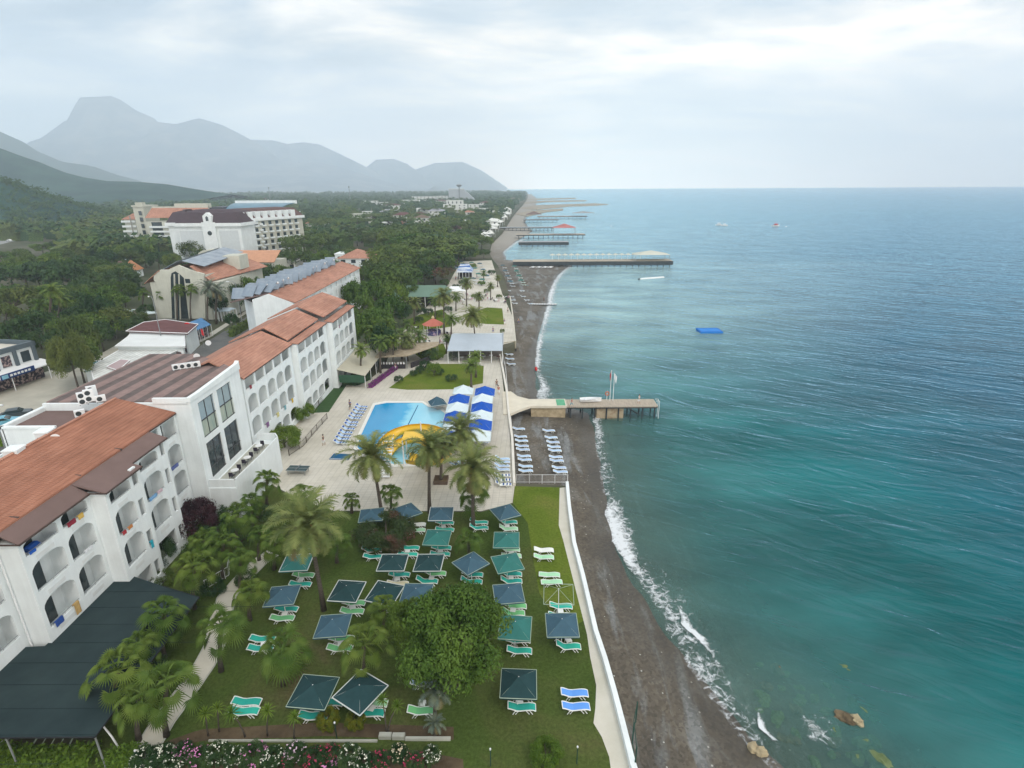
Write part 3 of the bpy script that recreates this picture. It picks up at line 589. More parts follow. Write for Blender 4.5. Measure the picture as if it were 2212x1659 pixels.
# ---------------------------------------------------------------- near wing of the beach hotel
def near_wing():
    root=empty('hotel_wing',(-40,38,0)); root.location=(0,0,0)
    rows=[(1.1,3.0,0),(4.4,6.95,.75),(7.7,10.1,.75),(10.85,12.1,.45)]; rT=rows
    balcony_front(root,-37.0,20,33.5,0,12.5,[(20.5,23.4),(23.9,27),(27.4,30.1),(30.4,33.0)],rows,rail=1)
    balcony_front(root,-35.3,33.5,40.5,0,12.2,[(33.85,36.95),(37.4,40.15)],rows,rail=1)
    balcony_front(root,-33.9,40.5,45.0,0,12.2,[(40.9,43.5),(43.9,44.6)],rows,rail=1,narrow=((43.9,44.6),))
    balcony_front(root,-34.9,45.0,50.7,0,12.4,[(46.4,49.2),(49.75,50.35)],rows,rail=1,narrow=((49.75,50.35),))
    balcony_front(root,-36.4,50.7,55.5,0,13.1,[(51.0,52.2),(52.7,55.2)],rows[:-1]+[(10.95,12.9,0)],rail=1)
    w=MB()
    for (xa,xb,yy,zt) in ((-37.2,-35.53,33.51,12.2),(-36.8,-34.13,40.51,12.2)): w.box((xa,yy,0),(xb,yy+.2,zt-.01))
    w.box((-35.2,44.8,0),(-34.13,44.99,12.1)); w.box((-36.9,50.5,0),(-35.13,50.69,12.2))
    w.prism([(-38.6,20),(-38.6,55.45),(-43.4,55.45),(-43.4,20)],0,13.0); w.prism([(-43.4,20),(-43.4,52),(-49.2,52),(-49.2,20)],0,11.0)
    w.box((-49.3,20,11.0),(-49.05,49.6,12.0)); w.build('wall',WHITE,root)
    c=MB(); c.box((-49.0,20,11.0),(-43.5,49.6,11.06)); c.build('flat_roof',GREYW,root)
    t=MB(); roof_quad(t,(-36.3,20,13.22),(-36.3,55.5,13.3),(-42.3,55.5,14.95),(-42.3,20,14.85)); roof_quad(t,(-42.32,20,14.85),(-42.32,55.5,14.95),(-43.5,55.5,14.4),(-43.5,20,14.3)); t.build('tiled_roof',TERRA,root)
    rd=MB(); rd.tube([(-42.3,20,14.9),(-42.3,55.4,15.0)],.12,6); rd.build('ridge_cap',TERRA2,root)
    b=MB()
    for xf,ya,yb,z in ((-36.75,20,33.3,12.62),(-35.0,33.3,40.3,12.32),(-33.65,40.3,45.1,12.32),(-34.65,45.1,50.8,12.5)):
        roof_quad(b,(xf,ya,z),(xf,yb,z),(-36.32,yb,13.14),(-36.32,ya,13.14),.1)
    b.build('lower_roof',BROWN,root)
    e=MB()
    for xf,ya,yb,z in ((-36.73,20,33.28,12.6),(-34.98,33.3,40.28,12.3),(-33.63,40.3,45.08,12.3),(-34.63,45.1,50.78,12.48),(-36.28,50.8,55.48,13.2)): e.box((xf,ya,z-.12),(xf+.06,yb,z))
    for z0_,ya,yb in ((33.3,-36.5,-34.95),(40.3,-35.0,-33.6)): e.box((ya,z0_-.05,12.22),(yb,z0_,12.34))
    e.build('eave_trim',TRIM,root)
    for y,x,z in ((35.2,-36.7,13.35),(41.5,-36.7,13.35),(46.5,-36.6,13.35)): v=MB(); v.tube([(x-.3,y,z),(x+.35,y+.1,z-.15)],[.10,.13],7); v.build('roof_vent',TRIM,root)
    f=MB()
    for X,Y in ((123,1064-30),(62,1037),(177,996)):
        pass
    p=MB(); p.tube([(-36.75,33.35,0.0),(-36.75,33.35,12.4)],.07,6); p.build('drain_pipe',METW,root)
    # faint sunken panels in the balcony fronts
    q=MB()
    for x,cs in ((-35.3,((33.85,36.95),(37.4,40.15))),(-33.9,((40.9,43.5),)),(-34.9,((46.4,49.2),)),(-36.4,((52.7,55.2),))):
        for ya,yb in cs:
            for zb in (4.4,7.7,10.85): q=MB(); q.box((x-.01,ya+.7,zb-.72),(x+.012,yb-.7,zb-.38)); q.build('front_panel',mat('panel_render',(.66,.69,.69),.9,var=.05),root)
    tag(root,'nearest white hotel wing with arched balconies and long terracotta roof','hotel wing',group=None)
near_wing()
def hall():
    root=empty('hotel_hall')
    X=-34.5; w=MB(); y0,y1=55.5,66.8
    zs=[(0,4.6),(8.9,9.6),(13.8,14.5)]
    for ya,yb in ((y0,56.8),(60.1,60.9),(64.2,y1)): w.box((X-.3,ya,0),(X,yb,14.5))
    for ya,yb in ((56.8,60.1),(60.9,64.2)):
        for za,zb in zs: w.box((X-.3,ya,za),(X,yb,zb))
    w.box((-50.5,55.6,0),(-34.8,55.9,14.3)); w.box((-50.5,66.5,0),(-34.8,66.8,14.3)); w.box((-50.6,50.3,0),(-50.3,74,13.9)); w.prism([(-50.3,50.6),(-45.4,50.6),(-45.4,66),(-50.3,66)],0,13.3)
    w.box((-50.4,50.3,0),(-45.3,50.6,13.75)); w.box((-36.3,55.9,0),(-36.1,66.5,14.2)); w.prism([(-50.3,66.8),(-38.2,66.8),(-44,74),(-50.3,74)],0,14.15)
    w.build('wall',WHITE,root)
    pr=MB(); pr.extr([(y0-.1,14.5),(y0-.1,14.95),(57.2,14.95),(66.4,15.35),(66.9,15.6),(66.9,14.5)],0,X-.35,X+.12); pr.box((-38.5,55.45,14.3),(X-.36,55.75,14.9)); pr.box((-50.62,50.2,13.75),(-45.2,50.62,13.95)); pr.box((-50.75,50.2,13.75),(-50.35,74,13.95)); pr.build('parapet',WHITE,root)
    r=MB(); r.prism([(-34.9,55.95),(-34.9,66.9),(-38.2,69.9),(-44,74.2),(-50.3,74.2),(-50.3,55.95)],14.22,14.4); r.build('banded_roof',BROWNS,root)
    r=MB(); r.prism([(-50.3,50.65),(-45.5,50.65),(-45.5,55.9),(-50.3,55.9)],13.35,13.5); r.build('lower_roof',BROWN,root)
    for ya,yb in ((56.8,60.1),(60.9,64.2)):
        for za,zb,k in ((9.6,13.8,0),(4.6,8.9,1)):
            wi=MB(); m=(ya+yb)/2; q=.05
            for yy in (ya+q,m-.25 if k==0 else m,yb-.35): wi.box((X-.2,yy-q,za),(X-.08,yy+q,zb))
            zm=11.6 if k==0 else za+1.2
            wi.box((X-.2,ya,zm-.06),(X-.07,yb,zm+.06)); wi.box((X-.2,ya,za),(X-.08,yb,za+.1)); wi.box((X-.2,ya,zb-.1),(X-.08,yb,zb)); f=wi.build('window',FRAME,root)
            g=MB(); g.box((X-.16,ya+.02,(zm if k==0 else za)+.01),(X-.13,yb-.02,zb-.02)); g.build('pane',PALEG if k==0 else DARKG,f)
            if k==0: g=MB(); g.box((X-.16,ya+.02,za+.02),(X-.13,yb-.02,zm-.01)); g.build('pane',CURT,f)
    t=MB(); t.prism([(-34.5,55.6),(-31.4,55.6),(-31.1,62),(-31.1,67.2),(-31.9,68.4),(-34.5,68.4)],0,3.9); t.build('terrace',WHITE,root)
    t=MB(); pl=[(-34.4,55.7),(-31.4,55.7),(-31.1,62),(-31.1,67.2),(-31.9,68.4),(-34.4,68.4)]
    for a,b in zip(pl,pl[1:]):
        d=(Vector(b)-Vector(a)); nn=Vector((-d.y,d.x)).normalized()*.16; t.prism([a,b,(b[0]+nn.x,b[1]+nn.y),(a[0]+nn.x,a[1]+nn.y)],3.9,4.95)
    t.build('terrace_parapet',WHITE,root)
    t=MB(); t.box((-34.3,56,3.9),(-31.6,67.0,3.93)); t.build('terrace_floor',GREYW,root)
    tag(root,'tall white hotel hall with large glazed windows and brown banded roof','hotel hall')
hall()
def far_wing(x,y0,y1,cols,label,lean=True,rows=None,zr=0,skip=None):
    root=empty('hotel_wing'); rows=rows or [(1.0,3.0,.5),(4.3,6.85,.75),(7.6,10.05,.75),(11.0,12.55,0)]
    balcony_front(root,x,y0,y1,0,12.72,cols,rows,depth=1.4,doors=True)
    w=MB(); w.prism([(x-1.55,y0),(x-1.55,y1),(-44.3,y1),(-44.3,y0)],0,12.7); w.box((x-1.5,y0-.03,0),(x-.03,y0-.01,12.7)); w.box((x-1.5,y1+.01,0),(x-.03,y1+.03,12.7)); w.build('wall',WHITE,root)
    t=MB(); xe=x-1.3 if lean else x+.3; ze=13.2 if lean else 12.85
    roof_quad(t,(xe,y0-.1,ze+zr),(xe,y1+.1,ze+zr),(-39,y1-.3,15.1+zr),(-39,y0+.3,15.1+zr)); roof_quad(t,(-39.03,y0+.3,15.1+zr),(-39.03,y1-.3,15.1+zr),(-44.6,y1+.1,12.9+zr),(-44.6,y0-.1,12.9+zr))
    if lean: roof_quad(t,(x+.3,y0-.05,12.85),(x+.3,y1+.05,12.85),(xe-.1,y1+.05,13.12),(xe-.1,y0-.05,13.12),.1)
    t.build('tiled_roof',TERRA2,root)
    e=MB(); e.box((x+.28,y0,12.70),(x+.34,y1,12.84)); 
    if lean: e.box((xe-.02,y0,13.0),(xe+.05,y1,13.16))
    e.build('eave_trim',TRIM,root); tag(root,label,'hotel wing')
far_wing(-34.9,68.0,84.6,[(68.5,71.2),(71.7,74.3),(74.8,77.4),(77.9,80.5),(81.0,83.6)],'white hotel wing with terracotta roof directly beyond the glazed hall',lean=False)
far_wing(-34.0,84.8,99.4,[(85.3,88.2),(88.7,91.4),(91.9,94.6),(95.1,97.9)],'white hotel wing with stepped terracotta roof, second beyond the glazed hall',zr=.35)
far_wing(-33.0,99.7,114.6,[(100.2,103.1),(103.6,106.4),(106.9,109.7),(110.2,113.0)],'white hotel wing with stepped terracotta roof, third beyond the glazed hall',zr=.7)
def solar_wing():
    root=empty('hotel_wing'); x=-48.2; y0,y1=122,178; w=MB(); w.prism([(x-.3,y0),(x-.3,y1),(-62,y1),(-62,y0+6),(-57,y0)],0,12.0); w.build('wall',WHITE,root)
    cols=[(y0+2+k*4.6,y0+4.4+k*4.6) for k in range(12)]; rows=[(1,2.9,0),(4.3,6.2,0),(7.6,9.5,0),(10.4,11.6,0)]
    balcony_front(root,x,y0,y1,0,12.0,cols,rows,depth=.5)
    t=MB(); roof_quad(t,(x+.4,y0-.3,12.2),(x+.4,y1+.3,12.2),(-53.5,y1,14.2),(-53.5,y0,14.2)); t.build('tiled_roof',TERRA2,root)
    t=MB(); roof_quad(t,(-53.52,y0,14.2),(-53.52,y1,14.2),(-62.3,y1+.3,12.3),(-62.3,y0,12.3)); t.build('back_roof',BROWN,root)
    g=MB(); g.extr([(-57.2,0),(x,0),(x,12.1),(-53.5,14.1),(-57.2,12.9)],1,y0-.25,y0); g.build('gable_wall',WHITE,root)
    tag(root,'far white hotel wing carrying rows of solar water heaters','hotel wing')
solar_wing()
# solar water heaters standing on that roof
def heaters():
    root=empty('solar_water_heater'); 
    p=MB(); roof_quad(p,(-1.1,-.5,.25),(1.1,-.5,.25),(1.1,1.1,1.9),(-1.1,1.1,1.9),.08); p.build('panel',SOLAR,root)
    t=MB(); t.tube([(-.95,1.35,1.6),(.95,1.35,1.6)],.22,8); t.build('tank',METW,root,smooth=True)
    f=MB()
    for a in (-.8,.8): f.tube([(a,-.2,0),(a,-.2,.3)],.04,4); f.tube([(a,1.4,0),(a,1.4,1.3)],.04,4)
    f.build('stand',METG,root)
    first=True
    for i in range(14):
        for j in range(4):
            x=-61+j*2.3+rng.uniform(-.2,.2); y=124+i*3.4+rng.uniform(-.3,.3); z=12.3+(x+62.3)/8.8*1.9
            o=root if first else copy_tree(root); first=False; o.location=(x,y,z); o.scale=(1.3,1.3,1.25); o.rotation_euler=(0,0,R(rng.uniform(-35,30)))
            tag(o,f'grey solar heater on the far wing, {ORD[i]} row, {ORD[j]} from the road','solar heater','solar water heaters on the far hotel wing')
heaters()
def hip_house(X0,X1,Yb,zt,label,roofm=TERRA2,wallm=WHITE,dep=12,rise=2.5,name='house',wins=3,storeys=2,gr=None,flat_=False,cat='house',ry=0):
    """house whose near foot line runs X0..X1 at image height Yb"""
    a=P(X0,Yb); b=P(X1,Yb); y=a.y; root=empty(name,(a.x,y,0),R(ry)); Wd=b.x-a.x
    w=MB(); w.box((0,0,0),(Wd,dep,zt)); w.build('wall',wallm,root)
    t=MB(); o=.5
    if flat_: t.box((-o*.3,-o*.3,zt),(Wd+o*.3,dep+o*.3,zt+.5)); t.build('roof',roofm,root)
    else:
        h=min(Wd,dep)/2; A=(-o,-o,zt);B=(Wd+o,-o,zt);C_=(Wd+o,dep+o,zt);D=(-o,dep+o,zt)
        if Wd>=dep: E1=(h,dep/2,zt+rise);E2=(Wd-h,dep/2,zt+rise); fs=[(A,B,E2,E1),(B,C_,E2),(C_,D,E1,E2),(D,A,E1)]
        else: E1=(Wd/2,h,zt+rise);E2=(Wd/2,dep-h,zt+rise); fs=[(A,B,E1),(B,C_,E2,E1),(C_,D,E2),(D,A,E1,E2)]
        for f in fs: t.face(f)
        t.face([D,C_,B,A]); t.build('roof',roofm,root)
    for s in range(storeys):
        zz=zt*(s+.45)/storeys
        for k in range(wins):
            xx=Wd*(k+.5)/wins; ww=min(.9,Wd/wins*.32); m=MB(); m.box((xx-ww,-.06,zz-.1),(xx+ww,.04,zz+zt/storeys*.38)); m.build('window',DARKG,root)
    return tag(root,label,cat,gr)
# block with red hip roof beyond the solar wing
hip_house(735,800,610,9.5,'white house with red hip roof beyond the solar heater wing',dep=14,rise=3,wins=3,storeys=3)
hip_house(728,748,596,9,'small white rooftop house with flat roof beside the red hip roof',roofm=WHITE,dep=8,flat_=True,wins=1,storeys=2)
# ---------------------------------------------------------------- white hotel with glass stair
def stair_hotel():
    root=empty('stair_hotel'); yb=P(400,692).y; 
    q=lambda X,Y:PY(X,Y,yb)
    prof=[q(345,688),q(338,613),q(332,605),q(332,594),q(340,587),q(345,587),q(345,583),q(362,583),q(384,573),q(412,584),q(440,592),q(444,688)]
    pr=[(p.x,max(0,p.z)) for p in prof]; w=MB(); w.extr(pr,1,yb,yb+.8); xs=[p[0] for p in pr]; xa,xb=min(xs),max(xs)
    w.box((xa+.8,yb+.8,0),(xb,yb+30,pr[-2][1]-.4)); w.build('wall',CREAM,root)
    g=MB(); pts=[q(372,688),q(369,600),q(371,590),q(379,586),q(388,592),q(397,600),q(408,688)]; g.extr([(p.x,max(0.2,p.z)) for p in pts],1,yb-.12,yb+.1); gl=g.build('stair_window',DARKG,root)
    m=MB()
    for X in (377,387): a,b=q(X+3,688),q(X,592); m.tube([(a.x,yb-.15,.3),(b.x,yb-.15,b.z)],.22,4)
    m.build('mullion',CREAM,gl)
    for X in (403,408): p=q(X,607); m=MB(); m.box((p.x-.35,yb-.05,p.z-.6),(p.x+.35,yb+.05,p.z+.6)); m.build('window',DARKG,root)
    ridge=q(384,573); L_=30; zE=pr[2][1]
    t=MB(); A=q(312,612); roof_quad(t,(A.x,yb-.2,A.z),(A.x,yb+L_,A.z),(xa+2.6,yb+L_,pr[5][1]+.3),(xa+2.6,yb-.2,pr[5][1]+.3)); B=q(452,601); roof_quad(t,(ridge.x+3,yb+.5,ridge.z-.3),(ridge.x+3,yb+L_,ridge.z-.3),(B.x+4,yb+L_,B.z-.6),(B.x,yb+.5,B.z-.8)); t.build('tiled_roof',TERRA2,root)
    c=MB(); c.box((A.x+1.2,yb+.6,0),(xa+1,yb+L_,A.z+.2)); c.box((xb,yb+1,0),(B.x+2,yb+L_,B.z-1.2)); c.build('side_wall',CREAM,root)
    for (x0,x1,z0,z1) in ((xa+2.2,ridge.x-1.2,pr[5][1]+.2,ridge.z+.9),(ridge.x+.2,xb-.5,ridge.z+1.0,pr[-3][1]+.9)):
        s=MB(); n=6
        for k in range(n): ya=yb+2+k*4.2; dz=k*.22; roof_quad(s,(x0,ya,z0+dz),(x0,ya+4.1,z0+dz+.2),(x1,ya+4.1,z1+dz+.2),(x1,ya,z1+dz),.12)
        s.build('solar_field',SOLAR,root)
    h=MB(); h.box((xb-2,yb+16,pr[-3][1]-2),(xb+3,yb+22,pr[-3][1]+2.2)); h.build('stair_head',CREAM,root)
    tag(root,'cream hotel with tall glass stair window and blue grey solar roof','hotel')
stair_hotel()
# ---------------------------------------------------------------- long cream hotel
def big_hotel():
    root=empty('large_hotel'); 
    def win(face_pt,dx,dy,w,h):
        m=MB(); x,y,z=face_pt; m.box((x,y-.12,z),(x+w,y+.1,z+h)); m.build('window',DARKG,root)
    # front block facing the camera
    y=286; a=PY(362,545,y); b=PY(528,545,y); zt=PY(450,489,y).z; w=MB(); w.box((a.x+7.5,y,0),(b.x,y+22,zt)); w.box((a.x,y+5,0),(a.x+7.4,y+25,zt)); w.build('wall',WHITE,root)
    e=MB(); e.box((a.x+6.6,y-1,zt),(b.x+1,y+23,zt+1.6)); e.box((a.x-1,y+4,zt),(a.x+6.5,y+26,zt+1.6)); e.build('cornice',WHITE,root)
    t=MB()
    def mans(x0,x1,y0,y1,z0,h):
        A=[(x0,y0,z0),(x1,y0,z0),(x1,y1,z0),(x0,y1,z0)]; i=2.8; m_=[(x0+i,y0+i,z0+h*.8),(x1-i,y0+i,z0+h*.8),(x1-i,y1-i,z0+h*.8),(x0+i,y1-i,z0+h*.8)]; j=7.5; T_=[(x0+j,y0+j,z0+h),(x1-j,y0+j,z0+h),(x1-j,y1-j,z0+h),(x0+j,y1-j,z0+h)]
        for P0,P1 in ((A,m_),(m_,T_)):
            for k in range(4): t.face([P0[k],P0[(k+1)%4],P1[(k+1)%4],P1[k]])
        t.face(T_)
    mans(a.x+7,b.x+.6,y-.6,y+22,zt+1.6,6.2); mans(a.x-.6,a.x+12,y+4.5,y+25,zt+1.6,6.0); t.build('mansard_roof',mat('dark_plum_roofing',(.075,.055,.065),.8,var=.12,scale=.3),root)
    c=PY(455,520,y); d=MB(); d.box((c.x-2.5,y-1.2,0),(c.x+4,y,zt+2)); d.extr([(c.x-1.3,zt+2),(c.x+2.8,zt+2),(c.x+2.8,zt+5),(c.x+.75,zt+6.6),(c.x-1.3,zt+5)],1,y-1.2,y+6); d.build('gable_bay',WHITE,root)
    m=MB(); m.extr([(c.x+.1,zt+2.6),(c.x+1.4,zt+2.6),(c.x+1.4,zt+4.4),(c.x+.75,zt+5),(c.x+.1,zt+4.4)],1,y-1.3,y-1.1); m.build('window',DARKG,root)
    m=MB(); m.extr([(c.x+.9+1.1*math.cos(k*PI/6),zt-3.2+1.1*math.sin(k*PI/6)) for k in range(12)],1,y-1.35,y-1.15); m.build('window',DARKG,root)
    for X in (361,):
        pass
    PP=mat('pale_panel',(.58,.63,.65),.8,var=.05); g=MB(); g.box((a.x+8.2,y-.15,1),(c.x-3.2,y+.02,zt-2)); g.build('blank_panel',PP,root); g=MB(); g.box((c.x+5,y-.15,1),(b.x-1.5,y+.02,zt-2)); g.build('blank_panel',PP,root)
    # right wing receding
    p0=PY(524,560,292); p1=PY(662,545,335); zt2=PY(662,466,335).z; d=Vector((p1.x-p0.x,p1.y-p0.y)); Ln=d.length; an=math.atan2(d.y,d.x)
    wr=empty('wing',(p0.x,p0.y,0),an); wr.parent=root
    w=MB(); w.box((0,0,0),(Ln,16,zt2)); w.build('wing_wall',mat('khaki_render',(.50,.50,.43),.85,var=.06,scale=.3),wr)
    e=MB(); e.box((-.5,-1.2,zt2-1.0),(Ln+.8,17,zt2+.4)); 
    for s in range(1,7): e.box((Ln*.30,-1.0,s*zt2/7-.3),(Ln*.34,0,s*zt2/7+.6))
    e.build('wing_cornice',WHITE,wr)
    t=MB(); roof_quad(t,(-.3,-.6,zt2+.4),(Ln+.3,-.6,zt2+.4),(Ln-1.5,4,zt2+4.6),(0,4,zt2+4.6)); roof_quad(t,(0,4.02,zt2+4.6),(Ln-1.5,4.02,zt2+4.6),(Ln-3,15,zt2+5),(0,15,zt2+5)); t.build('wing_roof',mat('red_brown_roofing',(.12,.075,.07),.85,var=.12,scale=.3),wr)
    for k in range(8):
        x=2+k*(Ln-6)/8; m=MB(); m.box((x,-.9,zt2+.4),(x+3,3.2,zt2+3.6)); m.box((x+.8,-1.0,zt2+1.2),(x+2.2,-.88,zt2+3.0)); o=m.build('dormer',WHITE,wr)
    for s in range(6):
        for k in range(9):
            x=1.5+k*(Ln-3)/9; z=s*zt2/6.4+1.2; m=MB(); m.box((x,-.12,z),(x+(2.0),.02,z+1.9)); o=m.build('window',DARKG,wr)
            if s>0: m=MB(); m.box((x-.4,-1.0,z-.6),(x+2.4,-.02,z+.1)); m.build('balcony',WHITE,wr)
    # tower and left wing
    y=345; a=PY(290,560,y); b=PY(333,560,y); zt=PY(310,447,y).z; w=MB(); w.box((a.x+6,y,0),(b.x,y+14,zt)); w.box((b.x-4,y-.4,zt),(b.x,y+3,zt+2.5)); w.box((a.x+5.5,y-.5,zt),(b.x+.5,y+14.5,zt+.9)); w.build('tower',CREAM,root)
    for s in range(6): m=MB(); z=3+s*(zt-4)/6; m.box((b.x-3,y-.5,z),(b.x-1.2,y-.38,z+2.4)); m.build('window',DARKG,root)
    m=MB(); m.box((b.x-9.3,y-.2,6),(b.x-8.6,y-.05,zt-5)); m.build('stair_slot',mat('slot_shadow',(.3,.3,.27),.9),root)
    w=MB(); w.box((a.x-2,y+2,0),(a.x+6,y+12,zt-7)); 
    w.build('left_wing_wall',CREAM,root)
    for s in range(6): m=MB(); z=3+s*(zt-9)/6; m.box((a.x-3.2,y+.6,z),(a.x+5,y+1.9,z+1.1)); m.build('balcony',WHITE,root)
    m=MB(); roof_quad(m,(a.x-3,y+1,zt-7),(a.x+6,y+1,zt-7),(a.x+6,y+10,zt-4),(a.x-1,y+10,zt-4)); m.build('left_roof',TERRA2,root)
    # long rear block with terracotta band, then atrium roof
    y=338; a=PY(333,560,y); b=PY(455,560,y); zt=PY(380,478,y).z; w=MB(); w.box((a.x,y,0),(b.x,y+12,zt)); w.build('rear_wall',CREAM,root)
    for s in range(5):
        z=4+s*(zt-5)/5; m=MB(); m.box((a.x+2,y-1.2,z),(a.x+14,y,z+1)); m.build('balcony',WHITE,root); m=MB(); m.box((a.x+3,y-.15,z+1),(a.x+9,y+.02,z+3.2)); m.build('window',DARKG,root)
    t=MB(); za=PY(400,470,y).z; zb=PY(400,449,y+8).z; roof_quad(t,(a.x,y-.3,za),(b.x,y-.3,za),(b.x,y+8,zb),(a.x,y+8,zb)); t.build('tiled_roof',TERRA2,root)
    t=MB(); t.box((a.x,y+8.1,zb-2),(b.x,y+9,zb+.8)); t.box((b.x-20,y+8,zb),(b.x,y+12,zb+2.4)); t.build('rear_parapet',CREAM,root)
    y=350; a=PY(458,500,y); b=PY(488,500,y); c=PY(600,500,y); zt=PY(480,447,y).z; zm=PY(520,452,y).z
    t=MB(); t.box((a.x,y,0),(b.x,y+18,zt)); t.build('plant_room',mat('dark_plant_room',(.10,.11,.13),.7,var=.2),root)
    n=10; t=MB()
    for k in range(n):
        u0,u1=k/n,(k+1)/n; zf=lambda u:zm-1.5+4.6*math.sin(PI*(.5*u)); yy=lambda u:y+u*18
        x1=lambda u:c.x+6*(u)
        roof_quad(t,(b.x,yy(u0),zf(u0)),(x1(u0),yy(u0),zf(u0)-3*u0*0),(x1(u1),yy(u1),zf(u1)),(b.x,yy(u1),zf(u1)),.3)
    t.build('atrium_roof',mat('blue_glazing',(.05,.16,.24),.3,var=.2,scale=.2,spec=.6),root)
    t=MB(); t.box((b.x,y+17.8,zm+2.6),(c.x+7,y+19,zm+4.6)); t.box((b.x,y+2,0),(c.x,y+17,zm-2)); t.build('atrium_rim',WHITE,root)
    d=MB(); p=PY(453,462,y-20); 
    for k in range(5): r0=3*math.cos(k*.3); d.tube([(p.x,y-20,p.z-1+k*.7),(p.x,y-20,p.z-.3+k*.7)],[3*math.cos(k*.35),3*math.cos((k+1)*.33)],10)
    d.build('satellite_dome',METW,root)
    tag(root,'long cream and white hotel with dark mansard roof, dormers and blue atrium roof','hotel')
big_hotel()
# low annexe roofs in front of the long hotel
def low_roof():
    root=empty('hotel_annexe'); yb=P(530,605).y; a=PY(474,575,yb); b=PY(592,575,yb); z=PY(530,566,yb).z; zt=PY(530,540,yb+10).z
    w=MB(); w.box((a.x,yb,0),(b.x,yb+14,z)); w.build('wall',CREAM,root); t=MB(); roof_quad(t,(a.x-.5,yb-.5,z),(b.x+.5,yb-.5,z),(b.x,yb+9,zt),(a.x,yb+9,zt)); t.build('roof',mat('salmon_tiles',(.50,.27,.17),.9,var=.1,scale=.6),root)
    for k in range(6): m=MB(); x=a.x+3+k*(b.x-a.x-4)/6; m.box((x,yb-.1,z-3),(x+1.6,yb+.05,z-.8)); m.build('window',DARKG,root)
    x=a.x-4; m=MB(); m.extr([(x-5+0,0),(x+5,0),(x+5,z+1)]+[(x+5*math.cos(t_*PI/8),z+1+4*math.sin(t_*PI/8)) for t_ in range(1,8)]+[(x-5,z+1)],1,yb,yb+5); m.build('arched_porch',CREAM,root)
    tag(root,'low salmon tiled annexe with an arched porch before the long hotel','hotel annexe')
low_roof()
# ---------------------------------------------------------------- ground sheets
CONC=mat('pale_paving',(.54,.515,.44),.9,col2=(.63,.605,.54),scale=.12,thr=(.35,.65),bump=.15,bscale=6)
def joints(m,sx=1.6,amt=.14):
    N=m.node_tree.nodes; L=m.node_tree.links; b=[n for n in N if n.type=='BSDF_PRINCIPLED'][0]; src=b.inputs['Base Color'].links[0].from_socket
    br=N.new('ShaderNodeTexBrick'); L.new(mapg(N,L,rot=(0,0,R(3))),br.inputs['Vector']); br.inputs['Scale'].default_value=1.0/sx; br.inputs['Mortar Size'].default_value=.022; br.offset=0; br.inputs['Color1'].default_value=(1,1,1,1); br.inputs['Color2'].default_value=(.955,.95,.94,1); br.inputs['Mortar'].default_value=(1-amt*1.6,)*3+(1,)
    st=rampn(N,L,nz(N,L,mapg(N,L),.45,7,.7,.6),[(.42,1.0),(.72,1-amt)]); L.new(mixc(N,L,1.0,mixc(N,L,1.0,src,br.outputs[0],'MULTIPLY'),st,'MULTIPLY'),b.inputs['Base Color'])
joints(CONC)
PATHM=mat('path_concrete',(.52,.50,.42),.9,col2=(.60,.58,.51),scale=.4,thr=(.35,.65),bump=.2,bscale=5)
ASPH=mat('asphalt',(.115,.12,.12),.95,col2=(.155,.16,.155),scale=.3,thr=(.35,.65),bump=.3,bscale=20)
def m_grass(name,cs,sc=.10):
    m,N,L,out=nodes(name); b=N.new('ShaderNodeBsdfPrincipled'); L.new(b.outputs[0],out.inputs[0]); b.inputs['Roughness'].default_value=.95; b.inputs['Specular IOR Level'].default_value=.0
    v=mapg(N,L); s=rampn(N,L,nz(N,L,v,sc,6,.62,.5),cs); s=mixc(N,L,1.0,s,rampn(N,L,nz(N,L,v,4.0,4,.7),[(.3,.72),(.7,1.28)]),'MULTIPLY'); L.new(s,b.inputs['Base Color'])
    bp=N.new('ShaderNodeBump'); bp.inputs['Strength'].default_value=.7; bp.inputs['Distance'].default_value=.08; L.new(nz(N,L,v,14,3,.7),bp.inputs['Height']); L.new(bp.outputs[0],b.inputs['Normal']); return m
LAWN=m_grass('lawn_worn',[(.30,(.050,.082,.020)),(.47,(.066,.100,.024)),(.60,(.088,.105,.034)),(.72,(.125,.105,.055))])
LAWNB=m_grass('lawn_fresh',[(.3,(.085,.130,.018)),(.5,(.115,.160,.024)),(.7,(.150,.165,.040))],.2)
SOIL=mat('bed_soil',(.075,.055,.035),.95,col2=(.12,.09,.055),scale=.5,thr=(.4,.6),bump=.6,bscale=6)
flat('lawn',[(1107,1088),(1040,1106),(712,1105),(640,1078),(575,1043),(470,1075),(380,1175),(240,1275),(200,1620),(0,1700),(-400,1900),(1340,1900),(1325,1659),(1308,1600),(1290,1510),(1275,1390),(1240,1250),(1208,1140)],.006,LAWN)
flat('lawn',[(1112,1050),(1209,1053),(1208,1135),(1222,1180),(1245,1265),(1262,1340),(1245,1350),(1205,1350),(1165,1280),(1150,1200),(1140,1130),(1108,1086)],.012,LAWNB)
flat('pool_deck',[(1112,1048),(1107,1086),(1040,1104),(712,1103),(640,1075),(575,1040),(545,1048),(540,1030),(600,955),(640,900),(700,862),(745,822),(800,818),(830,795),(850,740),(880,700),(920,665),(965,620),(995,565),(1062,562),(1085,635),(1110,690),(1113,738),(1086,744),(1079,760),(1089,850),(1098,900)],.004,CONC)
flat('lawn',[(840,838),(880,842),(978,841),(1043,828),(1045,790),(1000,786),(930,786),(888,804),(862,822)],.012,LAWNB)
flat('lawn',[(1052,664),(1085,666),(1089,701),(1050,700),(1010,695),(1000,680)],.012,LAWNB)
flat('lawn',[(878,692),(905,680),(955,668),(978,690),(972,706),(930,712),(895,712)],.012,LAWNB)
flat('lawn',[(897,765),(905,748),(958,742),(966,762),(945,778),(912,777)],.012,LAWNB)
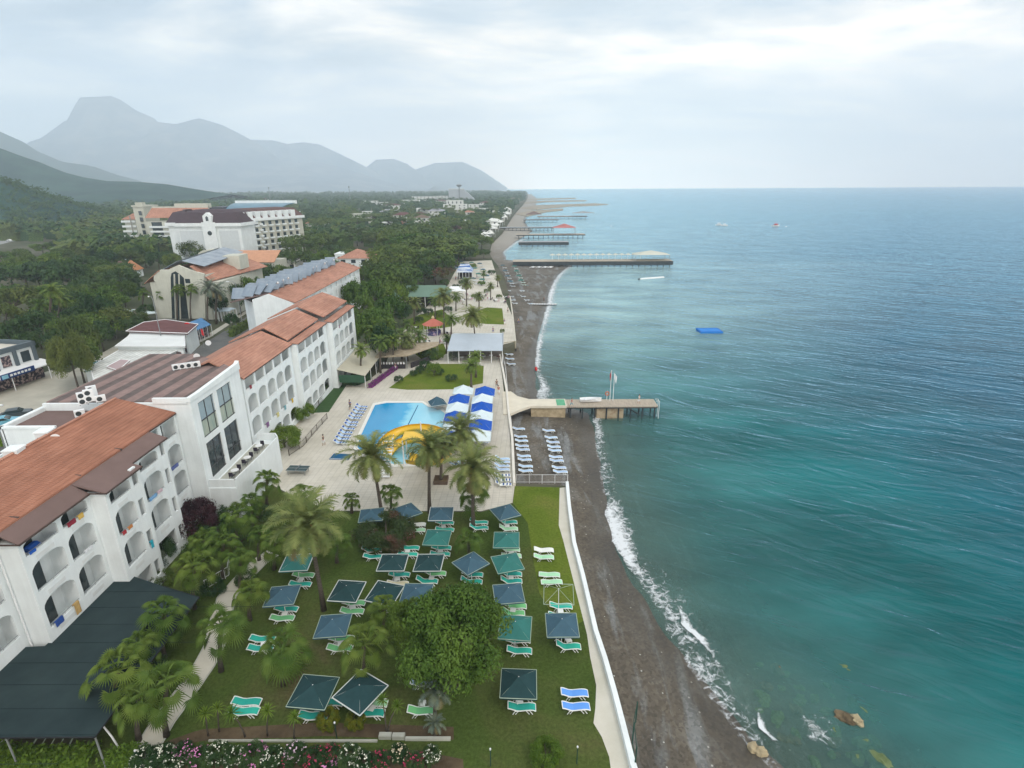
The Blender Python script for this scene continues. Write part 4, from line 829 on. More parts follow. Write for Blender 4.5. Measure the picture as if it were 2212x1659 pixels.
flat('seaside_path',[(1209,1054),(1207,1135),(1216,1165),(1240,1260),(1268,1370),(1275,1420),(1288,1480),(1286,1530),(1282,1562),(1300,1592),(1316,1635),(1330,1740),(1400,1760),(1370,1659),(1328,1500),(1288,1370),(1260,1250),(1240,1180),(1230,1100),(1225,1052)],.018,PATHM)
flat('road',[(-60,985),(0,950),(90,912),(180,870),(300,822),(400,772),(440,742),(500,706),(560,665),(600,640),(640,610),(655,612),(620,650),(560,700),(500,745),(440,790),(330,850),(200,920),(0,1010)],.004,ASPH)
flat('car_park',[(-80,965),(0,928),(90,897),(180,860),(300,805),(400,755),(430,735),(400,722),(260,740),(190,780),(150,805),(110,800),(60,815),(-20,800),(-300,900)],.008,mat('car_park_paving',(.42,.405,.345),.95,var=.12,scale=.3))
flat('pavement',[(120,858),(250,805),(385,752),(455,718),(520,678),(585,635),(590,640),(520,685),(455,728),(388,762),(250,815),(150,858)],.02,mat('pavement_slabs',(.42,.41,.36),.95,var=.1,scale=.5))
flat('road',[(-60,523),(0,513),(60,503),(112,497),(114,504),(60,514),(0,528),(-60,541)],.03,mat('far_road',(.30,.31,.31),.9,var=.08,scale=.1))
flat('car_park',[(160,538),(190,532),(225,541),(205,552),(175,550)],.03,mat('far_road',(.30,.31,.31),.9))
flat('road',[(868,588),(905,572),(935,577),(905,592)],.01,mat('pale_lane',(.40,.37,.30),.95,var=.1))
flat('terrace_paving',[(560,955),(600,915),(640,885),(655,905),(620,950),(600,965)],.02,mat('buff_paving',(.46,.42,.33),.95,var=.08,scale=.4))
flat('artificial_turf',[(735,802),(770,800),(710,890),(676,892)],.02,mat('dark_turf',(.04,.085,.03),.95,var=.15,scale=2))
# garden path (strip with kerbs)
def strip(name,vp,w,m,z,kind='structure'):
    pts=[P(X,Y) for X,Y in vp]; L_=[];R_=[]
    for i,p in enumerate(pts):
        d=(pts[min(i+1,len(pts)-1)]-pts[max(i-1,0)]); nn=Vector((-d.y,d.x,0)).normalized()*w/2; L_.append(p+nn); R_.append(p-nn)
    mb=MB()
    for i in range(len(pts)-1):
        q=[L_[i],R_[i],R_[i+1],L_[i+1]]; q=[(a.x,a.y,z) for a in q]
        if (Vector(q[1])-Vector(q[0])).cross(Vector(q[3])-Vector(q[0])).z<0: q=q[::-1]
        mb.face(q)
    o=mb.build(name,m); tag(o,kind=kind); return L_,R_
gp=[(255,1760),(318,1617),(352,1560),(398,1500),(440,1440),(466,1390),(476,1340),(490,1290),(520,1255),(560,1215),(590,1195)]
gL,gR=strip('garden_path',gp,1.7,PATHM,.02)
k=MB()
for side in (gL,gR):
    for a,b in zip(side,side[1:]): k.tube([(a.x,a.y,.05),(b.x,b.y,.05)],.06,4)
tag(k.build('path_kerb',GREYW),kind='structure')
flat('flower_bed',[(250,1640),(440,1600),(700,1590),(980,1598),(980,1570),(700,1560),(440,1575),(420,1580)],.016,SOIL)
flat('flower_bed',[(270,1760),(300,1660),(500,1630),(900,1620),(1000,1640),(1010,1760)],.02,SOIL)
# ---------------------------------------------------------------- walls
def wall_line(name,vp,th,z0,z1,m,label,cat='wall',z=0.0,cap=None,side=1):
    pts=[P(X,Y,z) if not isinstance(X,Vector) else X for X,Y in vp]; mb=MB(); n=len(pts); off=[]
    for i,p in enumerate(pts):
        d=(pts[min(i+1,n-1)]-pts[max(i-1,0)]); nn=Vector((-d.y,d.x,0)).normalized()*th*side; off.append(p+nn)
    vs=[];fs=[]
    for p,q in zip(pts,off): vs+=[(p.x,p.y,z0),(p.x,p.y,z1),(q.x,q.y,z1),(q.x,q.y,z0)]
    for i in range(n-1):
        for k_ in range(4): fs.append((i*4+k_,i*4+(k_+1)%4,(i+1)*4+(k_+1)%4,(i+1)*4+k_))
    fs+= [(3,2,1,0),((n-1)*4,(n-1)*4+1,(n-1)*4+2,(n-1)*4+3)]
    mb.mesh(vs,fs); return tag(mb.build(name,m),label,cat)
wall_line('sea_wall',[(1385,1700),(1371,1655),(1352,1580),(1331,1500),(1311,1430),(1291,1370),(1276,1305),(1263,1250),(1244,1180),(1233,1100),(1228,1048)],.38,-2.2,.55,WHITE,'white curving sea wall between concrete path and dark beach')
wall_line('sea_wall',[(1114,1050),(1109,950),(1101,893),(1097,850),(1088,800),(1079,757)],.35,-2.2,.45,mat('cream_wall',(.66,.64,.58),.9,var=.08,scale=.6),'straight cream sea wall beside the pool deck')
wall_line('terrace_wall',[(1086,742),(1114,738)],.35,-2.4,.12,mat('stone_wall',(.30,.27,.20),.95,col2=(.40,.37,.28),scale=1.2,bump=.8),'rough stone end wall of the lawn terrace above the beach')
wall_line('terrace_wall',[(1115,738),(1110,690),(1103,640)],.35,-2.4,.12,PATHM,'pale long edge wall of the far lawn terrace')
def fence(vp,h,z,label,m=METW,posts=6,panel=True,name='fence',base=None,cat='fence',rails=2):
    pts=[P(X,Y,z) for X,Y in vp]; root=empty(name,pts[0]); o=pts[0]; L_=[p-o for p in pts]
    r=MB()
    for i in range(rails):
        zz=h*(1-i*.85/max(1,rails-1)) if rails>1 else h
        r.tube([(p.x,p.y,zz) for p in L_],.03,5)
    r.build('rail',m,root)
    tot=sum((b-a).length for a,b in zip(L_,L_[1:]))
    for k_ in range(posts+1):
        d=tot*k_/posts; 
        for a,b in zip(L_,L_[1:]):
            l=(b-a).length
            if d<=l+1e-5: p=a.lerp(b,d/l); break
            d-=l
        q=MB(); q.box((p.x-.04,p.y-.04,0),(p.x+.04,p.y+.04,h+.03)); q.build('post',m,root)
    if panel:
        q=MB()
        for a,b in zip(L_,L_[1:]):
            n=max(1,int((b-a).length/.16))
            for k_ in range(n): p=a.lerp(b,(k_+.5)/n); q.tube([(p.x,p.y,.08),(p.x,p.y,h)],.009,3)
        q.build('mesh_bars',m,root)
    return tag(root,label,cat)
fence([(1116,1044),(1226,1044)],1.3,-1.7,'white mesh fence crossing the beach below the fresh lawn',posts=4)
fence([(1112,1046),(1107,950),(1103,905)],1.0,-1.7,'thin white railing on the beach side of the deck wall',posts=6,panel=False)
fence([(1097,858),(1092,800),(1084,765)],1.2,-1.7,'white railing on the beach north of the landing stage',posts=6,panel=False)
fence([(625,985),(655,965),(680,935),(707,905)],1.0,0,'grey picket fence around the round bush by the hotel',m=mat('dark_fence_wood',(.07,.055,.045),.9,var=.3),posts=6)
fence([(676,893),(700,862),(738,812),(800,808)],1.0,0,'grey picket fence along the dark turf strip',m=mat('dark_fence_wood',(.07,.055,.045),.9,var=.3),posts=7)
fence([(445,1275),(495,1245),(497,1225)],1.1,0,'light metal fence end beside the garden path',posts=2,panel=True)
fence([(1371,1659),(1365,1600),(1373,1560)],1.9,0,'dark green net fence corner on the sea wall',m=mat('green_post',(.02,.06,.045),.6),posts=2,panel=False)
# ---------------------------------------------------------------- dark canopy beside the near wing
def canopy():
    z=3.3; pts=[P(X,Y,z) for X,Y in ((-160,1700),(-160,1560),(0,1440),(114,1394),(240,1266),(277,1262),(352,1266),(420,1275),(300,1440),(235,1540),(205,1592),(0,1594))]
    xr=P(400,1275,z).x; root=empty('canopy',(-32,25,0)); o=Vector((-32,25,0))
    poly=[(-35.25,20),(-35.25,40.4),(-33.85,41.0),(-26.8,40.8),(-23.0,30.0),(-23.4,28.6),(-23.5,P(0,1594,z).y),(-35.25,P(0,1594,z).y)]
    a=P(352,1266,z); b=P(205,1592,z); c=P(0,1594,z)
    poly=[(-42,c.y),(-42,33),(-37.3,33.1),(-35.6,33.2),(-35.35,40.45),(-33.95,41.2),(a.x,a.y),(P(430,1290,z).x,P(430,1290,z).y),(b.x,b.y)]
    m=MB(); m.prism([(x-o.x,y-o.y) for x,y in poly],z-.06,z); m.build('canvas_roof',mat('dark_tarpaulin',(.020,.036,.040),.8,col2=(.030,.050,.053),scale=.35,thr=(.35,.65)),root)
    for k in range(9):
        y=24+k*1.9; sm=MB(); sm.tube([(-42.5-o.x if y<32 else -35.2-o.x,y-o.y,z+.004),(b.x-o.x+ (y-b.y)*.45-.15,y-o.y,z+.004)],.018,4); sm.build('seam',mat('seam_dark',(.012,.024,.027),.8),root)
    e=MB(); pp=poly[6:]+[poly[0]]
    for q,w in zip(pp,pp[1:]): e.tube([(q[0]-o.x,q[1]-o.y,z-.02),(w[0]-o.x,w[1]-o.y,z-.02)],.05,5)
    e.build('edge_pipe',mat('black_pipe',(.02,.022,.025),.5),root)
    for x,y in ((a.x-.5,a.y-.3),((a.x+b.x)/2,(a.y+b.y)/2),(b.x-.3,b.y+.3),(c.x,c.y+.3)):
        q=MB(); q.tube([(x-o.x,y-o.y,0),(x-o.x,y-o.y,z-.05)],.06,6); q.build('post',METG,root)
    tag(root,'large dark green tarpaulin canopy against the nearest hotel wing','canopy')
    t=empty('awning_post',P(262,1624)); m=MB(); m.tube([(0,0,0),(-.3,0,1.4),(-.75,.1,2.3),(-1.0,.1,2.35)],.06,6); m.build('arm',METW,t); tag(t,'white bent awning post at the canopy corner','awning post')
canopy()
# ---------------------------------------------------------------- swimming pool and slide
POOLW=None
def m_pool():
    m,N,L,out=nodes('pool_water'); b=N.new('ShaderNodeBsdfPrincipled'); L.new(b.outputs[0],out.inputs[0]); b.inputs['Roughness'].default_value=.06; b.inputs['IOR'].default_value=1.33
    g=N.new('ShaderNodeNewGeometry'); sp=N.new('ShaderNodeSeparateXYZ'); L.new(g.outputs['Position'],sp.inputs[0])
    e=mth(N,L,'ADD',mth(N,L,'MULTIPLY',sp.outputs[0],1.0),mth(N,L,'MULTIPLY',nz(N,L,g.outputs['Position'],.5,3),3.0))
    s=rampn(N,L,mrange(N,L,e,-20,-13),[(.0,(.01,.26,.52)),(.45,(.02,.33,.60)),(.62,(.20,.55,.72)),(1,(.30,.62,.76))]); L.new(s,b.inputs['Base Color'])
    bp=N.new('ShaderNodeBump'); bp.inputs['Strength'].default_value=.25; bp.inputs['Distance'].default_value=.05; L.new(nz(N,L,g.outputs['Position'],2.5,3),bp.inputs['Height']); L.new(bp.outputs[0],b.inputs['Normal']); return m
def pool():
    vp=[(810,876),(835,871),(912,871),(925,880),(950,885),(975,905),(985,940),(960,985),(905,1002),(850,1004),(800,990),(772,968),(778,945)]
    root=empty('swimming_pool',P(870,930)); o=root.location; pts=[P(X,Y)-o for X,Y in vp]
    m=MB(); m.face([(p.x,p.y,.05) for p in pts]); w=m.build('water',m_pool(),root); 
    if w.data.polygons[0].normal.z<0: w.data.flip_normals()
    c=MB(); n=len(pts); cen=sum(pts,Vector())/n
    for i in range(n):
        a,b=pts[i],pts[(i+1)%n]; A=cen+(a-cen)*1.07; B=cen+(b-cen)*1.07; c.prism([(a.x,a.y),(b.x,b.y),(B.x,B.y),(A.x,A.y)],.02,.13)
    c.build('coping',mat('pool_coping',(.70,.70,.66),.8,var=.05),root)
    l=MB(); a=P(903,876)-o; b=P(868,945)-o; l.tube([(a.x,a.y,.03),(b.x,b.y,.03)],.10,4); l.build('lane_line',mat('lane_blue',(.02,.12,.25),.6),root)
    tag(root,'blue swimming pool with a dark lane line and pale coping','swimming pool')
    YEL=mat('yellow_plastic',(.72,.46,.02),.35,var=.06,spec=.5)
    s=empty('water_slide',P(900,1000)); o=s.location
    def flume(pts,r,name):
        mb=MB(); n=8; P_=[P(X,Y,z)-o for X,Y,z in pts]; q=[]
        for i in range(len(P_)-1):
            for k_ in range(4):
                t=k_/4; p0,p1,p2,p3=P_[max(i-1,0)],P_[i],P_[i+1],P_[min(i+2,len(P_)-1)]
                q.append(.5*((2*p1)+(-p0+p2)*t+(2*p0-5*p1+4*p2-p3)*t*t+(-p0+3*p1-3*p2+p3)*t**3))
        q.append(P_[-1]); vs=[];fs=[]; 
        for i,p in enumerate(q):
            t=(q[min(i+1,len(q)-1)]-q[max(i-1,0)]); t.z=0; t.normalize(); sd=Vector((-t.y,t.x,0))
            for off in (0,.06):
                for k_ in range(n+1):
                    a=PI+PI*k_/n; vs.append(p+sd*math.cos(a)*(r+off)+Vector((0,0,1))*math.sin(a)*(r+off))
        w=2*(n+1)
        for i in range(len(q)-1):
            for k_ in range(n): fs.append((i*w+k_,i*w+k_+1,(i+1)*w+k_+1,(i+1)*w+k_)); fs.append((i*w+n+1+k_+1,i*w+n+1+k_,(i+1)*w+n+1+k_,(i+1)*w+n+1+k_+1))
            for k_ in (0,n): fs.append((i*w+k_,(i+1)*w+k_,(i+1)*w+n+1+k_,i*w+n+1+k_))
        mb.mesh(vs,fs); mb.build(name,YEL,s,smooth=True)
    flume([(826,962,.7),(838,945,.95),(858,930,1.3),(890,921,1.8),(925,922,2.3),(955,935,2.8),(968,960,3.2),(950,985,3.6),(915,990,4.0),(880,985,4.3)],.9,'flume')
    flume([(838,975,.7),(850,962,1.0),(870,950,1.5),(900,945,2.0),(925,955,2.6),(930,975,3.3),(915,988,3.9)],.8,'flume')
    d=MB(); d.box((-1.6,-1.2,4.0),(2.2,1.4,4.15)); d.build('platform',YEL,s)
    for x,y in ((-1.5,-1.1),(2.1,-1.1),(-1.5,1.3),(2.1,1.3),(-3.8,3.0),(3.8,3.5),(0,5)): m=MB(); m.tube([(x,y,0),(x,y,4.0 if abs(x)<3 else 2.4)],.09,6); m.build('leg',METW,s)
    st=MB()
    for i in range(12): st.box((-4.0-i*.0,-1.0-i*.32,3.7-i*.31),(-2.8,-.7-i*.32,3.78-i*.31))
    st.box((-4.05,-4.9,0),(-3.98,-.7,.1)); st.tube([(-4.1,-.7,4.7),(-4.1,-4.8,.9)],.035,5); st.tube([(-2.7,-.7,4.7),(-2.7,-4.8,.9)],.035,5); st.build('stairs',METW,s)
    tag(s,'curved yellow water slide on poles over the pool','water slide')
pool()
# ---------------------------------------------------------------- parasols
PC={'slate':mat('slate_canvas',(.050,.105,.145),.85,var=.1,scale=1.0),'teal':mat('teal_canvas',(.035,.155,.140),.85,var=.1,scale=1.0),'dark':mat('dark_canvas',(.018,.050,.055),.85,var=.12,scale=1.0),'blue':mat('blue_canvas',(.015,.085,.42),.8,var=.1),'white':mat('white_canvas',(.60,.70,.73),.8,var=.05)}
EDGE=mat('sage_pipe',(.34,.42,.34),.5,var=.1); EDGEW=mat('white_pipe',(.52,.56,.54),.5,var=.05)
def parasol_parts(root,col,edge,half=1.3,zr=2.1,zp=2.75,net=False):
    if not net:
        m=MB(); n=5
        for k_ in range(4):
            a=Vector((half*(1,1,-1,-1)[k_],half*(-1,1,1,-1)[k_],zr)); b=Vector((half*(1,-1,-1,1)[k_],half*(1,1,-1,-1)[k_],zr)); t=Vector((0,0,zp))
            for i in range(n):
                for j in range(n-i):
                    def q(u,v): # barycentric with sag
                        p=t+(a-t)*u/n+(b-t)*v/n; w=(u+v)/n; e=4*min(u,v)/max(1,(u+v))*.5 if u+v else 0; p.z-=.10*w*(1-w)*4*(.3+.7*e)*.6; return p
                    m.face([q(i,j),q(i+1,j),q(i,j+1)])
                    if j<n-i-1: m.face([q(i+1,j),q(i+1,j+1),q(i,j+1)])
        m.build('canvas',PC[col],root)
        v=MB(); 
        for k_ in range(4):
            a=Vector((half*(1,1,-1,-1)[k_],half*(-1,1,1,-1)[k_],zr)); b=Vector((half*(1,-1,-1,1)[k_],half*(1,1,-1,-1)[k_],zr)); v.face([a,b,b-Vector((0,0,.13)),a-Vector((0,0,.13))])
        v.build('valance',PC[col],root)
    e=MB(); c=[(half,-half,zr+.01),(half,half,zr+.01),(-half,half,zr+.01),(-half,-half,zr+.01)]
    for i in range(4): e.tube([c[i],c[(i+1)%4]],.028 if edge is EDGE else .045,5)
    e.build('frame',edge,root)
    r=MB()
    for p in c: r.tube([(0,0,zp-.05),(p[0],p[1],zr-.02)],.018,4)
    r.build('ribs',edge,root)
    p=MB(); p.tube([(0,0,0),(0,0,zp)],.035,6); p.build('pole',METW,root)
    b=MB(); b.tube([(0,0,0),(0,0,.10)],[.28,.25],10); b.build('base',GREYW,root)
PSRC={}
def parasol(X,Y,col,rot,edge=EDGE,label='',half=1.3,z=0,zr=2.1,zp=2.75,name='parasol',cat='parasol',group='square parasols on the lawn',net=False):
    k_=(col,edge.name,half,net)
    if k_ not in PSRC: r=empty(name); parasol_parts(r,col,edge,half,zr,zp,net); PSRC[k_]=r
    else: r=copy_tree(PSRC[k_])
    r.location=P(X,Y,z+zr+.2); r.location.z=z; r.rotation_euler=(R(rng.uniform(-2,2)),R(rng.uniform(-2,2)),R(rot)); return tag(r,label,cat,group)
# ---------------------------------------------------------------- sun loungers
FAB={'teal':mat('teal_sling',(.03,.40,.32),.6,var=.06,rnd=.12),'green':mat('green_sling',(.17,.50,.22),.6,var=.06,rnd=.1),'mint':mat('mint_sling',(.36,.66,.42),.6,var=.05),'cream':mat('cream_sling',(.62,.58,.40),.6,var=.05),'white':mat('white_sling',(.74,.77,.74),.6,var=.03),'sky':mat('blue_sling',(.12,.32,.78),.6,var=.05),'pale':mat('pale_blue_sling',(.38,.52,.72),.6,var=.08,rnd=.1),'navy':mat('navy_sling',(.03,.08,.30),.6,var=.06)}
LP=mat('white_plastic',(.74,.77,.74),.4,var=.03)
def slab(prof,w,m,name,root,t=.05):
    mb=MB(); up_=[(x,z) for x,z in prof]; dn=[(x,z-t) for x,z in prof[::-1]]; 
    n=len(prof); vs=[(x,-w/2,z) for x,z in up_]+[(x,w/2,z) for x,z in up_]+[(x,-w/2,z-t) for x,z in up_]+[(x,w/2,z-t) for x,z in up_]; fs=[]
    for i in range(n-1): fs+=[(i,i+1,n+i+1,n+i),(2*n+i,3*n+i,3*n+i+1,2*n+i+1),(i,2*n+i,2*n+i+1,i+1),(n+i,n+i+1,3*n+i+1,3*n+i)]
    fs+=[(0,n,3*n,2*n),(n-1,3*n-1,4*n-1,2*n-1)]; mb.mesh(vs,fs); return mb.build(name,m,root)
def lounger_proto(fab,back,stripe=None):
    """head towards -x; length about 1.95"""
    r=empty('sun_lounger'); w=.62; zs=.36
    seat=[(-.35,zs),(-.15,zs-.03),(.2,zs+.02),(.55,zs+.05),(.85,zs+.02),(1.02,zs-.05)]
    slab(seat,w-.08,FAB[fab],'seat',r)
    h={'up':.42,'low':.2,'flat':.02}[back]; bk_=[(-.95,zs+h),(-.8,zs+h*.86),(-.5,zs+h*.28),(-.35,zs)]; slab(bk_,w-.08,FAB[fab],'backrest',r)
    f=MB()
    for s in (-1,1):
        y=s*w/2; f.tube([(-.97,y,zs+h),(-.8,y,zs+h*.84),(-.37,y,zs-.02),(-.1,y,zs-.05),(.3,y,zs),(.6,y,zs+.03),(.88,y,zs),(1.04,y,zs-.08)],.042,5)
    f.tube([(-.97,-w/2,zs+h),(-.97,w/2,zs+h)],.04,5); f.tube([(1.04,-w/2,zs-.08),(1.04,w/2,zs-.08)],.04,5); f.build('frame',LP,r)
    for s in (-1,1):
        y=s*w/2
        l=MB(); l.tube([(-.62,y*1.05,0),(-.45,y,zs-.08),(-.2,y,zs-.07),(-.42,y*1.05,.02)],.035,5); l.build('leg',LP,r)
        l=MB(); l.tube([(.82,y*1.05,0),(.6,y,zs-.02),(.35,y,zs-.04),(.58,y*1.05,.02)],.035,5); l.build('leg',LP,r)
    if stripe:
        for a,b in ((-.05,.12),(.42,.62),(.80,.97)): slab([(a,zs+.045),((a+b)/2,zs+.06),(b,zs+.04)],w-.06,FAB[stripe],'stripe',r,.03)
        slab([(-.86,zs+h+.0+.02),(-.66,zs+h*.58+.03)],w-.06,FAB[stripe],'stripe',r,.03)
    return r
LSRC={}
def lounger(X,Y,fab,rot=0,back='up',label='',z=0,group=None,stripe=None,cat='sun lounger'):
    k_=(fab,back,stripe)
    if k_ not in LSRC: r=lounger_proto(fab,back,stripe); LSRC[k_]=r
    else: r=copy_tree(LSRC[k_])
    p=P(X,Y,z+.35); r.location=(p.x,p.y,z); r.rotation_euler=(0,0,R(rot+rng.uniform(-3,3))); return tag(r,label,cat,group)
TSRC=[]
def table(X,Y,label,z=0):
    if not TSRC:
        r=empty('side_table'); t=MB(); t.prism([(-.22,-.25),(.22,-.25),(.25,-.22),(.25,.22),(.22,.25),(-.22,.25),(-.25,.22),(-.25,-.22)],.40,.44); t.build('table_top',LP,r)
        for sx in (-1,1):
            for sy in (-1,1): l=MB(); l.tube([(sx*.2,sy*.2,.4),(sx*.24,sy*.24,0)],[.035,.025],5); l.build('leg',LP,r)
        TSRC.append(r)
    else: r=copy_tree(TSRC[0])
    p=P(X,Y,z+.42); r.location=(p.x,p.y,z); r.rotation_euler=(0,0,R(rng.uniform(-20,20))); return tag(r,label,'side table','white side tables between loungers')
# lawn parasols: X,Y of canopy, colour, turn, edge, name used in labels
PAR=[(803,1109,'slate',8,EDGE,'slate blue parasol behind the bougainvillea bush, half hidden by a palm trunk'),
(876,1101,'slate',38,EDGE,'slate blue parasol turned cornerwise at the deck edge'),
(952,1106,'slate',2,EDGEW,'slate blue parasol straight beside the deck edge palm trunk'),
(944,1157,'teal',-3,EDGE,'teal parasol right of the bougainvillea bush'),
(848,1212,'dark',0,EDGEW,'dark green parasol with white rim just below the bougainvillea bush'),
(928,1212,'dark',-2,EDGEW,'dark green parasol with white rim, right one of the level pair'),
(1018,1213,'slate',40,EDGE,'slate blue parasol turned cornerwise above the big leafy tree'),
(640,1212,'teal',5,EDGEW,'teal parasol under the drooping fronds of the tall left palm'),
(750,1272,'dark',-6,EDGEW,'dark green parasol with white rim right of the leaning palm trunk'),
(830,1276,'dark',-14,EDGEW,'dark green parasol with white rim above the small fan palm'),
(900,1278,'slate',-3,EDGE,'slate blue parasol touching the left side of the big leafy tree'),
(610,1283,'slate',6,EDGE,'slate blue parasol half behind the fan palm by the path'),
(720,1348,'slate',4,EDGE,'slate blue parasol below the foot of the leaning palm'),
(1090,1103,'slate',28,EDGE,'slate blue parasol topmost of the row along the fresh lawn'),
(1094,1162,'teal',-1,EDGE,'teal parasol second from the top along the fresh lawn'),
(1095,1212,'teal',17,EDGE,'teal parasol third from the top along the fresh lawn'),
(1098,1279,'slate',7,EDGE,'slate blue parasol right of the big leafy tree crown top'),
(1112,1350,'teal',-5,EDGE,'teal parasol partly behind the big leafy tree on its right'),
(1214,1345,'slate',0,EDGE,'slate blue parasol nearest the seaside path'),
(1119,1473,'dark',-2,EDGE,'dark green parasol low at the right edge of the big leafy tree'),
(675,1490,'dark',-5,EDGE,'dark green parasol among the yuccas at the bottom of the garden'),
(780,1488,'dark',-32,EDGEW,'dark green parasol with white rim turned cornerwise near the bottom'),
(655,1166,'slate',10,EDGE,'slate blue parasol hidden behind the crown of the tall left palm')]
for X,Y,c,rt_,ed,lb in PAR: parasol(X,Y,c,rt_,ed,lb,half=1.38 if c=='dark' and Y>1480 else 1.3)
parasol(1208,1279,'slate',-4,EDGE,'bare parasol frame without canvas beside the seaside path',net=True)
# loungers on the lawn
LG=[(960,1129,'teal','low','upper teal lounger under the parasol beside the deck edge palm trunk'),(960,1144,'teal','low','lower teal lounger under the parasol beside the deck edge palm trunk'),
(899,1133,'white','low','upper pale lounger right of the bougainvillea bush'),(898,1145,'mint','low','lower pale green lounger right of the bougainvillea bush'),
(1034,1128,'teal','up','upper teal lounger right of the tall palm trunk by the deck'),(1034,1140,'teal','up','lower teal lounger right of the tall palm trunk by the deck'),
(1097,1128,'teal','up','teal lounger under the topmost parasol of the right row'),(1098,1142,'mint','up','mint lounger under the topmost parasol of the right row'),
(953,1183,'teal','low','upper teal lounger below the teal parasol right of the bougainvillea'),(950,1197,'teal','low','lower teal lounger below the teal parasol right of the bougainvillea'),
(884,1183,'teal','low','upper teal lounger below the bougainvillea bush'),(880,1197,'teal','low','lower teal lounger below the bougainvillea bush'),
(803,1188,'teal','up','upper teal lounger left of the bougainvillea trunk'),(806,1202,'teal','low','lower teal lounger left of the bougainvillea trunk'),
(1101,1187,'mint','up','mint lounger below the second parasol of the right row'),(1104,1201,'mint','low','lower mint lounger below the second parasol of the right row'),
(862,1241,'teal','low','teal lounger below the left white rimmed parasol of the level pair'),(858,1261,'cream','low','cream lounger below the left white rimmed parasol of the level pair'),
(940,1239,'green','up','green lounger below the right white rimmed parasol of the level pair'),(922,1255,'teal','up','teal lounger above the big leafy tree top left'),
(1020,1241,'teal','up','upper teal lounger below the cornerwise slate parasol'),(1018,1256,'teal','up','lower teal lounger below the cornerwise slate parasol'),
(655,1242,'green','low','green lounger left of the leaning palm trunk'),(648,1262,'teal','low','teal lounger left of the leaning palm trunk'),
(764,1302,'green','low','upper green lounger right of the leaning palm foot'),(760,1320,'green','low','lower green lounger right of the leaning palm foot'),
(618,1315,'teal','low','teal lounger above the wide fan palm crown'),(609,1335,'green','low','green lounger above the wide fan palm crown'),
(737,1379,'green','low','upper green lounger below the slate parasol at mid lawn'),(733,1400,'green','low','lower green lounger below the slate parasol at mid lawn'),
(566,1380,'teal','low','upper teal lounger left of the wide fan palm'),(562,1400,'teal','low','lower teal lounger left of the wide fan palm'),
(1104,1240,'teal','up','upper teal lounger below the third parasol of the right row'),(1104,1255,'teal','up','lower teal lounger below the third parasol of the right row'),
(1112,1309,'green','up','upper green lounger right of the big leafy tree'),(1108,1324,'green','up','lower green lounger right of the big leafy tree'),
(1118,1382,'teal','low','upper teal lounger at the lower right of the big leafy tree'),(1121,1405,'teal','low','lower teal lounger at the lower right of the big leafy tree'),
(1174,1188,'white','low','white lounger on the fresh lawn'),(1174,1203,'mint','low','mint lounger just below the white lounger'),
(1186,1241,'mint','flat','upper flat mint lounger on the fresh lawn'),(1191,1257,'mint','flat','lower flat mint lounger on the fresh lawn'),
(1211,1309,'teal','low','teal lounger below the bare parasol frame'),(1209,1330,'teal','low','teal lounger hidden above the parasol nearest the path'),
(1213,1371,'teal','low','teal lounger just below the parasol nearest the path'),(1227,1396,'teal','up','teal lounger lowest by the parasol nearest the path'),
(1126,1500,'teal','low','teal lounger hidden under the low right dark parasol'),(1126,1527,'teal','low','teal lounger below the low right dark parasol'),
(1240,1497,'sky','low','upper bright blue lounger by the seaside path'),(1243,1526,'sky','low','lower bright blue lounger by the seaside path'),
(711,1516,'teal','low','teal lounger right of the dark parasol among the yuccas'),(676,1546,'teal','low','teal lounger left of the yellow shrub at the bottom'),
(806,1518,'mint','low','pale lounger under the cornerwise dark parasol'),(799,1539,'teal','low','teal lounger left of the forked yucca'),
(915,1474,'pale','low','bluish lounger behind the grey palm fronds'),(910,1535,'green','low','green lounger below the grey palm fronds'),
(532,1516,'teal','low','upper teal lounger right of the bottom left yuccas'),(527,1536,'teal','low','lower teal lounger right of the bottom left yuccas')]
for X,Y,c,b,lb in LG: lounger(X,Y,c,0,b,lb,group='loungers on the garden lawn')
TB=[(958,1137,'under the parasol beside the deck edge palm trunk'),(880,1190,'below the bougainvillea bush'),(952,1190,'below the teal parasol right of the bougainvillea'),(1096,1136,'under the topmost parasol of the right row'),(1104,1194,'below the second parasol of the right row'),(858,1250,'below the left white rimmed parasol'),(932,1248,'below the right white rimmed parasol'),(1104,1247,'below the third parasol of the right row'),(650,1252,'left of the leaning palm trunk'),(762,1311,'right of the leaning palm foot'),(615,1325,'above the wide fan palm'),(736,1389,'below the slate parasol at mid lawn'),(570,1390,'left of the wide fan palm'),(1108,1317,'right of the big leafy tree'),(1211,1320,'below the bare parasol frame'),(1228,1382,'by the parasol nearest the path'),(1122,1513,'under the low right dark parasol'),(692,1531,'among the yuccas'),(802,1529,'under the cornerwise dark parasol'),(912,1518,'behind the grey palm fronds')]
for X,Y,l in TB: table(X,Y,'small white plastic table '+l)
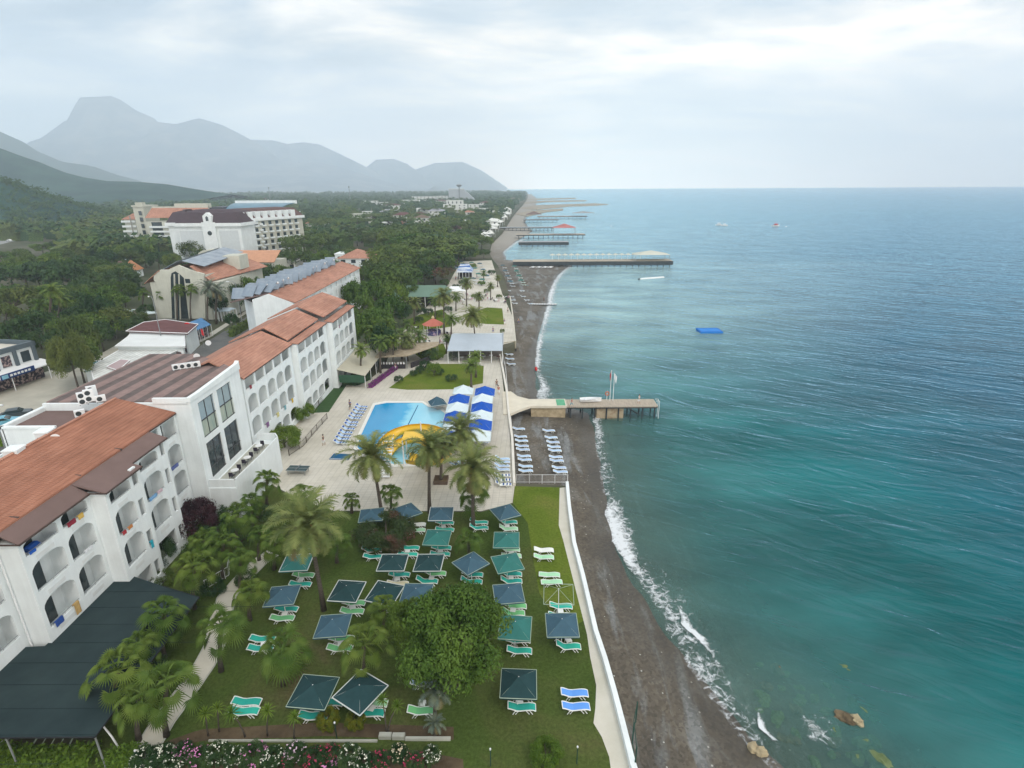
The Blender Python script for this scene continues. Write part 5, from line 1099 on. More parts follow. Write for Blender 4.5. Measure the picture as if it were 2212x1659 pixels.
# blue and white deck loungers
for i,(X,Y) in enumerate([(781,878),(778,884),(774,890),(769,897),(765,903),(760,912),(757,918),(752,926),(747,934),(743,941),(739,948),(735,956)]):
    lounger(X,Y,'pale',-8,'up',f'blue and white striped lounger left of the pool, {ORD[i]} from the far end',group='striped loungers left of the pool',stripe='navy')
for i,(X,Y) in enumerate([(1085,991),(1085,998),(1084,1006),(1084,1014),(1085,1027),(1086,1037),(1087,1046)]):
    lounger(X,Y,'white' if i>3 else 'pale',0,'up',f'{"white and blue" if i>3 else "pale blue"} lounger against the cream deck wall, {ORD[i]} from the far end',group='striped loungers by the deck wall',stripe='navy' if i>3 else None)
for i,(X,Y) in enumerate([(988,995),(984,1003),(1000,1000),(1044,935),(1042,945),(1040,955)]):
    lounger(X,Y,'pale',0,'up',f'striped lounger {"under the date palms" if i<3 else "below the last white pool parasol"}, {ORD[i%3]} counted downwards',group='loungers shaded by the pool palms',stripe='navy')
for i,(X,Y) in enumerate([(1120,926),(1124,943),(1126,952),(1127,963),(1129,971),(1131,985),(1133,993),(1135,1007),(1135,1017)]):
    lounger(X,Y,'pale',0,'low',f'pale blue lounger in the beach row by the deck wall, {ORD[i]} from the far end',z=-1.85,group='beach loungers by the deck wall')
for i,(X,Y) in enumerate([(1185,930),(1190,945),(1194,955),(1196,965),(1198,973),(1200,987),(1202,995),(1207,1010),(1210,1019)]):
    lounger(X,Y,'pale',0,'low',f'pale blue lounger in the beach row nearer the water, {ORD[i]} from the far end',z=-2.0,group='beach loungers nearer the water')
for i,(X,Y) in enumerate([(1093,746),(1096,755),(1099,765),(1101,775),(1104,786)]):
    lounger(X,Y,'pale',0,'low',f'blue lounger on the beach beside the white marquee, {ORD[i]} from the far end',z=-1.8,group='beach loungers by the white marquee')
# blue and white hipped parasols at the deck
MP=[(1047,845,'blue'),(1043,862,'white'),(1041,879,'blue'),(1039,898,'white'),(1037,917,'blue'),(1033,940,'white'),(1000,843,'white'),(992,862,'blue'),(987,880,'white'),(984,900,'blue'),(982,922,'white'),(976,945,'blue')]
for i,(X,Y,c) in enumerate(MP):
    side='right' if i<6 else 'left'; n_=['first','second','third','fourth','fifth','sixth'][i%6]
    parasol(X,Y,c,0,EDGEW,f'{c} pointed parasol, {n_} from the far end of the {side} pool row',half=1.75,zr=2.3,zp=3.5,group='blue and white parasols by the pool')
parasol(945,868,'slate',20,EDGEW,'grey blue parasol set low at the far corner of the pool',half=1.4,zr=1.2,zp=2.4,group='blue and white parasols by the pool')
# ---------------------------------------------------------------- landing stages
WOOD=mat('weathered_deck',(.42,.37,.30),.9,var=.2,scale=1.5,stretch=(3,.4,1),bump=.3)
PILE=mat('dark_pile',(.05,.06,.065),.8,var=.3,scale=1)
def near_pier():
    root=empty('landing_stage'); 
    c=MB(); a=P(1112,862,.2).y; b=P(1112,879,.2).y; y0,y1=89.6,93.0
    c.prism([(-1.5,86),(-.2,86.2),(1.2,87.8),(3.2,y0),(9.5,y0),(9.5,y1),(3.0,y1),(1.0,94.5),(-.2,97),(-1.8,97)],-.25,.15); c.build('concrete_landing',mat('landing_concrete',(.62,.58,.48),.9,var=.08,scale=.5),root)
    c=MB(); c.box((3.3,y0+.3,-2.6),(9.3,y0+2.8,-.26)); c.build('stone_base',mat('ochre_stone',(.34,.28,.18),.95,col2=(.46,.38,.26),scale=.9,bump=.7),root)
    d=MB(); 
    for k in range(44): d.box((9.55+k*.36,y0-.1,-.15),(9.55+k*.36+.32,y1,0.02+.01*(k%3)))
    d.build('plank_deck',WOOD,root)
    s=MB(); s.box((9.5,y0,-.4),(25.3,y0+.15,-.16)); s.box((9.5,y1-.15,-.4),(25.3,y1,-.16)); s.build('edge_beam',PILE,root)
    for k in range(8):
        for y in (y0+.3,y1-.3): q=MB(); x=10.2+k*2.1; q.tube([(x,y,-4),(x,y,-.17)],.13,7); q.build('pile',PILE,root)
    q=MB(); q.box((14.8,y0+.4,-2.9),(19.5,y0+2.5,-.42)); q.build('caisson',mat('rusty_concrete',(.40,.33,.23),.95,col2=(.24,.14,.08),scale=.7,thr=(.5,.65)),root)
    q=MB(); q.tube([(20.4,y0,-.4),(22.2,y0,-1.6)],.12,5); q.build('brace',PILE,root)
    for y in (y0+.2,y0+1.1):
        l=MB(); l.tube([(25.0,y,.9),(25.6,y,.9),(25.6,y,-2.4)],.05,5); l.build('ladder_rail',METW,root)
    q=MB(); q.box((7.8,y0+.2,.16),(9.3,y1-.3,.19)); q.build('green_mat',mat('green_mat',(.12,.36,.22),.9,var=.2,scale=3),root)
    tag(root,'long bathing landing stage with concrete root and plank deck near the pool','pier')
    def flag(X,col,zt,zb,label,fx=.9,name='flagpole'):
        r=empty(name,(X,y1-.8,.05)); m=MB(); m.tube([(0,0,0),(0,0,zt)],.05,6); m.build('pole',METW,r)
        m=MB(); n=8; vs=[];fs=[]
        for i in range(n+1):
            t=i/n; vs+= [(fx*t*.7,.10*math.sin(t*7),zt-.05-t*.7),(fx*t*.5,.10*math.sin(t*7+.4),zt-.95-t*1.1)]
        for i in range(n): fs.append((2*i,2*i+2,2*i+3,2*i+1))
        m.mesh(vs,fs); m.mesh([(x,y+.015,z) for x,y,z in vs],[f[::-1] for f in fs]); m.build('flag',mat('flag_'+col,{'red':(.50,.03,.03),'white':(.75,.77,.78)}[col],.8,var=.05),r); tag(r,label,'flagpole')
    flag(17.4,'red',5.7,0,'white pole with limp red flag on the landing stage',-.35); flag(17.95,'white',5.2,0,'white pole with hanging white flag on the landing stage',.75)
    for X,l,c in ((17.1,'lifebuoy stand with orange ring beside the flagpoles','b'),):
        r=empty('lifebuoy_stand',(16.9,y1-.5,.05)); m=MB(); m.tube([(0,0,0),(0,0,1.7)],.05,5); m.build('post',METW,r); m=MB(); m.tube([(.0+.33*math.cos(t*PI/6),-.1,1.3+.33*math.sin(t*PI/6)) for t in range(13)],.08,6); m.build('ring',mat('buoy_orange',(.55,.12,.03),.6),r); tag(r,l,'lifebuoy')
    r=empty('rescue_boat',(13.9,y1-1.3,.08)); m=MB(); vs=[];n=9
    for i in range(n):
        t=i/(n-1); w=.75*math.sin(PI*min(1,.25+t*.75)) if t<1 else .05; x=-1.9+3.8*t; vs+=[(x,-w,.55+.25*t*t),(x,-w*.55,.08),(x,w*.55,.08),(x,w,.55+.25*t*t)]
    fs=[(i*4+k,i*4+k+1,(i+1)*4+k+1,(i+1)*4+k) for i in range(n-1) for k in range(3)]; m.mesh(vs,fs); m.mesh([(x,y*.93,z+.04) for x,y,z in vs],[f[::-1] for f in fs]); m.face([(-1.9,-.55,.55),(-1.9,-.3,.08),(-1.9,.3,.08),(-1.9,.55,.55)]); m.build('hull',METW,r)
    for x in (-1,0,.9): m=MB(); m.box((x,-.55,.42),(x+.25,.55,.47)); m.build('bench',METW,r)
    tag(r,'small white rowing boat lying on the landing stage','boat')
near_pier()
def pier(Xa,Xb,Y,w,z=0.3,m=WOOD,label='',pav=None,posts=10,dark=False,name='landing_stage',xa=None):
    a=P(Xa,Y,z); b=P(Xb,Y,z); root=empty(name,(a.x,a.y,0)); L_=b.x-a.x
    d=MB(); d.box((0,-w/2,z-.25),(L_,w/2,z)); d.build('deck',m,root)
    e=MB(); e.box((0,-w/2-.1,z-(2.0 if w==9 else .8)),(L_,-w/2-.01,z-.05)); e.build('edge_beam',PILE,root)
    for k in range(posts):
        q=MB(); x=L_*(k+.5)/posts; q.tube([(x,-w/2+.3,-4),(x,-w/2+.3,z-.26)],.22,6); q.build('pile',PILE,root)
    if pav:
        for (t,wd,ht,pm,kind) in pav:
            x=L_*t; 
            if kind=='tent':
                q=MB(); 
                for k in range(4):
                    cs=[(x-wd,-w/2,z+ht*.62),(x+wd,-w/2,z+ht*.62),(x+wd,w/2,z+ht*.62),(x-wd,w/2,z+ht*.62)]; q.face([cs[k],cs[(k+1)%4],(x,0,z+ht)])
                q.build('pavilion_roof',pm,root)
                for sx in (-1,1):
                    for sy in (-1,1): q=MB(); q.tube([(x+sx*wd*.95,sy*w*.46,z),(x+sx*wd*.95,sy*w*.46,z+ht*.62)],.12,5); q.build('pavilion_post',METG,root)
            else:
                q=MB(); q.box((x-wd,-w/2+.2,z),(x+wd,w/2-.2,z+ht)); q.build('cabin',pm,root)
                q=MB(); q.box((x-wd-.3,-w/2,z+ht),(x+wd+.3,w/2,z+ht+.25)); q.build('cabin_roof',WHITE,root)
    return tag(root,label,'pier'),a,L_
PINKC=mat('faded_red_canvas',(.42,.16,.15),.8,var=.15,scale=.3)
_,pa,pl=pier(1108,1453,563,9,.3,label='long pier with white sunshades and a tented pavilion at its end',posts=26,pav=[(.87,9,4.8,CREAM,'tent')])
# sunshades and rail on the long pier
for k in range(15):
    x=pa.x+pl*(.25+.60*k/15); 
    if k==0: src=empty('sunshade'); m=MB(); m.tube([(0,0,0),(0,0,2.4)],.07,5); m.build('pole',METW,src); m=MB(); [m.face([(1.5*math.cos(i*PI/3),1.5*math.sin(i*PI/3),2.2),(1.5*math.cos((i+1)*PI/3),1.5*math.sin((i+1)*PI/3),2.2),(0,0,2.9)]) for i in range(6)]; m.build('canopy',CREAM,src); o=src
    else: o=copy_tree(src)
    o.location=(x,pa.y+1.5,.3); o.scale=(1.15,)*3; tag(o,f'cream sunshade on the long pier, {ORD[k]} counted from the shore','sunshade','sunshades on the long pier')
pier(1120,1228,522,9,.6,label='short pier standing on open piles nearest behind the long pier',posts=9,m=METG)
pier(1115,1264,506,10,.8,label='pier carrying a faded red pavilion',posts=14,pav=[(.70,9,8,PINKC,'tent')])
pier(1078,1196,491,10,.8,label='pier with dark open piles and railings left of the red pavilion',posts=14,m=METG)
pier(1130,1207,474,12,.8,label='low pier with a dark pointed pavilion',posts=9,m=METG,pav=[(.3,9,9,BROWN,'tent')])
pier(1160,1269,467,14,.8,label='thin far pier ending in a dark block platform',posts=12,pav=[(.93,14,6,METG,'tent')])
SANDM=mat('groyne_sand',(.30,.26,.20),.95,var=.12,scale=.02)
def groyne(pts,z,label):
    mb=MB(); v=[P(X,Y,z) for X,Y in pts]; n=len(v); cen=sum(v,Vector())/n; mb.face(v)
    for i in range(n): a,b=v[i],v[(i+1)%n]; A=cen+(a-cen)*1.04; B=cen+(b-cen)*1.04; mb.face([a,(A.x,A.y,-4),(B.x,B.y,-4),b])
    o=mb.build('sand_spit',SANDM); 
    tag(o,kind='structure')
groyne([(1120,449),(1160,443),(1225,441),(1285,439),(1313,441),(1290,443),(1230,445),(1160,452)],-1.2,'')
groyne([(1120,437),(1180,433),(1266,432),(1264,434),(1180,436),(1130,440)],-1.2,'')
groyne([(1122,432),(1150,429),(1243,427),(1243,429),(1160,431)],-1.2,'')
groyne([(1110,462),(1150,455),(1215,450),(1216,453),(1180,457),(1140,466)],-1.2,'')
# ---------------------------------------------------------------- things afloat
def raft():
    r=empty('swim_raft',P(1532,716,ZS)); m=MB(); m.box((-3.1,-2.2,-.1),(3.1,2.2,.45)); m.build('float',mat('blue_foam',(.02,.20,.60),.6,var=.06),r); m=MB(); 
    for x in (-2.9,2.9): m.tube([(x,-2.1,.47),(x,2.1,.47)],.05,5)
    m.tube([(-2.9,-2.1,.47),(2.9,-2.1,.47)],.05,5); m.tube([(-2.9,2.1,.47),(2.9,2.1,.47)],.05,5); m.build('rope_edge',PC['blue'],r); tag(r,'flat bright blue swimming raft floating alone','raft')
    r=empty('float_boom',P(1408,602,ZS),R(22)); m=MB(); m.tube([(-6.5,0,.1),(-5.5,0,.15),(5.8,0,.15),(6.6,0,.3)],[.15,.5,.5,.2],8); m.build('tube',METW,r); m=MB(); m.tube([(-7,0,.1),(-6.3,0,.2)],.4,6); m.build('cap',PILE,r); tag(r,'long white float lying on the water below the long pier','float')
    def boat(X,Y,s,label,col,top=True):
        r=empty('motor_boat',P(X,Y,ZS),R(rng.uniform(-20,20)),s); m=MB(); vs=[]; n=8
        for i in range(n):
            t=i/(n-1); w=1.1*math.sin(PI*min(1,.3+t*.7)) if t<1 else .03; x=-3+6*t; vs+=[(x,-w,.9+.4*t*t),(x,-w*.6,-.2),(x,w*.6,-.2),(x,w,.9+.4*t*t)]
        m.mesh(vs,[(i*4+k,i*4+k+1,(i+1)*4+k+1,(i+1)*4+k) for i in range(n-1) for k in range(3)]+[(i*4+3,(i+1)*4+3,(i+1)*4,i*4) for i in range(n-1)]); m.face(vs[0:4]); m.build('hull',METW,r)
        m=MB(); m.box((-1.2,-.7,1),(1,.7,1.8)); m.build('cabin',col,r)
        m=MB(); m.box((-1.6,-.9,2.4),(1.2,.9,2.5)); 
        for x in (-1.5,1.1): m.tube([(x,-.8,.9),(x,-.8,2.4)],.04,4); m.tube([(x,.8,.9),(x,.8,2.4)],.04,4)
        m.build('sun_top',col,r); tag(r,label,'boat')
    boat(1553,487,1.1,'small white motor boat, left of the two close together far out',METW); boat(1565,488,1.0,'small white motor boat, right of the two close together far out',METW); boat(1676,489,1.3,'white motor boat with red top far out on the right',PC.get('red') or mat('flag_red',(.5,.03,.03),.8))
    def buoy(X,Y,c,l):
        r=empty('buoy',P(X,Y,ZS)); m=MB(); m.tube([(0,0,-.3),(0,0,.1),(0,0,.5),(0,0,.9)],[.3,.55,.45,.08],8); m.build('float',c,r); m=MB(); m.tube([(0,0,.9),(0,0,1.3)],.05,5); m.build('staff',METG,r); tag(r,l,'buoy')
    buoy(1698,490,mat('flag_white',(.75,.77,.78),.8),'white buoy right of the red topped boat'); buoy(1320,489,mat('flag_white',(.75,.77,.78),.8),'small pale buoy far out beyond the red pavilion pier')
    r=empty('rescue_board',P(1158,798,-2.2)); m=MB(); m.tube([(0,-1.1,.1),(0,-.4,.18),(0,.5,.18),(0,1.2,.15)],[.1,.32,.3,.08],7); m.build('board',mat('flag_red',(.5,.03,.03),.8),r); m=MB(); m.tube([(.15,-.6,.4),(.15,.6,.4)],.03,4); m.build('handle',METW,r); tag(r,'red rescue board at the water edge north of the landing stage','rescue board')
raft()
# rocks in the shallows
def rock(X,Y,s,zz,m,label,seed):
    r_=random.Random(seed); mb=MB(); n=9; vs=[];fs=[]
    for i in range(n+1):
        th=PI*i/n
        for j in range(12):
            ph=2*PI*j/12; d=Vector((math.sin(th)*math.cos(ph),math.sin(th)*math.sin(ph),math.cos(th))); k=1+.45*mnoise.noise(d*1.6+Vector((seed,0,0))); vs.append((d.x*k*s[0],d.y*k*s[1],d.z*k*s[2]))
    for i in range(n):
        for j in range(12): fs.append((i*12+j,(i+1)*12+j,(i+1)*12+(j+1)%12,i*12+(j+1)%12))
    mb.mesh(vs,fs); o=mb.build('rock',m,loc=P(X,Y,ZS)+Vector((0,0,zz)),smooth=False); o.rotation_euler=(0,0,seed); return tag(o,label,'rock')
RK=mat('ochre_rock',(.085,.065,.04),.8,col2=(.17,.13,.08),scale=1.5,thr=(.4,.62),bump=.8); RKG=mat('algae_rock',(.09,.13,.05),.8,col2=(.15,.19,.09),scale=1.5,thr=(.4,.62),bump=.6); RKP=mat('pale_rock',(.36,.30,.19),.85,var=.2,scale=2,bump=.6)
rock(1832,1553,(.6,.95,.42),-.12,RK,'brown rock breaking the surface among froth',1); rock(1850,1558,(.5,.4,.35),.1,RKP,'pale wet rock beside the brown surf rock',2); rock(1627,1618,(.5,.45,.35),.05,RKP,'yellowish boulder at the water edge near the bottom',3); rock(1643,1626,(.5,.4,.35),.1,RKP,'small yellowish stone right of the boulder at the water edge',6)
for i,(X,Y,s) in enumerate([(1652,1514,.7),(1788,1530,.8),(1806,1575,1.0),(1868,1533,1.0),(1865,1598,1.1),(1855,1630,1.0),(1905,1640,1.5),(1825,1440,1.2),(1700,1450,.6),(1760,1640,.8),(1690,1480,.5),(1730,1500,.6)]):
    rock(X,Y,(.45*s,.65*s,.3*s),-.3,RKG,f'mossy stone just under the water, {ORD[i]} of the submerged stones from shore side',10+i)['group']='submerged stones in the shallows'
r9=random.Random(5)
for i in range(34):
    X=r9.uniform(1640,1900); Y=1430+(X-1640)*.35+r9.uniform(-10,150)
    if Y<1655: s=r9.uniform(.35,1.0); rock(X,Y,(.5*s,.7*s,.3*s),-.34,RKG if i%3 else RK,'mossy loose stone on the shallow bed near the surf rock',30+i)['group']='loose stones on the shallow bed'
# ---------------------------------------------------------------- restaurant, marquee, kiosks
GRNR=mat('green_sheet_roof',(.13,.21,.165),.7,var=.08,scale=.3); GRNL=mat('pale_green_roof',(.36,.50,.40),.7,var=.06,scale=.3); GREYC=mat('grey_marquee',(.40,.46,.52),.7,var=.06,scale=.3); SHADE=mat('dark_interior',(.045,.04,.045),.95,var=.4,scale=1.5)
def pavilion(name,X0,X1,Yf,ze,zr,dep,label,mf,mb_,cat,wall=True,posts=5,gables=True,wallm=SHADE,extra=None):
    a=P(X0,Yf,ze); b=P(X1,Yf,ze); root=empty(name,(a.x,a.y,0)); L_=b.x-a.x
    t=MB(); i=1.5 if gables else .3; roof_quad(t,(0,-.3,ze),(L_,-.3,ze),(L_-i,dep/2,zr),(i,dep/2,zr),.1); t.build('front_roof',mf,root)
    t=MB(); roof_quad(t,(i,dep/2+.03,zr),(L_-i,dep/2+.03,zr),(L_,dep,ze),(0,dep,ze),.1); t.build('back_roof',mb_,root)
    t=MB(); t.face([(0,0,ze),(i,dep/2,zr),(0,dep,ze)]); t.face([(L_,0,ze),(L_,dep,ze),(L_-i,dep/2,zr)]); t.build('gable',mf,root)
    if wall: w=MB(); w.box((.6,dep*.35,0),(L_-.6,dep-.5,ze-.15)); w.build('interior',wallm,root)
    for k in range(posts+1):
        for y in (0,dep-.2): q=MB(); x=.1+(L_-.2)*k/posts; q.box((x-.08,y,0),(x+.08,y+.16,ze-.12)); q.build('post',METW,root)
    if wall:
        for k in range(int(L_/1.6)):
            q=MB(); x=.9+k*1.6; y=dep*.1+rng.uniform(0,2); q.box((x,y,.68),(x+.8,y+.8,.74)); q.tube([(x+.4,y+.4,0),(x+.4,y+.4,.68)],.05,5); q.build('table',METW if k%3 else MAROON,root)
    return tag(root,label,cat)
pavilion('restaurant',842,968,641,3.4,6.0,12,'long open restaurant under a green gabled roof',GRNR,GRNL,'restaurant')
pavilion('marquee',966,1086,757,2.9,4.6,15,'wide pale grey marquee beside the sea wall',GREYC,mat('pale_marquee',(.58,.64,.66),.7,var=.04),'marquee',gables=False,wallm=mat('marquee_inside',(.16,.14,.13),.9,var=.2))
pavilion('pergola',838,872,636,3.6,5.4,6,'small green hipped roof left of the restaurant',GRNR,GRNR,'pergola')
pavilion('beach_canopy',962,1005,628,3.0,4.0,6,'white awning right of the restaurant roof',METW,METW,'awning',wall=False)
pavilion('kiosk',985,1020,588,3.2,6.0,9,'white and blue striped hut near the red leafed tree',mat('blue_white_stripes',(.6,.66,.72),.7,col2=(.05,.14,.4),scale=.5,thr=(.49,.51),stretch=(.2,3,1)),METW,'hut')
def hexkiosk():
    c=P(937,722); root=empty('kiosk',c); m=MB(); n=8; r=2.9
    for k in range(n):
        a0,a1=k*2*PI/n,(k+1)*2*PI/n; m.face([(r*math.cos(a0),r*math.sin(a0),2.7),(r*math.cos(a1),r*math.sin(a1),2.7),(0,0,4.3)])
    m.build('red_roof',mat('coral_roof',(.50,.16,.12),.8,var=.1,scale=.8),root); m=MB(); m.tube([(0,0,4.2),(0,0,4.5),(0,0,4.9)],[.35,.4,.1],8); m.build('finial',mat('finial_cream',(.6,.5,.3),.7),root)
    m=MB(); m.tube([(0,0,0),(0,0,1.1)],1.9,8); m.build('counter',mat('navy_counter',(.05,.06,.18),.8,col2=(.4,.3,.4),scale=1.5,thr=(.5,.6)),root)
    for k in range(6): q=MB(); a=k*PI/3; q.tube([(2.5*math.cos(a),2.5*math.sin(a),0),(2.5*math.cos(a),2.5*math.sin(a),2.7)],.06,5); q.build('post',METW,root)
    tag(root,'round bar kiosk with coral red pointed roof','kiosk')
hexkiosk()
# cafe tables with white and dark chairs around the kiosk and on the far terrace
def cafe_set():
    r=empty('cafe_table'); m=MB(); m.tube([(0,0,.70),(0,0,.74)],.45,10); m.build('table_top',METW,r); m=MB(); m.tube([(0,0,0),(0,0,.7)],.05,5); m.build('pedestal',METG,r); return r
def cafe_chair(m_):
    r=empty('cafe_chair'); m=MB(); m.box((-.24,-.24,.40),(.24,.24,.46)); m.build('seat',m_,r); m=MB(); m.box((-.24,.2,.46),(.24,.26,.92)); m.build('backrest',m_,r)
    for sx in (-1,1):
        for sy in (-1,1): l=MB(); l.tube([(sx*.2,sy*.2,0),(sx*.2,sy*.2,.4)],.025,4); l.build('leg',m_,r)
    return r
CS=cafe_set(); CH=[cafe_chair(METW),cafe_chair(mat('dark_rattan',(.04,.035,.05),.8,var=.3)),cafe_chair(mat('pink_cushion',(.50,.30,.36),.8,var=.2))]; used=[False]*4
spots=[(897,712,'the coral kiosk'),(905,735,'the coral kiosk'),(912,748,'the coral kiosk'),(960,742,'the coral kiosk'),(968,722,'the coral kiosk'),(893,728,'the coral kiosk'),(925,745,'the coral kiosk'),(1000,652,'the far lawn'),(1015,648,'the far lawn'),(1030,652,'the far lawn'),(1043,650,'the far lawn'),(1058,648,'the far lawn'),(1072,652,'the far lawn'),(1088,655,'the far lawn'),(1094,645,'the far lawn'),(985,648,'the far lawn'),(1010,638,'the far lawn'),(1048,640,'the far lawn'),(820,770,'the dark bar'),(838,765,'the dark bar'),(856,760,'the dark bar'),(876,752,'the dark bar')]
cnt={}
for X,Y,w in spots:
    o=CS if not used[3] else copy_tree(CS); used[3]=True; p=P(X,Y); cnt[w]=cnt.get(w,0)+1; o.location=p; tag(o,f'round white cafe table near {w}, {ORD[cnt[w]-1]} counted outwards','cafe table','round white cafe tables')
    for k in range(3):
        ci=(int(X)+k)%3; c=CH[ci] if not used[ci] else copy_tree(CH[ci]); used[ci]=True; a=k*2.1+X; c.location=(p.x+.75*math.cos(a),p.y+.75*math.sin(a),0); c.rotation_euler=(0,0,a-PI/2); tag(c,f'{["white","dark rattan","pink cushioned"][ci]} cafe chair around the tables near {w}','cafe chair',f'{["white","dark","pink"][ci]} cafe chairs near {w}')
def bar():
    a=P(812,800); root=empty('beach_bar',a); m=MB(); m.prism([(0,0),(6.5,1),(12,9),(12,12),(3,11),(0,4)],2.7,2.9); m.build('reed_roof',mat('reed_roof',(.34,.28,.20),.95,col2=(.42,.36,.27),scale=1.2,bump=.5),root)
    m=MB(); m.box((7,1.6,0),(7.3,8,1.1),R(-32),(7,1.6)); m.box((.5,1,0),(6,1.3,1.0)); m.build('counter',SHADE,root)
    for x,y in ((.3,.3),(6.3,1.1),(11.6,9),(11.6,11.6),(3,10.6),(.3,4)): q=MB(); q.tube([(x,y,0),(x,y,2.7)],.08,5); q.build('post',METG,root)
    m=MB(); 
    for k in range(9): m.box((.8+k*.6,.9,1.02),(1.1+k*.6,1.0,1.5))
    m.build('white_cloths',METW,root); tag(root,'beach bar with flat reed roof and dark counter under the palms','beach bar')
bar()
def lean_tent():
    root=empty('garden_tent'); a=P(729,812,2.6); x0=a.x; y0=a.y; m=MB(); roof_quad(m,(x0,y0,3.9),(x0,y0+18,3.9),(x0+5.2,y0+18,2.6),(x0+5.2,y0,2.6),.08); m.build('awning',mat('beige_awning',(.48,.46,.37),.8,var=.06,scale=.5),root)
    m=MB(); m.box((x0+.2,y0+.1,1.2),(x0+5,y0+.2,2.7)); m.build('green_side',mat('green_side_sheet',(.04,.10,.06),.8,var=.1),root)
    for k in range(5):
        q=MB(); q.tube([(x0+5.1,y0+.1+k*4.4,0),(x0+5.1,y0+.1+k*4.4,2.55)],.06,5); q.build('post',METW,root)
    tag(root,'beige lean-to awning with green front beside the third wing','awning')
lean_tent()
# ---------------------------------------------------------------- shops and road side, left
NAVY=mat('navy_sign',(.02,.05,.17),.5,var=.2,scale=1.5); AWB=mat('blue_awning',(.08,.20,.38),.7,var=.15,scale=.8); REDS=mat('red_sign',(.65,.03,.04),.6,var=.05); SLATEF=mat('slate_fascia',(.10,.13,.15),.7,var=.08); GOODS=mat('shop_goods',(.05,.045,.06),.9,col2=(.40,.30,.28),scale=2.2,thr=(.48,.6))
def shop_left():
    p0=P(0,850); p1=P(102,815); dd=(p1-p0).normalized()*14; root=empty('shop_building',(p0.x-dd.x,p0.y-dd.y,0),math.atan2(p1.y-p0.y,p1.x-p0.x)); L_=14.5+(p1-p0).length
    w=MB(); w.box((0,1.5,0),(L_,14,6.6)); w.build('wall',WHITE,root); t=MB(); t.box((-.2,1.2,6.6),(L_+.2,1.8,7.5)); t.box((L_-.2,1.2,6.6),(L_+.2,14,7.5)); t.box((-.2,13.6,6.6),(L_+.2,14.1,7.5)); t.build('fascia',SLATEF,root)
    t=MB(); t.box((0,1.8,6.6),(L_-.3,13.5,6.7)); t.build('roof',CONC,root)
    for k in range(6): q=MB(); x=1.2+k*(L_-1)/6; q.box((x+2.9,1.1,3.4),(x+3.5,1.5,6.6)); q.build('slate_pier',SLATEF,root); 
    for k in range(6): q=MB(); x=1.2+k*(L_-1)/6; q.box((x+.6,1.4,3.9),(x+2.3,1.52,6)); q.build('shop_window',DARKG if k%2 else GOODS,root)
    t=MB(); roof_quad(t,(0,-1.8,3.1),(L_+.5,-1.8,3.1),(L_+.5,1.5,3.7),(0,1.5,3.7)); t.build('white_awning',METW,root)
    g=MB(); g.box((0.5,.6,.1),(L_-.3,1.48,2.9)); g.build('shop_front',GOODS,root)
    s=MB(); s.box((L_-10.5,-2.0,2.75),(L_-4,-1.85,3.75)); sg=s.build('sign_board',NAVY,root)
    s=MB(); s.box((L_-10.3,-2.06,2.9),(L_-9.2,-2.0,3.6)); s.build('sign_emblem',mat('sign_light_blue',(.25,.5,.65),.6),sg)
    s=MB(); 
    for k in range(6): s.box((L_-8.8+k*.7,-2.06,3.05),(L_-8.35+k*.7,-2.0,3.45))
    s.build('sign_lettering',METW,sg)
    for k in range(4): q=MB(); x=1+k*(L_-2)/3; q.tube([(x,-1.6,0),(x,-1.6,3.1)],.08,5); q.build('post',METW,root)
    tag(root,'two storey shop with slate grey fascia and navy sign at the left edge','shop')
shop_left()
def flat_shop(vp,z,m,label,name='shop_building',fasc=METW,cat='shop',front=True):
    pts=[P(X,Y,z) for X,Y in vp]; root=empty(name,(pts[0].x,pts[0].y,0)); o=pts[0]; pl=[(p.x-o.x,p.y-o.y) for p in pts]; cx=sum(p[0] for p in pl)/len(pl); cy=sum(p[1] for p in pl)/len(pl)
    w=MB(); w.prism([(cx+(x-cx)*.93,cy+(y-cy)*.93) for x,y in pl],0,z-.3); w.build('wall',fasc if fasc is not METW else WHITE,root); t=MB(); t.prism(pl,z-.3,z); t.build('roof',m,root)
    e=MB(); pp=pl+[pl[0]]
    for a,b in zip(pp,pp[1:]): e.tube([(*a,z),(*b,z)],.10,4)
    e.build('roof_edge',METW,root)
    if front:
        a,b=Vector(pl[0]),Vector(pl[1]); d=(b-a); n=max(2,int(d.length/3)); nn=Vector((d.y,-d.x)).normalized()
        for k in range(n): q=MB(); p=a+d*(k+.2)/n; r_=a+d*(k+.8)/n; p=Vector((cx+(p.x-cx)*.93,cy+(p.y-cy)*.93)); r_=Vector((cx+(r_.x-cx)*.93,cy+(r_.y-cy)*.93)); q.prism([tuple(p),tuple(r_),tuple(r_+nn*.08),tuple(p+nn*.08)],.5,z*.7); q.build('shop_front',GOODS,root)
    return tag(root,label,cat)
CORR=m_stripe('corrugated_pale',(.60,.62,.60),(.50,.52,.50),.9,'X',rough=.7)
flat_shop([(205,832),(395,752),(368,740),(275,746),(195,792)],3.6,CORR,'wide low shop roof of pale corrugated sheets behind the hotel')
flat_shop([(248,748),(400,748),(398,720),(285,716),(275,728)],4.6,mat('pale_white_roof',(.66,.69,.69),.8,var=.05,scale=.3),'white flat roofed shop before the cream stair hotel')
flat_shop([(272,715),(405,720),(428,700),(358,690),(310,696)],5.2,MAROON,'maroon roofed shop in front of the cream stair hotel',fasc=WHITE)
flat_shop([(255,800),(280,778),(260,776),(230,792)],3.9,mat('pinkish_roof',(.42,.33,.34),.85,var=.1,scale=.4),'small pinkish roof strip beside the corrugated shop roof',front=False)
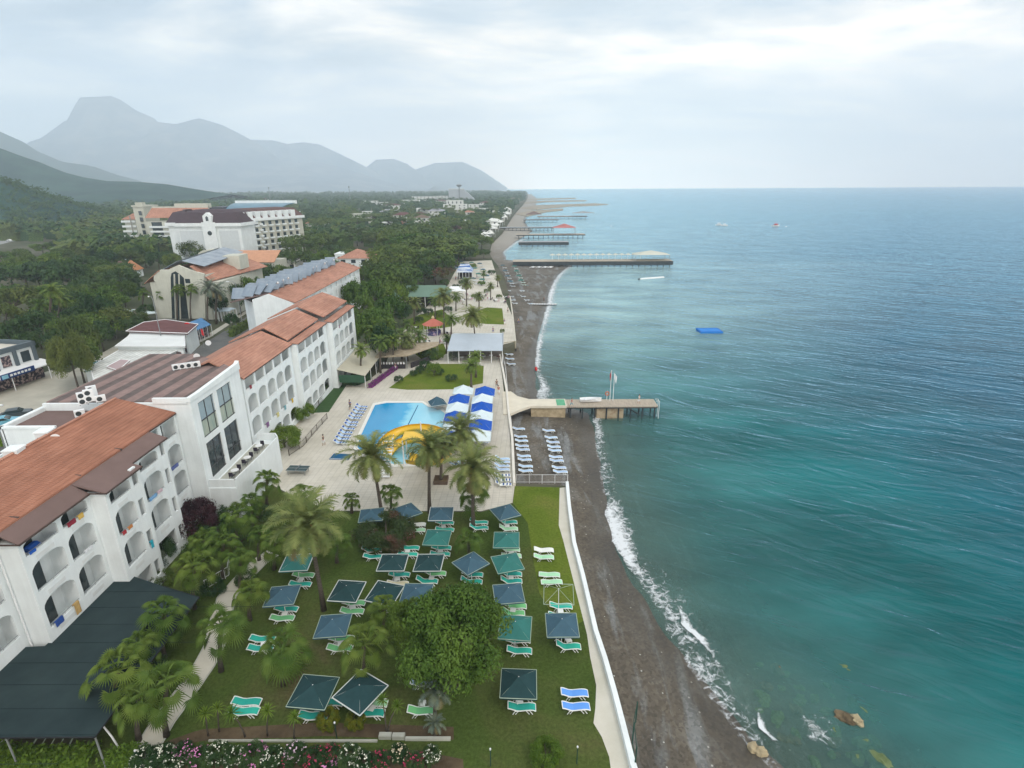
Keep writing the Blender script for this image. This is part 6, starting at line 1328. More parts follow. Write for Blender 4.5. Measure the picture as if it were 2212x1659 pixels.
flat_shop([(182,800),(222,796),(218,780),(186,780)],3.2,mat('teal_awning',(.10,.28,.34),.7,var=.12,scale=.6),'small teal awning beside the roadside pine',front=False,cat='awning',name='awning')
def street_awning():
    root=empty('shop_awning'); a=P(400,722,3.2); b=P(455,700,3.2); m=MB(); roof_quad(m,(a.x,a.y,3.1),(b.x,b.y,3.1),(b.x-3.5,b.y+2.5,4.3),(a.x-3.5,a.y+2.5,4.3)); m.build('canopy',AWB,root)
    m=MB(); d=(b-a); 
    for k in range(7): p=a+d*(k/6); m.tube([(p.x,p.y,0),(p.x,p.y,3.1)],.06,4)
    m.build('posts',METW,root)['kind']='stuff'; root.children[-1]['kind']='stuff'
    m=MB(); m.prism([(a.x-1,a.y+.6),(b.x-1,b.y+.6),(b.x-2.5,b.y+1.8),(a.x-2.5,a.y+1.8)],0,2.8); m.build('goods',GOODS,root)
    p=P(405,703,4.8); m=MB(); m.tube([(p.x+.9*math.cos(k*PI/8)*0,p.y-.1,p.z) if 0 else (p.x,p.y-.1*k,p.z) for k in range(2)],.75,14); m.build('round_sign',REDS,root)
    tag(root,'blue street awning with a round red sign over shop goods','awning')
street_awning()
pavilion('market_canopy',462,496,672,3.0,3.6,4,'pale blue market canopy by the road under the bare palms',mat('pale_blue_canopy',(.45,.54,.60),.7,var=.05),METW,'canopy',wall=False,gables=False)
# street lamps
def lamp(X,Yb,Yt,label,arm=-1.6):
    b=P(X,Yb); h=PY(X-12*(Yb-Yt)/100,Yt,b.y).z; r=empty('street_lamp',b); m=MB(); m.tube([(0,0,0),(0,0,h-.8),(arm*.3,0,h-.1),(arm,0,h)],[.11,.07,.05,.04],6); m.build('pole',METG,r); m=MB(); m.tube([(arm,0,h),(arm*1.45,0,h-.05)],[.10,.16],6); m.build('lamp_head',METW,r); tag(r,label,'street lamp')
lamp(525,708,608,'tall street lamp by the road above the second wing'); lamp(357,768,640,'thin street lamp in front of the white flat roofed shop',.0001+-.6); lamp(12,970,875,'street lamp at the left edge of the car park',1.2)
fl=P(441,752); r=empty('flagpole',fl); m=MB(); m.tube([(0,0,0),(0,0,5)],.05,5); m.build('pole',METG,r); m=MB(); m.face([(0,0,4.9),(.5,.1,4.4),(.55,.15,2.9),(0,0,3.3)]); m.build('flag',REDS,r); tag(r,'small pole with a drooping red flag beside the road','flagpole')
# parked cars
def car(X,Y,rot,m_,label,z=0):
    r=empty('parked_car',P(X,Y,z),R(rot)); b=MB(); prof=[(-2.1,.35),(-2.1,.85),(-1.7,.95),(-1.2,1.42),(.35,1.42),(1.0,.98),(1.95,.82),(2.1,.6),(2.1,.35)]; b.extr([(y,z) for y,z in prof],0,-.82,.82); b.build('body',m_,r)
    g=MB(); g.extr([(-1.62,.98),(-1.18,1.36),(.32,1.36),(.9,.98)],0,-.84,.84); g.build('windows',DARKG,r)
    g=MB(); g.face([(-.7,.36,1.435),(-.7,.98,1.0+.02),(.7,.98,1.02),(.7,.36,1.435)]); g.build('windscreen',DARKG,r)
    for x in (-.75,.75):
        for y in (-1.3,1.3): w=MB(); w.tube([(x-.1,y,.33),(x+.1,y,.33)],.33,12); w.build('wheel',PILE,r)
    tag(r,label,'car')
car(10,918,-60,mat('car_light_blue',(.15,.42,.55),.3,var=.03,spec=.7),'light blue car parked at the left edge'); car(38,900,-60,mat('car_dark',(.05,.07,.08),.3,var=.03,spec=.7),'dark car parked behind the light blue one')
car(198,543,20,mat('car_teal',(.06,.12,.14),.3,spec=.7),'dark teal car beside the far left clearing'); car(230,541,80,METW,'white van like vehicle at the far left clearing'); car(20,521,70,METW,'white car on the hillside road'); car(915,582,10,mat('car_dark',(.05,.07,.08),.3),'dark car on the pale lane between the pines'); car(78,508,70,mat('car_pale',(.5,.55,.6),.3),'pale grey car on the upper hillside road')
# ---------------------------------------------------------------- air conditioners and roof things
def ac(x,y,z,rot,label,n=1,s=1.0):
    r=empty('air_conditioner',(x,y,z),R(rot),s); b=MB(); b.box((-.45,-.2,.08),(.45,.2,.08+.65*n)); b.build('casing',METW,r)
    for k in range(n): f=MB(); f.tube([(-.1,-.215,.4+.65*k),(-.1,-.2,.4+.65*k)],.25,12); f.build('fan_grille',PILE,r)
    f=MB(); f.box((-.4,-.25,0),(-.3,.25,.08)); f.box((.3,-.25,0),(.4,.25,.08)); f.build('feet',METG,r); tag(r,label,'air conditioner','air conditioners on the hotel roofs')
def at(X,Y,z): return P(X,Y,z)
for i,(X,Y,z,n,l) in enumerate([(182,874,14.6,2,'white twin fan air conditioner, left one of the stack by the near roof ridge'),(196,868,14.8,2,'white twin fan air conditioner, middle one of the stack by the near roof ridge'),(202,860,14.8,2,'white twin fan air conditioner, right one of the stack by the near roof ridge'),(219,868,14.6,1,'white single fan air conditioner with dark grille right of the ridge stack'),(174,900,14.0,1,'white air conditioner lying below the ridge stack'),(382,799,14.4,1,'white air conditioner, left one of the row on the banded roof'),(396,797,14.4,1,'white air conditioner, middle one of the row on the banded roof'),(410,795,14.4,1,'white air conditioner, third of the row on the banded roof'),(425,793,14.4,1,'white air conditioner, right one of the row on the banded roof')]):
    p=at(X,Y,z); ac(p.x,p.y,z,40,l,n,1.0)
def turret(X,Y,l):
    p=P(X,Y,14.0); r=empty('roof_chimney',(p.x,p.y,13.6),R(8)); m=MB(); m.box((-.55,-.55,0),(.55,.55,1.5)); m.build('stack',WHITE,r); m=MB(); m.box((-.62,-.62,1.5),(.62,.62,1.62)); m.build('cap',WHITE,r)
    for k in (-.25,.25): m=MB(); m.box((k-.12,-.57,.8),(k+.12,-.55,1.1)); m.build('vent_hole',PILE,r)
    tag(r,l,'chimney')
turret(38,995,'white roof chimney with square holes at the far left ridge'); turret(103,955,'white roof chimney with square holes right of the other one')
def dish(X,Y,z,l,rr=.32):
    p=P(X,Y,z); r=empty('satellite_dish',(p.x,p.y,z-.5),R(30)); m=MB(); m.tube([(0,0,0),(0,0,.6)],.04,5); m.build('mast',METG,r); m=MB(); m.tube([(0,-.05,.6),(0,-.0,.6),(0,.16,.6)],[rr,rr*.8,.05],14); m.build('dish',METW,r); tag(r,l,'satellite dish')
dish(450,742,13.5,'white dish beside the corner of the second wing roof',.42); dish(425,771,14.4,'white dish on the banded hall roof',.4); dish(580,708,14,'white dish behind the stepped terracotta roofs',.4); dish(120,948,14.5,'white dish by the chimney on the near roof',.4)
# little fallen tiles and patches on the near roof
# things on balconies
def cloth(x,y,z,w,h,m_,label,name='towel'):
    mb=MB(); n=5; vs=[];fs=[]
    for i in range(n+1):
        yy=y-w/2+w*i/n; dx=.03*math.sin(i*2.1)
        vs+=[(x-.14,yy,z-h*.25),(x-.12,yy,z+.02),(x+.03+dx*.3,yy,z+.03),(x+.05+dx,yy,z-h)]
    for i in range(n):
        for k in range(3): fs.append((i*4+k,(i+1)*4+k,(i+1)*4+k+1,i*4+k+1))
    mb.mesh(vs,fs); return tag(mb.build(name,m_),label,'towel')
C=lambda n,c:mat('cloth_'+n,c,.9,var=.15,scale=4)
for a in [(-35.27,34.6,4.56,.8,.45,C('navy',(.03,.08,.3)),'blue patterned towel on the lowest left balcony rail'),(-35.27,36.4,4.56,.55,1.0,C('ochre',(.50,.34,.14)),'ochre towel hanging from the lowest left balcony'),
(-35.27,38.2,11.0,.9,.3,C('darkred',(.25,.03,.05)),'dark red cloth on the top right balcony of the first pair'),(-35.27,39.2,11.0,.6,.35,C('yellow',(.6,.40,.10)),'yellow patterned towel on the top balcony of the first pair'),
(-35.27,34.4,11.0,.6,.15,C('blue',(.02,.10,.42)),'bright blue cover at the top left balcony'),(-33.87,41.4,7.86,.5,.25,C('red',(.35,.04,.05)),'red cloth on the middle balcony of the second bay'),(-33.87,42.2,7.86,.6,.2,C('orange',(.48,.20,.07)),'orange cloth on the middle balcony of the second bay'),
(-35.27,39.0,7.86,.9,.15,C('white',(.7,.72,.75)),'white sheet on the middle right balcony of the first pair'),(-34.87,47.2,7.9,1.2,.25,C('sky',(.20,.38,.62)),'pale blue towel on the wash laden balcony of the third bay'),(-34.87,48.3,7.9,.8,.2,C('pink',(.6,.45,.5)),'pink towel on the wash laden balcony of the third bay'),
(-33.87,44.2,4.9,.4,.7,C('cyan',(.03,.35,.45)),'cyan beach ring hanging at a narrow window'),(-36.37,53.5,7.9,1.3,.3,C('multi',(.12,.15,.35)),'dark patterned washing on the balcony next to the glazed hall'),
(-34.87,69.8,11.2,.6,.4,C('darkred',(.25,.03,.05)),'dark red cloth at the first top balcony beyond the hall'),(-34.87,76.5,4.5,.8,.6,C('yellow2',(.6,.55,.25)),'pale yellow towel on a low balcony beyond the hall'),(-34.87,82.3,4.5,.6,.6,C('gold',(.6,.42,.05)),'golden towel on the farthest low balcony of the second wing'),(-32.97,103.9,11.2,.5,.5,C('violet',(.25,.12,.2)),'violet towel on the third wing top floor'),(-34.87,72.8,4.5,.9,.6,C('violet2',(.22,.12,.25)),'purple towel on a low balcony beside the hall terrace'),(-34.87,79.3,4.5,.7,.6,C('aqua',(.2,.4,.45)),'aqua towel on a low balcony of the second wing')]:
    cloth(*a)
for x,y,z,l in ((-36.2,35.3,9.98,'blue folded mattress standing on the top left balcony'),):
    r=empty('air_mattress',(x,y,z)); m=MB(); m.tube([(0,-.5,.5),(0,.5,.5)],.45,10); m.build('mattress_body',C('blue',(.02,.10,.42)),r); m=MB(); m.tube([(0,-.52,.5),(0,-.55,.5)],.1,8); m.build('valve',METW,r); tag(r,l,'air mattress')
# terrace furniture
for i in range(3):
    o=copy_tree(CS); o.location=(-32.8,58.5+i*3.3,3.94); tag(o,f'cafe table on the hall terrace, {ORD[i]} from the near end','cafe table','tables on the hall terrace')
    for s in (-1,1): c=copy_tree(CH[1]); c.location=(-32.8,58.5+i*3.3+s*.8,3.94); c.rotation_euler=(0,0,0 if s>0 else PI); tag(c,f'dark chair {"beyond" if s>0 else "before"} the {ORD[i]} table on the hall terrace','cafe chair','chairs on the hall terrace')
# ---------------------------------------------------------------- table tennis, pedestals, kerb stones, frames
def pingpong():
    p=P(645,1022); r=empty('table_tennis_table',p,R(-4)); m=MB(); m.box((-1.37,-.76,.72),(1.37,.76,.76)); m.build('table_top',mat('slate_table',(.045,.075,.08),.5,var=.05),r)
    m=MB(); m.box((-1.37,-.015,.762),(1.37,.015,.765)); m.box((-1.37,-.76,.762),(1.37,-.73,.765)); m.box((-1.37,.73,.762),(1.37,.76,.765)); m.build('white_lines',METW,r)
    m=MB(); m.box((-.01,-.85,.76),(.01,.85,.90)); m.build('net',METG,r)
    for x in (-1.15,1.15):
        for y in (-.6,.6): m=MB(); m.tube([(x,y,0),(x,y,.72)],.04,5); m.build('leg',METG,r)
    tag(r,'dark green table tennis table on the pale pool deck','table tennis table')
pingpong()
def blk(X0,X1,Y,w,h,m_,label,name='kerb_stone',cat='kerb stone'):
    a=P(X0,Y); b=P(X1,Y); m=MB(); r_=random.Random(X0); n=4; vs=[]
    m.prism([(a.x,a.y),(b.x,b.y+r_.uniform(-.05,.05)),(b.x,b.y+w),(a.x,a.y+w)],0,h); m.prism([(a.x+.03,a.y+.03),(b.x-.03,b.y+.03),(b.x-.03,b.y+w-.03),(a.x+.03,a.y+w-.03)],h,h+.03); tag(m.build(name,m_),label,cat)
blk(818,845,1598,.35,.3,GREYW,'left one of two thick pale kerb blocks below the forked yucca'); blk(847,874,1599,.35,.3,GREYW,'right one of two thick pale kerb blocks below the forked yucca'); blk(875,973,1601,.22,.18,GREYW,'long low kerb to the right of the thick pale blocks'); blk(450,815,1603,.12,.12,GREYW,'thin long kerb running left from the pale blocks')
def frame_wreck():
    p=P(115,1612); r=empty('metal_frame',p,R(8)); m=MB()
    q=[(-1.2,-.6,.3),(1.3,-.7,.3),(1.7,.7,1.2),(-.6,.8,1.2)]
    for a,b in zip(q,q[1:]+q[:1]): m.tube([a,b],.05,5)
    for t in (.25,.5,.75): m.tube([Vector(q[0]).lerp(Vector(q[1]),t),Vector(q[3]).lerp(Vector(q[2]),t)],.035,4)
    m.build('frame_tubes',EDGE,r); m=MB(); 
    for a in q: m.tube([a,(a[0],a[1],0)],.04,4)
    m.build('feet',EDGE,r); tag(r,'rusty metal bed frame left below the dark canopy','metal frame')
    p=P(20,1620); r=empty('metal_frame',p,R(20)); m=MB(); m.tube([(-1.5,0,.6),(1.6,.5,.9)],.06,5); m.tube([(-1.2,.6,.5),(1.2,1.1,.7)],.06,5); m.build('frame_tubes',EDGEW,r); m=MB(); m.tube([(-1.4,0,0),(-1.4,0,.6)],.05,4); m.tube([(1.5,.5,0),(1.5,.5,.9)],.05,4); m.build('feet',EDGEW,r); tag(r,'white tube frame at the bottom left corner','metal frame')
frame_wreck()
for X,Y,l in ((728,1597,'small garden lamp among the oleanders'),(1060,1655,'dark garden post at the bottom, left one'),(1246,1650,'dark garden post at the bottom, right one'),(303,1658,'dark garden post left of the white oleanders')):
    r=empty('garden_post',P(X,Y)); m=MB(); m.tube([(0,0,0),(0,0,1.5)],.035,5); m.build('post',mat('green_post',(.02,.06,.045),.6),r); m=MB(); m.tube([(0,0,1.5),(0,0,1.6)],.06,6); m.build('cap',METW,r); tag(r,l,'garden post')
bx=P(953,1040); r=empty('planter',bx); m=MB(); m.box((-.9,-.9,0),(.9,.9,.45)); m.build('box',mat('planter_brown',(.12,.09,.07),.9,var=.2),r); m=MB(); m.box((-.8,-.8,.45),(.8,.8,.47)); m.build('soil',SOIL,r); tag(r,'dark square planter at the foot of a palm on the deck','planter')
bx=P(737,987); r=empty('pool_mat',bx,R(-5)); m=MB(); m.box((-1.4,-.9,.01),(1.4,.9,.06)); m.build('foam_mat',mat('cloth_deepblue',(.01,.09,.20),.8),r); m=MB(); m.box((-1.3,-.8,.065),(1.3,-.7,.07)); m.build('strap',METW,r); tag(r,'dark blue mat lying on the deck left of the pool slide','mat')
# ---------------------------------------------------------------- people
def person(X,Y,rot,top,bottom,label,pose='stand',z=0,skin_c=(.45,.28,.20)):
    """one skinned body (head to feet), clothes and hair as close shells"""
    def skin(name,pts,edges,rad,m_,parent):
        me=bpy.data.meshes.new(name); me.from_pydata(pts,edges,[]); o=bpy.data.objects.new(name,me); COL.objects.link(o); sk=o.modifiers.new('s','SKIN'); 
        for v,r_ in zip(me.skin_vertices[0].data,rad): v.radius=(r_,r_*.85)
        me.skin_vertices[0].data[0].use_root=True; ss=o.modifiers.new('d','SUBSURF'); ss.levels=1; ss.render_levels=1; me.materials.append(m_); o.parent=parent; return o
    r=empty('person',P(X,Y,z),R(rot)); st=.14 if pose=='stand' else .32
    pts=[(0,0,.95),(0,0,1.15),(0,0,1.38),(0,.01,1.5),(0,.02,1.62),(0,.02,1.72),(.1,0,.88),(.11,-st,.48),(.11,-st*1.1,.08),(.11,-st*1.1+.14,.03),(-.1,0,.88),(-.11,st*.6,.48),(-.11,st*.9,.08),(-.11,st*.9+.14,.03),(.19,0,1.38),(.25,.02,1.12),(.24,.16,.92),(.24,.2,.84),(-.19,0,1.38),(-.25,.02,1.12),(-.24,-.04,.88),(-.24,-.03,.79)]
    ed=[(0,1),(1,2),(2,3),(3,4),(4,5),(0,6),(6,7),(7,8),(8,9),(0,10),(10,11),(11,12),(12,13),(2,14),(14,15),(15,16),(16,17),(2,18),(18,19),(19,20),(20,21)]
    rad=[.13,.13,.15,.055,.095,.075,.09,.065,.045,.035,.09,.065,.045,.035,.055,.042,.034,.03,.055,.042,.034,.03]
    sm=mat('skin_%02d'%int(skin_c[0]*100),skin_c,.6,var=.05); skin('body',pts,ed,rad,sm,r)
    skin('shirt',[(0,0,1.0),(0,0,1.15),(0,0,1.37),(0,0,1.43),(.19,0,1.375),(.235,.01,1.2),(-.19,0,1.375),(-.235,.01,1.2)],[(0,1),(1,2),(2,3),(2,4),(4,5),(2,6),(6,7)],[.145,.145,.165,.08,.07,.058,.07,.058],top,r)
    skin('trousers',[(0,0,.98),(.1,0,.88),(.11,-st*.75,.6),(.11,-st,.42),(-.1,0,.88),(-.11,st*.45,.6),(-.11,st*.65,.42)],[(0,1),(1,2),(2,3),(0,4),(4,5),(5,6)],[.15,.11,.085,.075,.11,.085,.075],bottom,r)
    skin('hair',[(0,-.01,1.70),(0,.0,1.76),(0,-.05,1.64)],[(0,1),(0,2)],[.092,.07,.07],mat('hair_dark',(.03,.022,.018),.8),r)
    return tag(r,label,'person')
BL=C('royal',(.03,.10,.35)); BKc=C('black',(.02,.02,.025)); WHc=C('white',(.7,.72,.75)); RDc=C('red',(.35,.04,.05))
person(757,884,-30,BL,BKc,'person in blue top and dark trousers walking behind the striped loungers','walk')
person(1073,838,20,BKc,BKc,'dark clothed person standing by the cream deck wall near the landing stage'); person(1077,852,180,RDc,WHc,'person in red top beside the dark clothed one at the deck wall','walk')
person(1097,676,0,WHc,BKc,'person in white top on the pale edge of the far lawn terrace'); person(1175,652,10,BKc,BKc,'person standing at the surf line','walk',z=-2.3); person(700,962,90,BKc,WHc,'person in dark top standing by the picket fence') ; person(985,606,0,RDc,BKc,'person in red near the white awning of the restaurant'); person(1090,702,30,BL,WHc,'person in blue on the terrace corner')

pr=random.Random(21); sh=[C('navy',(.03,.08,.3)),RDc,WHc,BKc,C('aqua',(.2,.4,.45)),C('violet',(.25,.12,.2))]
PPL=[(1060,900,'between white parasols and deck wall'),(1235,880,'on the landing stage'),(1380,872,'near the end of the landing stage'),(1120,700,'on the sand below the lawn terrace'),(1140,620,'on the sand before the plank jetty'),(1000,665,'beside the far lawn palm'),(950,745,'near the coral kiosk'),(920,742,'left of the coral kiosk'),(875,660,'in front of the green roofed restaurant'),(1030,600,'on the paving right of the restaurant'),(1005,590,'among the far sunshades'),(855,800,'on the path beside the purple flowers'),(1065,720,'on the pale edge of the lawn terrace')]
for i,(X,Y,w_) in enumerate(PPL):
    k=i%6; person(X,Y,pr.uniform(0,360),sh[k],sh[(k*3+i)%6],f'person in {["navy","red","white","black","aqua","violet"][k]} top {w_}','walk' if i%2 else 'stand',z=-2.0 if (X>1100 and X<1200 and Y<990 and Y>600) else (.05 if w_.find('stage')>0 and 'below' not in w_ else 0),skin_c=(.45,.28,.20) if i%3 else (.55,.36,.27))
# ---------------------------------------------------------------- palms
palm(802,985,1122,'date','tall date palm left of the slide with its foot at the slate parasol',1.45,Xb=826,v=0)
palm(928,968,1108,'date','tall date palm in the middle of the pool deck edge, slim upright trunk',1.25,v=1)
palm(996,930,1040,'date','date palm with orange fruit beside the white pool parasols',1.25,Xb=1000,v=0)
palm(955,960,1042,'date','date palm growing from the square deck planter, half hidden',.9,Xb=953,v=1)
palm(1022,1010,1142,'date','date palm right of the deck edge one, thick grey trunk on the lawn',1.4,v=1)
palm(664,1132,1318,'date','tall leaning date palm at the left of the lawn parasols',1.45,Xb=700,v=0)
palm(1021,683,757,'date','slim tall date palm before the white marquee',1.5,Xb=1028,v=1,r0=.17)
palm(958,640,722,'date','date palm right of the restaurant with its foot by the kiosk',1.4,Xb=960,v=0)
palm(1008,612,662,'date','date palm behind the marquee and right of the restaurant awning',1.2,v=1)
palm(1060,618,648,'date','small date palm at the far cafe terrace',.75,v=0,nofruit=True)
palm(965,730,764,'dategreen','short bushy palm between kiosk and marquee',.62,v=0)
palm(1018,790,838,'dategreen','yellowish palm on the fresh lawn right end by the pool parasols',.85,v=1)
palm(1028,770,815,'dategreen','green palm just behind the yellowish one',.7,v=0)
for i,(X,Yc,Yb,s) in enumerate([(780,756,822,.85),(822,740,806,.95),(850,735,795,.9),(805,715,785,.9),(838,700,772,.9),(868,722,776,.85),(792,690,750,.85),(880,700,752,.8)]):
    palm(X,Yc,Yb,'dategreen',f'lush green palm in the clump beside the third wing, {ORD[i]} from its near side',s,group='palms beside the third wing')
for X,Yc,Yb,s,l in [(420,1222,1315,1.15,'fan palm above the dark canopy corner'),(512,1112,1190,1.05,'fan palm nearest the white terrace wall'),(482,1172,1250,1.0,'fan palm between terrace wall and garden path'),
(355,1325,1425,1.2,'fan palm at the right edge of the dark canopy'),(478,1352,1450,1.2,'fan palm leaning over the garden path'),(540,1275,1340,1.0,'fan palm right of the garden path by the slate parasol'),
(252,1448,1560,1.3,'fan palm with yellow heart over the dark canopy'),(360,1478,1590,1.35,'fan palm hanging over the lower garden path'),(612,1405,1480,1.35,'wide fan palm with drooping leaves on the lower left lawn'),
(786,1392,1470,1.25,'wide fan palm left of the big leafy tree'),(830,1312,1370,.85,'small fan palm against the left of the big leafy tree'),(1013,1168,1215,.9,'spiky fan palm above the cornerwise slate parasol'),
(760,1078,1108,.62,'small fan palm at the deck edge left of the tall palms'),(845,1062,1108,.85,'fan palm behind the tall left date palm'),(577,1035,1095,1.05,'fan palm at the left end of the pool deck'),
(652,1070,1120,1.0,'fan palm behind the leaning date palm'),(593,1172,1230,.95,'fan palm right of the garden path top'),(728,1165,1215,.95,'fan palm under the right side of the leaning palm crown'),(1023,1062,1120,1.3,'fan palm around the trunk of the deck date palm'),
(545,1080,1135,.8,'young fan palm beside the deck corner'),(690,1110,1160,.8,'fan palm right behind the leaning date palm crown')]:
    palm(X,Yc,Yb,'fan',l,s*(1.2 if s<1.1 else 1.14),r0=.17)
palm(940,1490,1560,'grey','grey green young palm below the big leafy tree',.62,v=0,nofruit=True,r0=.16)
palm(940,1562,1592,'grey','little grey palm above the low kerb',.33,v=1,nofruit=True,r0=.1)
for X,Yc,Yb,s,l,xb in [(578,1535,1590,.95,'yucca fourth from the left in the bottom bed',578),(636,1550,1597,.9,'yucca left of the yellow shrub',636),(443,1542,1590,.95,'yucca nearest the garden path bottom',450),(500,1540,1592,1.05,'yucca right of the path side yucca with thin stem',530),(826,1512,1585,.8,'left head of the forked yucca',836),(858,1525,1585,.85,'right head of the forked yucca',838),(470,1530,1580,.8,'yucca between the two leftmost ones',474)]:
    palm(X,Yc,Yb,'spike',l,s,Xb=xb,r0=.05,cat='yucca')
for i,(X,Yc,Yb,s) in enumerate([(300,1388,1480,1.0),(560,1150,1210,.9),(440,1165,1235,1.15),(520,1205,1275,1.05),(300,1505,1600,1.2),(640,1112,1165,.9),]):
    palm(X,Yc,Yb,'fan',f'fan palm filling the thicket between path and hotel, {ORD[i]} in the thicket',s,r0=.16,group='fan palms of the thicket beside the garden path')
for i,(X,Y,r,h) in enumerate([(430,1190,34,1.8),(470,1140,34,2.0),(520,1160,30,1.8),(400,1300,26,1.5),(460,1270,24,1.4),(560,1110,26,1.6),(600,1150,26,1.4),(330,1440,26,1.4),(530,1250,20,1.2),(350,1250,22,1.4),(500,1100,26,1.8)]):
    shrub(X,Y,r,h,G_DARK if i%3 else G_PINE,f'low dark undergrowth bush beneath the thicket palms, {ORD[i]}',group='undergrowth beneath the thicket palms',lod='mid')
# street palms by the cream hotel
for i,(X,Yc,Yb,k) in enumerate([(349,632,690,'fan'),(384,624,695,'fan'),(413,624,695,'fan'),(310,632,690,'fan')]): palm(X,Yc,Yb,k,f'street fan palm before the cream stair hotel, {["second","third","fourth","first"][i]} from the left',1.35,r0=.22)
for i,(X,Yc,Yb) in enumerate([(450,622,705),(468,628,700)]): palm(X,Yc,Yb,'grey',f'{["left","right"][i]} dull grey palm with hanging dead leaves right of the cream stair hotel',1.5,r0=.25,nofruit=True)
for i,(X,Yc,Yb) in enumerate([(112,628,740),(85,660,735),(130,645,720)]): palm(X,Yc,Yb,'dategreen',f'tall shaggy palm in the left wood, {["middle","left","right"][i]} one of three',1.2,r0=.3)
# ---------------------------------------------------------------- near trees and shrubs
T(985,1372,132,8.2,'broad','near','big bright green leafy tree dominating the right of the lawn',name='big_tree')
T(885,1345,52,5.2,'broad','near','smaller leafy tree merging with the left of the big tree',var=1)
shrub(833,1148,58,2.6,G_BOUG,'bougainvillea bush with a few pink flowers in the lawn',name='bougainvillea',lod='near')
shrub(415,1120,46,3.6,G_RED,'dark maroon bush against the near wing end',name='maroon_bush',lod='near')
shrub(648,889,27,2.6,G_TOPI,'round clipped bush, upper one by the second wing',lod='near'); shrub(612,946,34,3.0,G_TOPI,'round clipped bush, lower one by the picket fence',lod='near')
shrub(708,1554,22,1.4,G_YEL,'yellow shrub beside the bottom teal lounger',lod='near'); shrub(767,1556,20,1.2,G_YEL,'yellow green shrub left of the forked yucca',lod='near')
shrub(1180,1628,32,1.5,G_TOPI,'lone bright shrub at the bottom right of the lawn',lod='near'); shrub(348,1190,26,2.4,G_DARK,'dark glossy bush at the foot of the second bay',lod='near'); shrub(335,1215,20,2.0,G_GREY,'oleander at the corner of the second bay',lod='near')
for i,(X,Y,r,h,m) in enumerate([(907,798,9,1.6,G_DARK),(918,789,12,2.2,G_DARK),(937,798,15,2.6,G_TOPI),(950,803,9,1.3,G_DARK),(893,806,8,1.2,G_DARK),(861,819,9,1.4,G_DARK),(975,816,13,1.2,G_DARK),(945,768,13,2.0,G_TOPI),(928,765,16,2.6,G_DARK),(914,757,10,1.6,G_DARK),(980,768,11,2.2,G_GREY),(909,671,10,2.0,G_DARK),(926,673,10,2.0,G_DARK),(948,678,9,1.8,G_TOPI)]):
    shrub(X,Y,r,h,m,f'rounded garden shrub north of the pool, {ORD[i]} counted from the pool lawn outwards',group='rounded shrubs north of the pool')
def hedge(vp,h,w,m,label,name='hedge',cat='hedge',n=2600,ls=.12):
    pts=[P(X,Y) for X,Y in vp]; mb=MB(); r_=random.Random(int(vp[0][0])); tot=sum((b-a).length for a,b in zip(pts,pts[1:]))
    for i in range(n):
        d=r_.uniform(0,tot)
        for a,b in zip(pts,pts[1:]):
            l=(b-a).length
            if d<=l: p=a.lerp(b,d/l); break
            d-=l
        k=r_.random(); q=Vector((p.x+r_.uniform(-w/2,w/2),p.y+r_.uniform(-w/2,w/2),h*(1-k*k*.95)*r_.uniform(.82,1.1))); nn=Vector((r_.gauss(0,.7),r_.gauss(0,.7),r_.gauss(.6,.5))).normalized(); a_=nn.cross(Vector((r_.gauss(0,1),r_.gauss(0,1),.3))).normalized(); b_=nn.cross(a_); s=ls*r_.uniform(.6,1.3)
        mb.face([q-a_*s,q-b_*s*.5,q+a_*s,q+b_*s*.5])
    core=MB()
    for a,b in zip(pts,pts[1:]):
        d=(b-a); nn=Vector((-d.y,d.x,0)).normalized()*w*.36; core.prism([(a.x+nn.x,a.y+nn.y),(b.x+nn.x,b.y+nn.y),(b.x-nn.x,b.y-nn.y),(a.x-nn.x,a.y-nn.y)],0,h*.75)
    for f,mm in zip(core.f,core.m): mb.f.append(tuple(i+len(mb.v) for i in f)); mb.m.append(0)
    mb.v+=core.v; return tag(mb.build(name,m),label,cat)
hedge([(700,848),(728,828),(770,832),(800,818)],1.3,1.2,G_DARK,'dark hedge at the foot of the third wing')
hedge([(800,838),(830,815),(855,798)],.7,1.1,mat('purple_flowers',(.20,.03,.20),.7,col2=(.05,.09,.03),scale=3,thr=(.5,.6)),'purple flowering bed along the path to the bar',name='flower_row',cat='flower bed')
hedge([(205,660),(255,645),(310,636)],2.4,2.5,G_DARK,'long clipped dark hedge left of the cream stair hotel',n=2600,ls=.35)
hedge([(215,640),(300,628)],5,4,G_DARK,'tall dark hedge behind the clipped one left of the cream hotel',n=3000,ls=.5)
hedge([(500,728),(540,705),(590,680),(612,668)],2.2,1.6,G_PINE,'green hedge on the near verge of the road',n=1800,ls=.3)
hedge([(0,965),(40,945),(55,925)],1.6,2.2,G_TOPI,'bright hedge at the left edge of the car park',n=1200,ls=.2)
hedge([(0,1640),(60,1650),(140,1650),(200,1640)],1.0,1.4,G_TOPI,'low green planting at the bottom left corner',n=2200,ls=.14)
hedge([(240,1655),(300,1640)],1.0,1.2,G_TOPI,'low green planting left of the white oleanders',n=900,ls=.12)
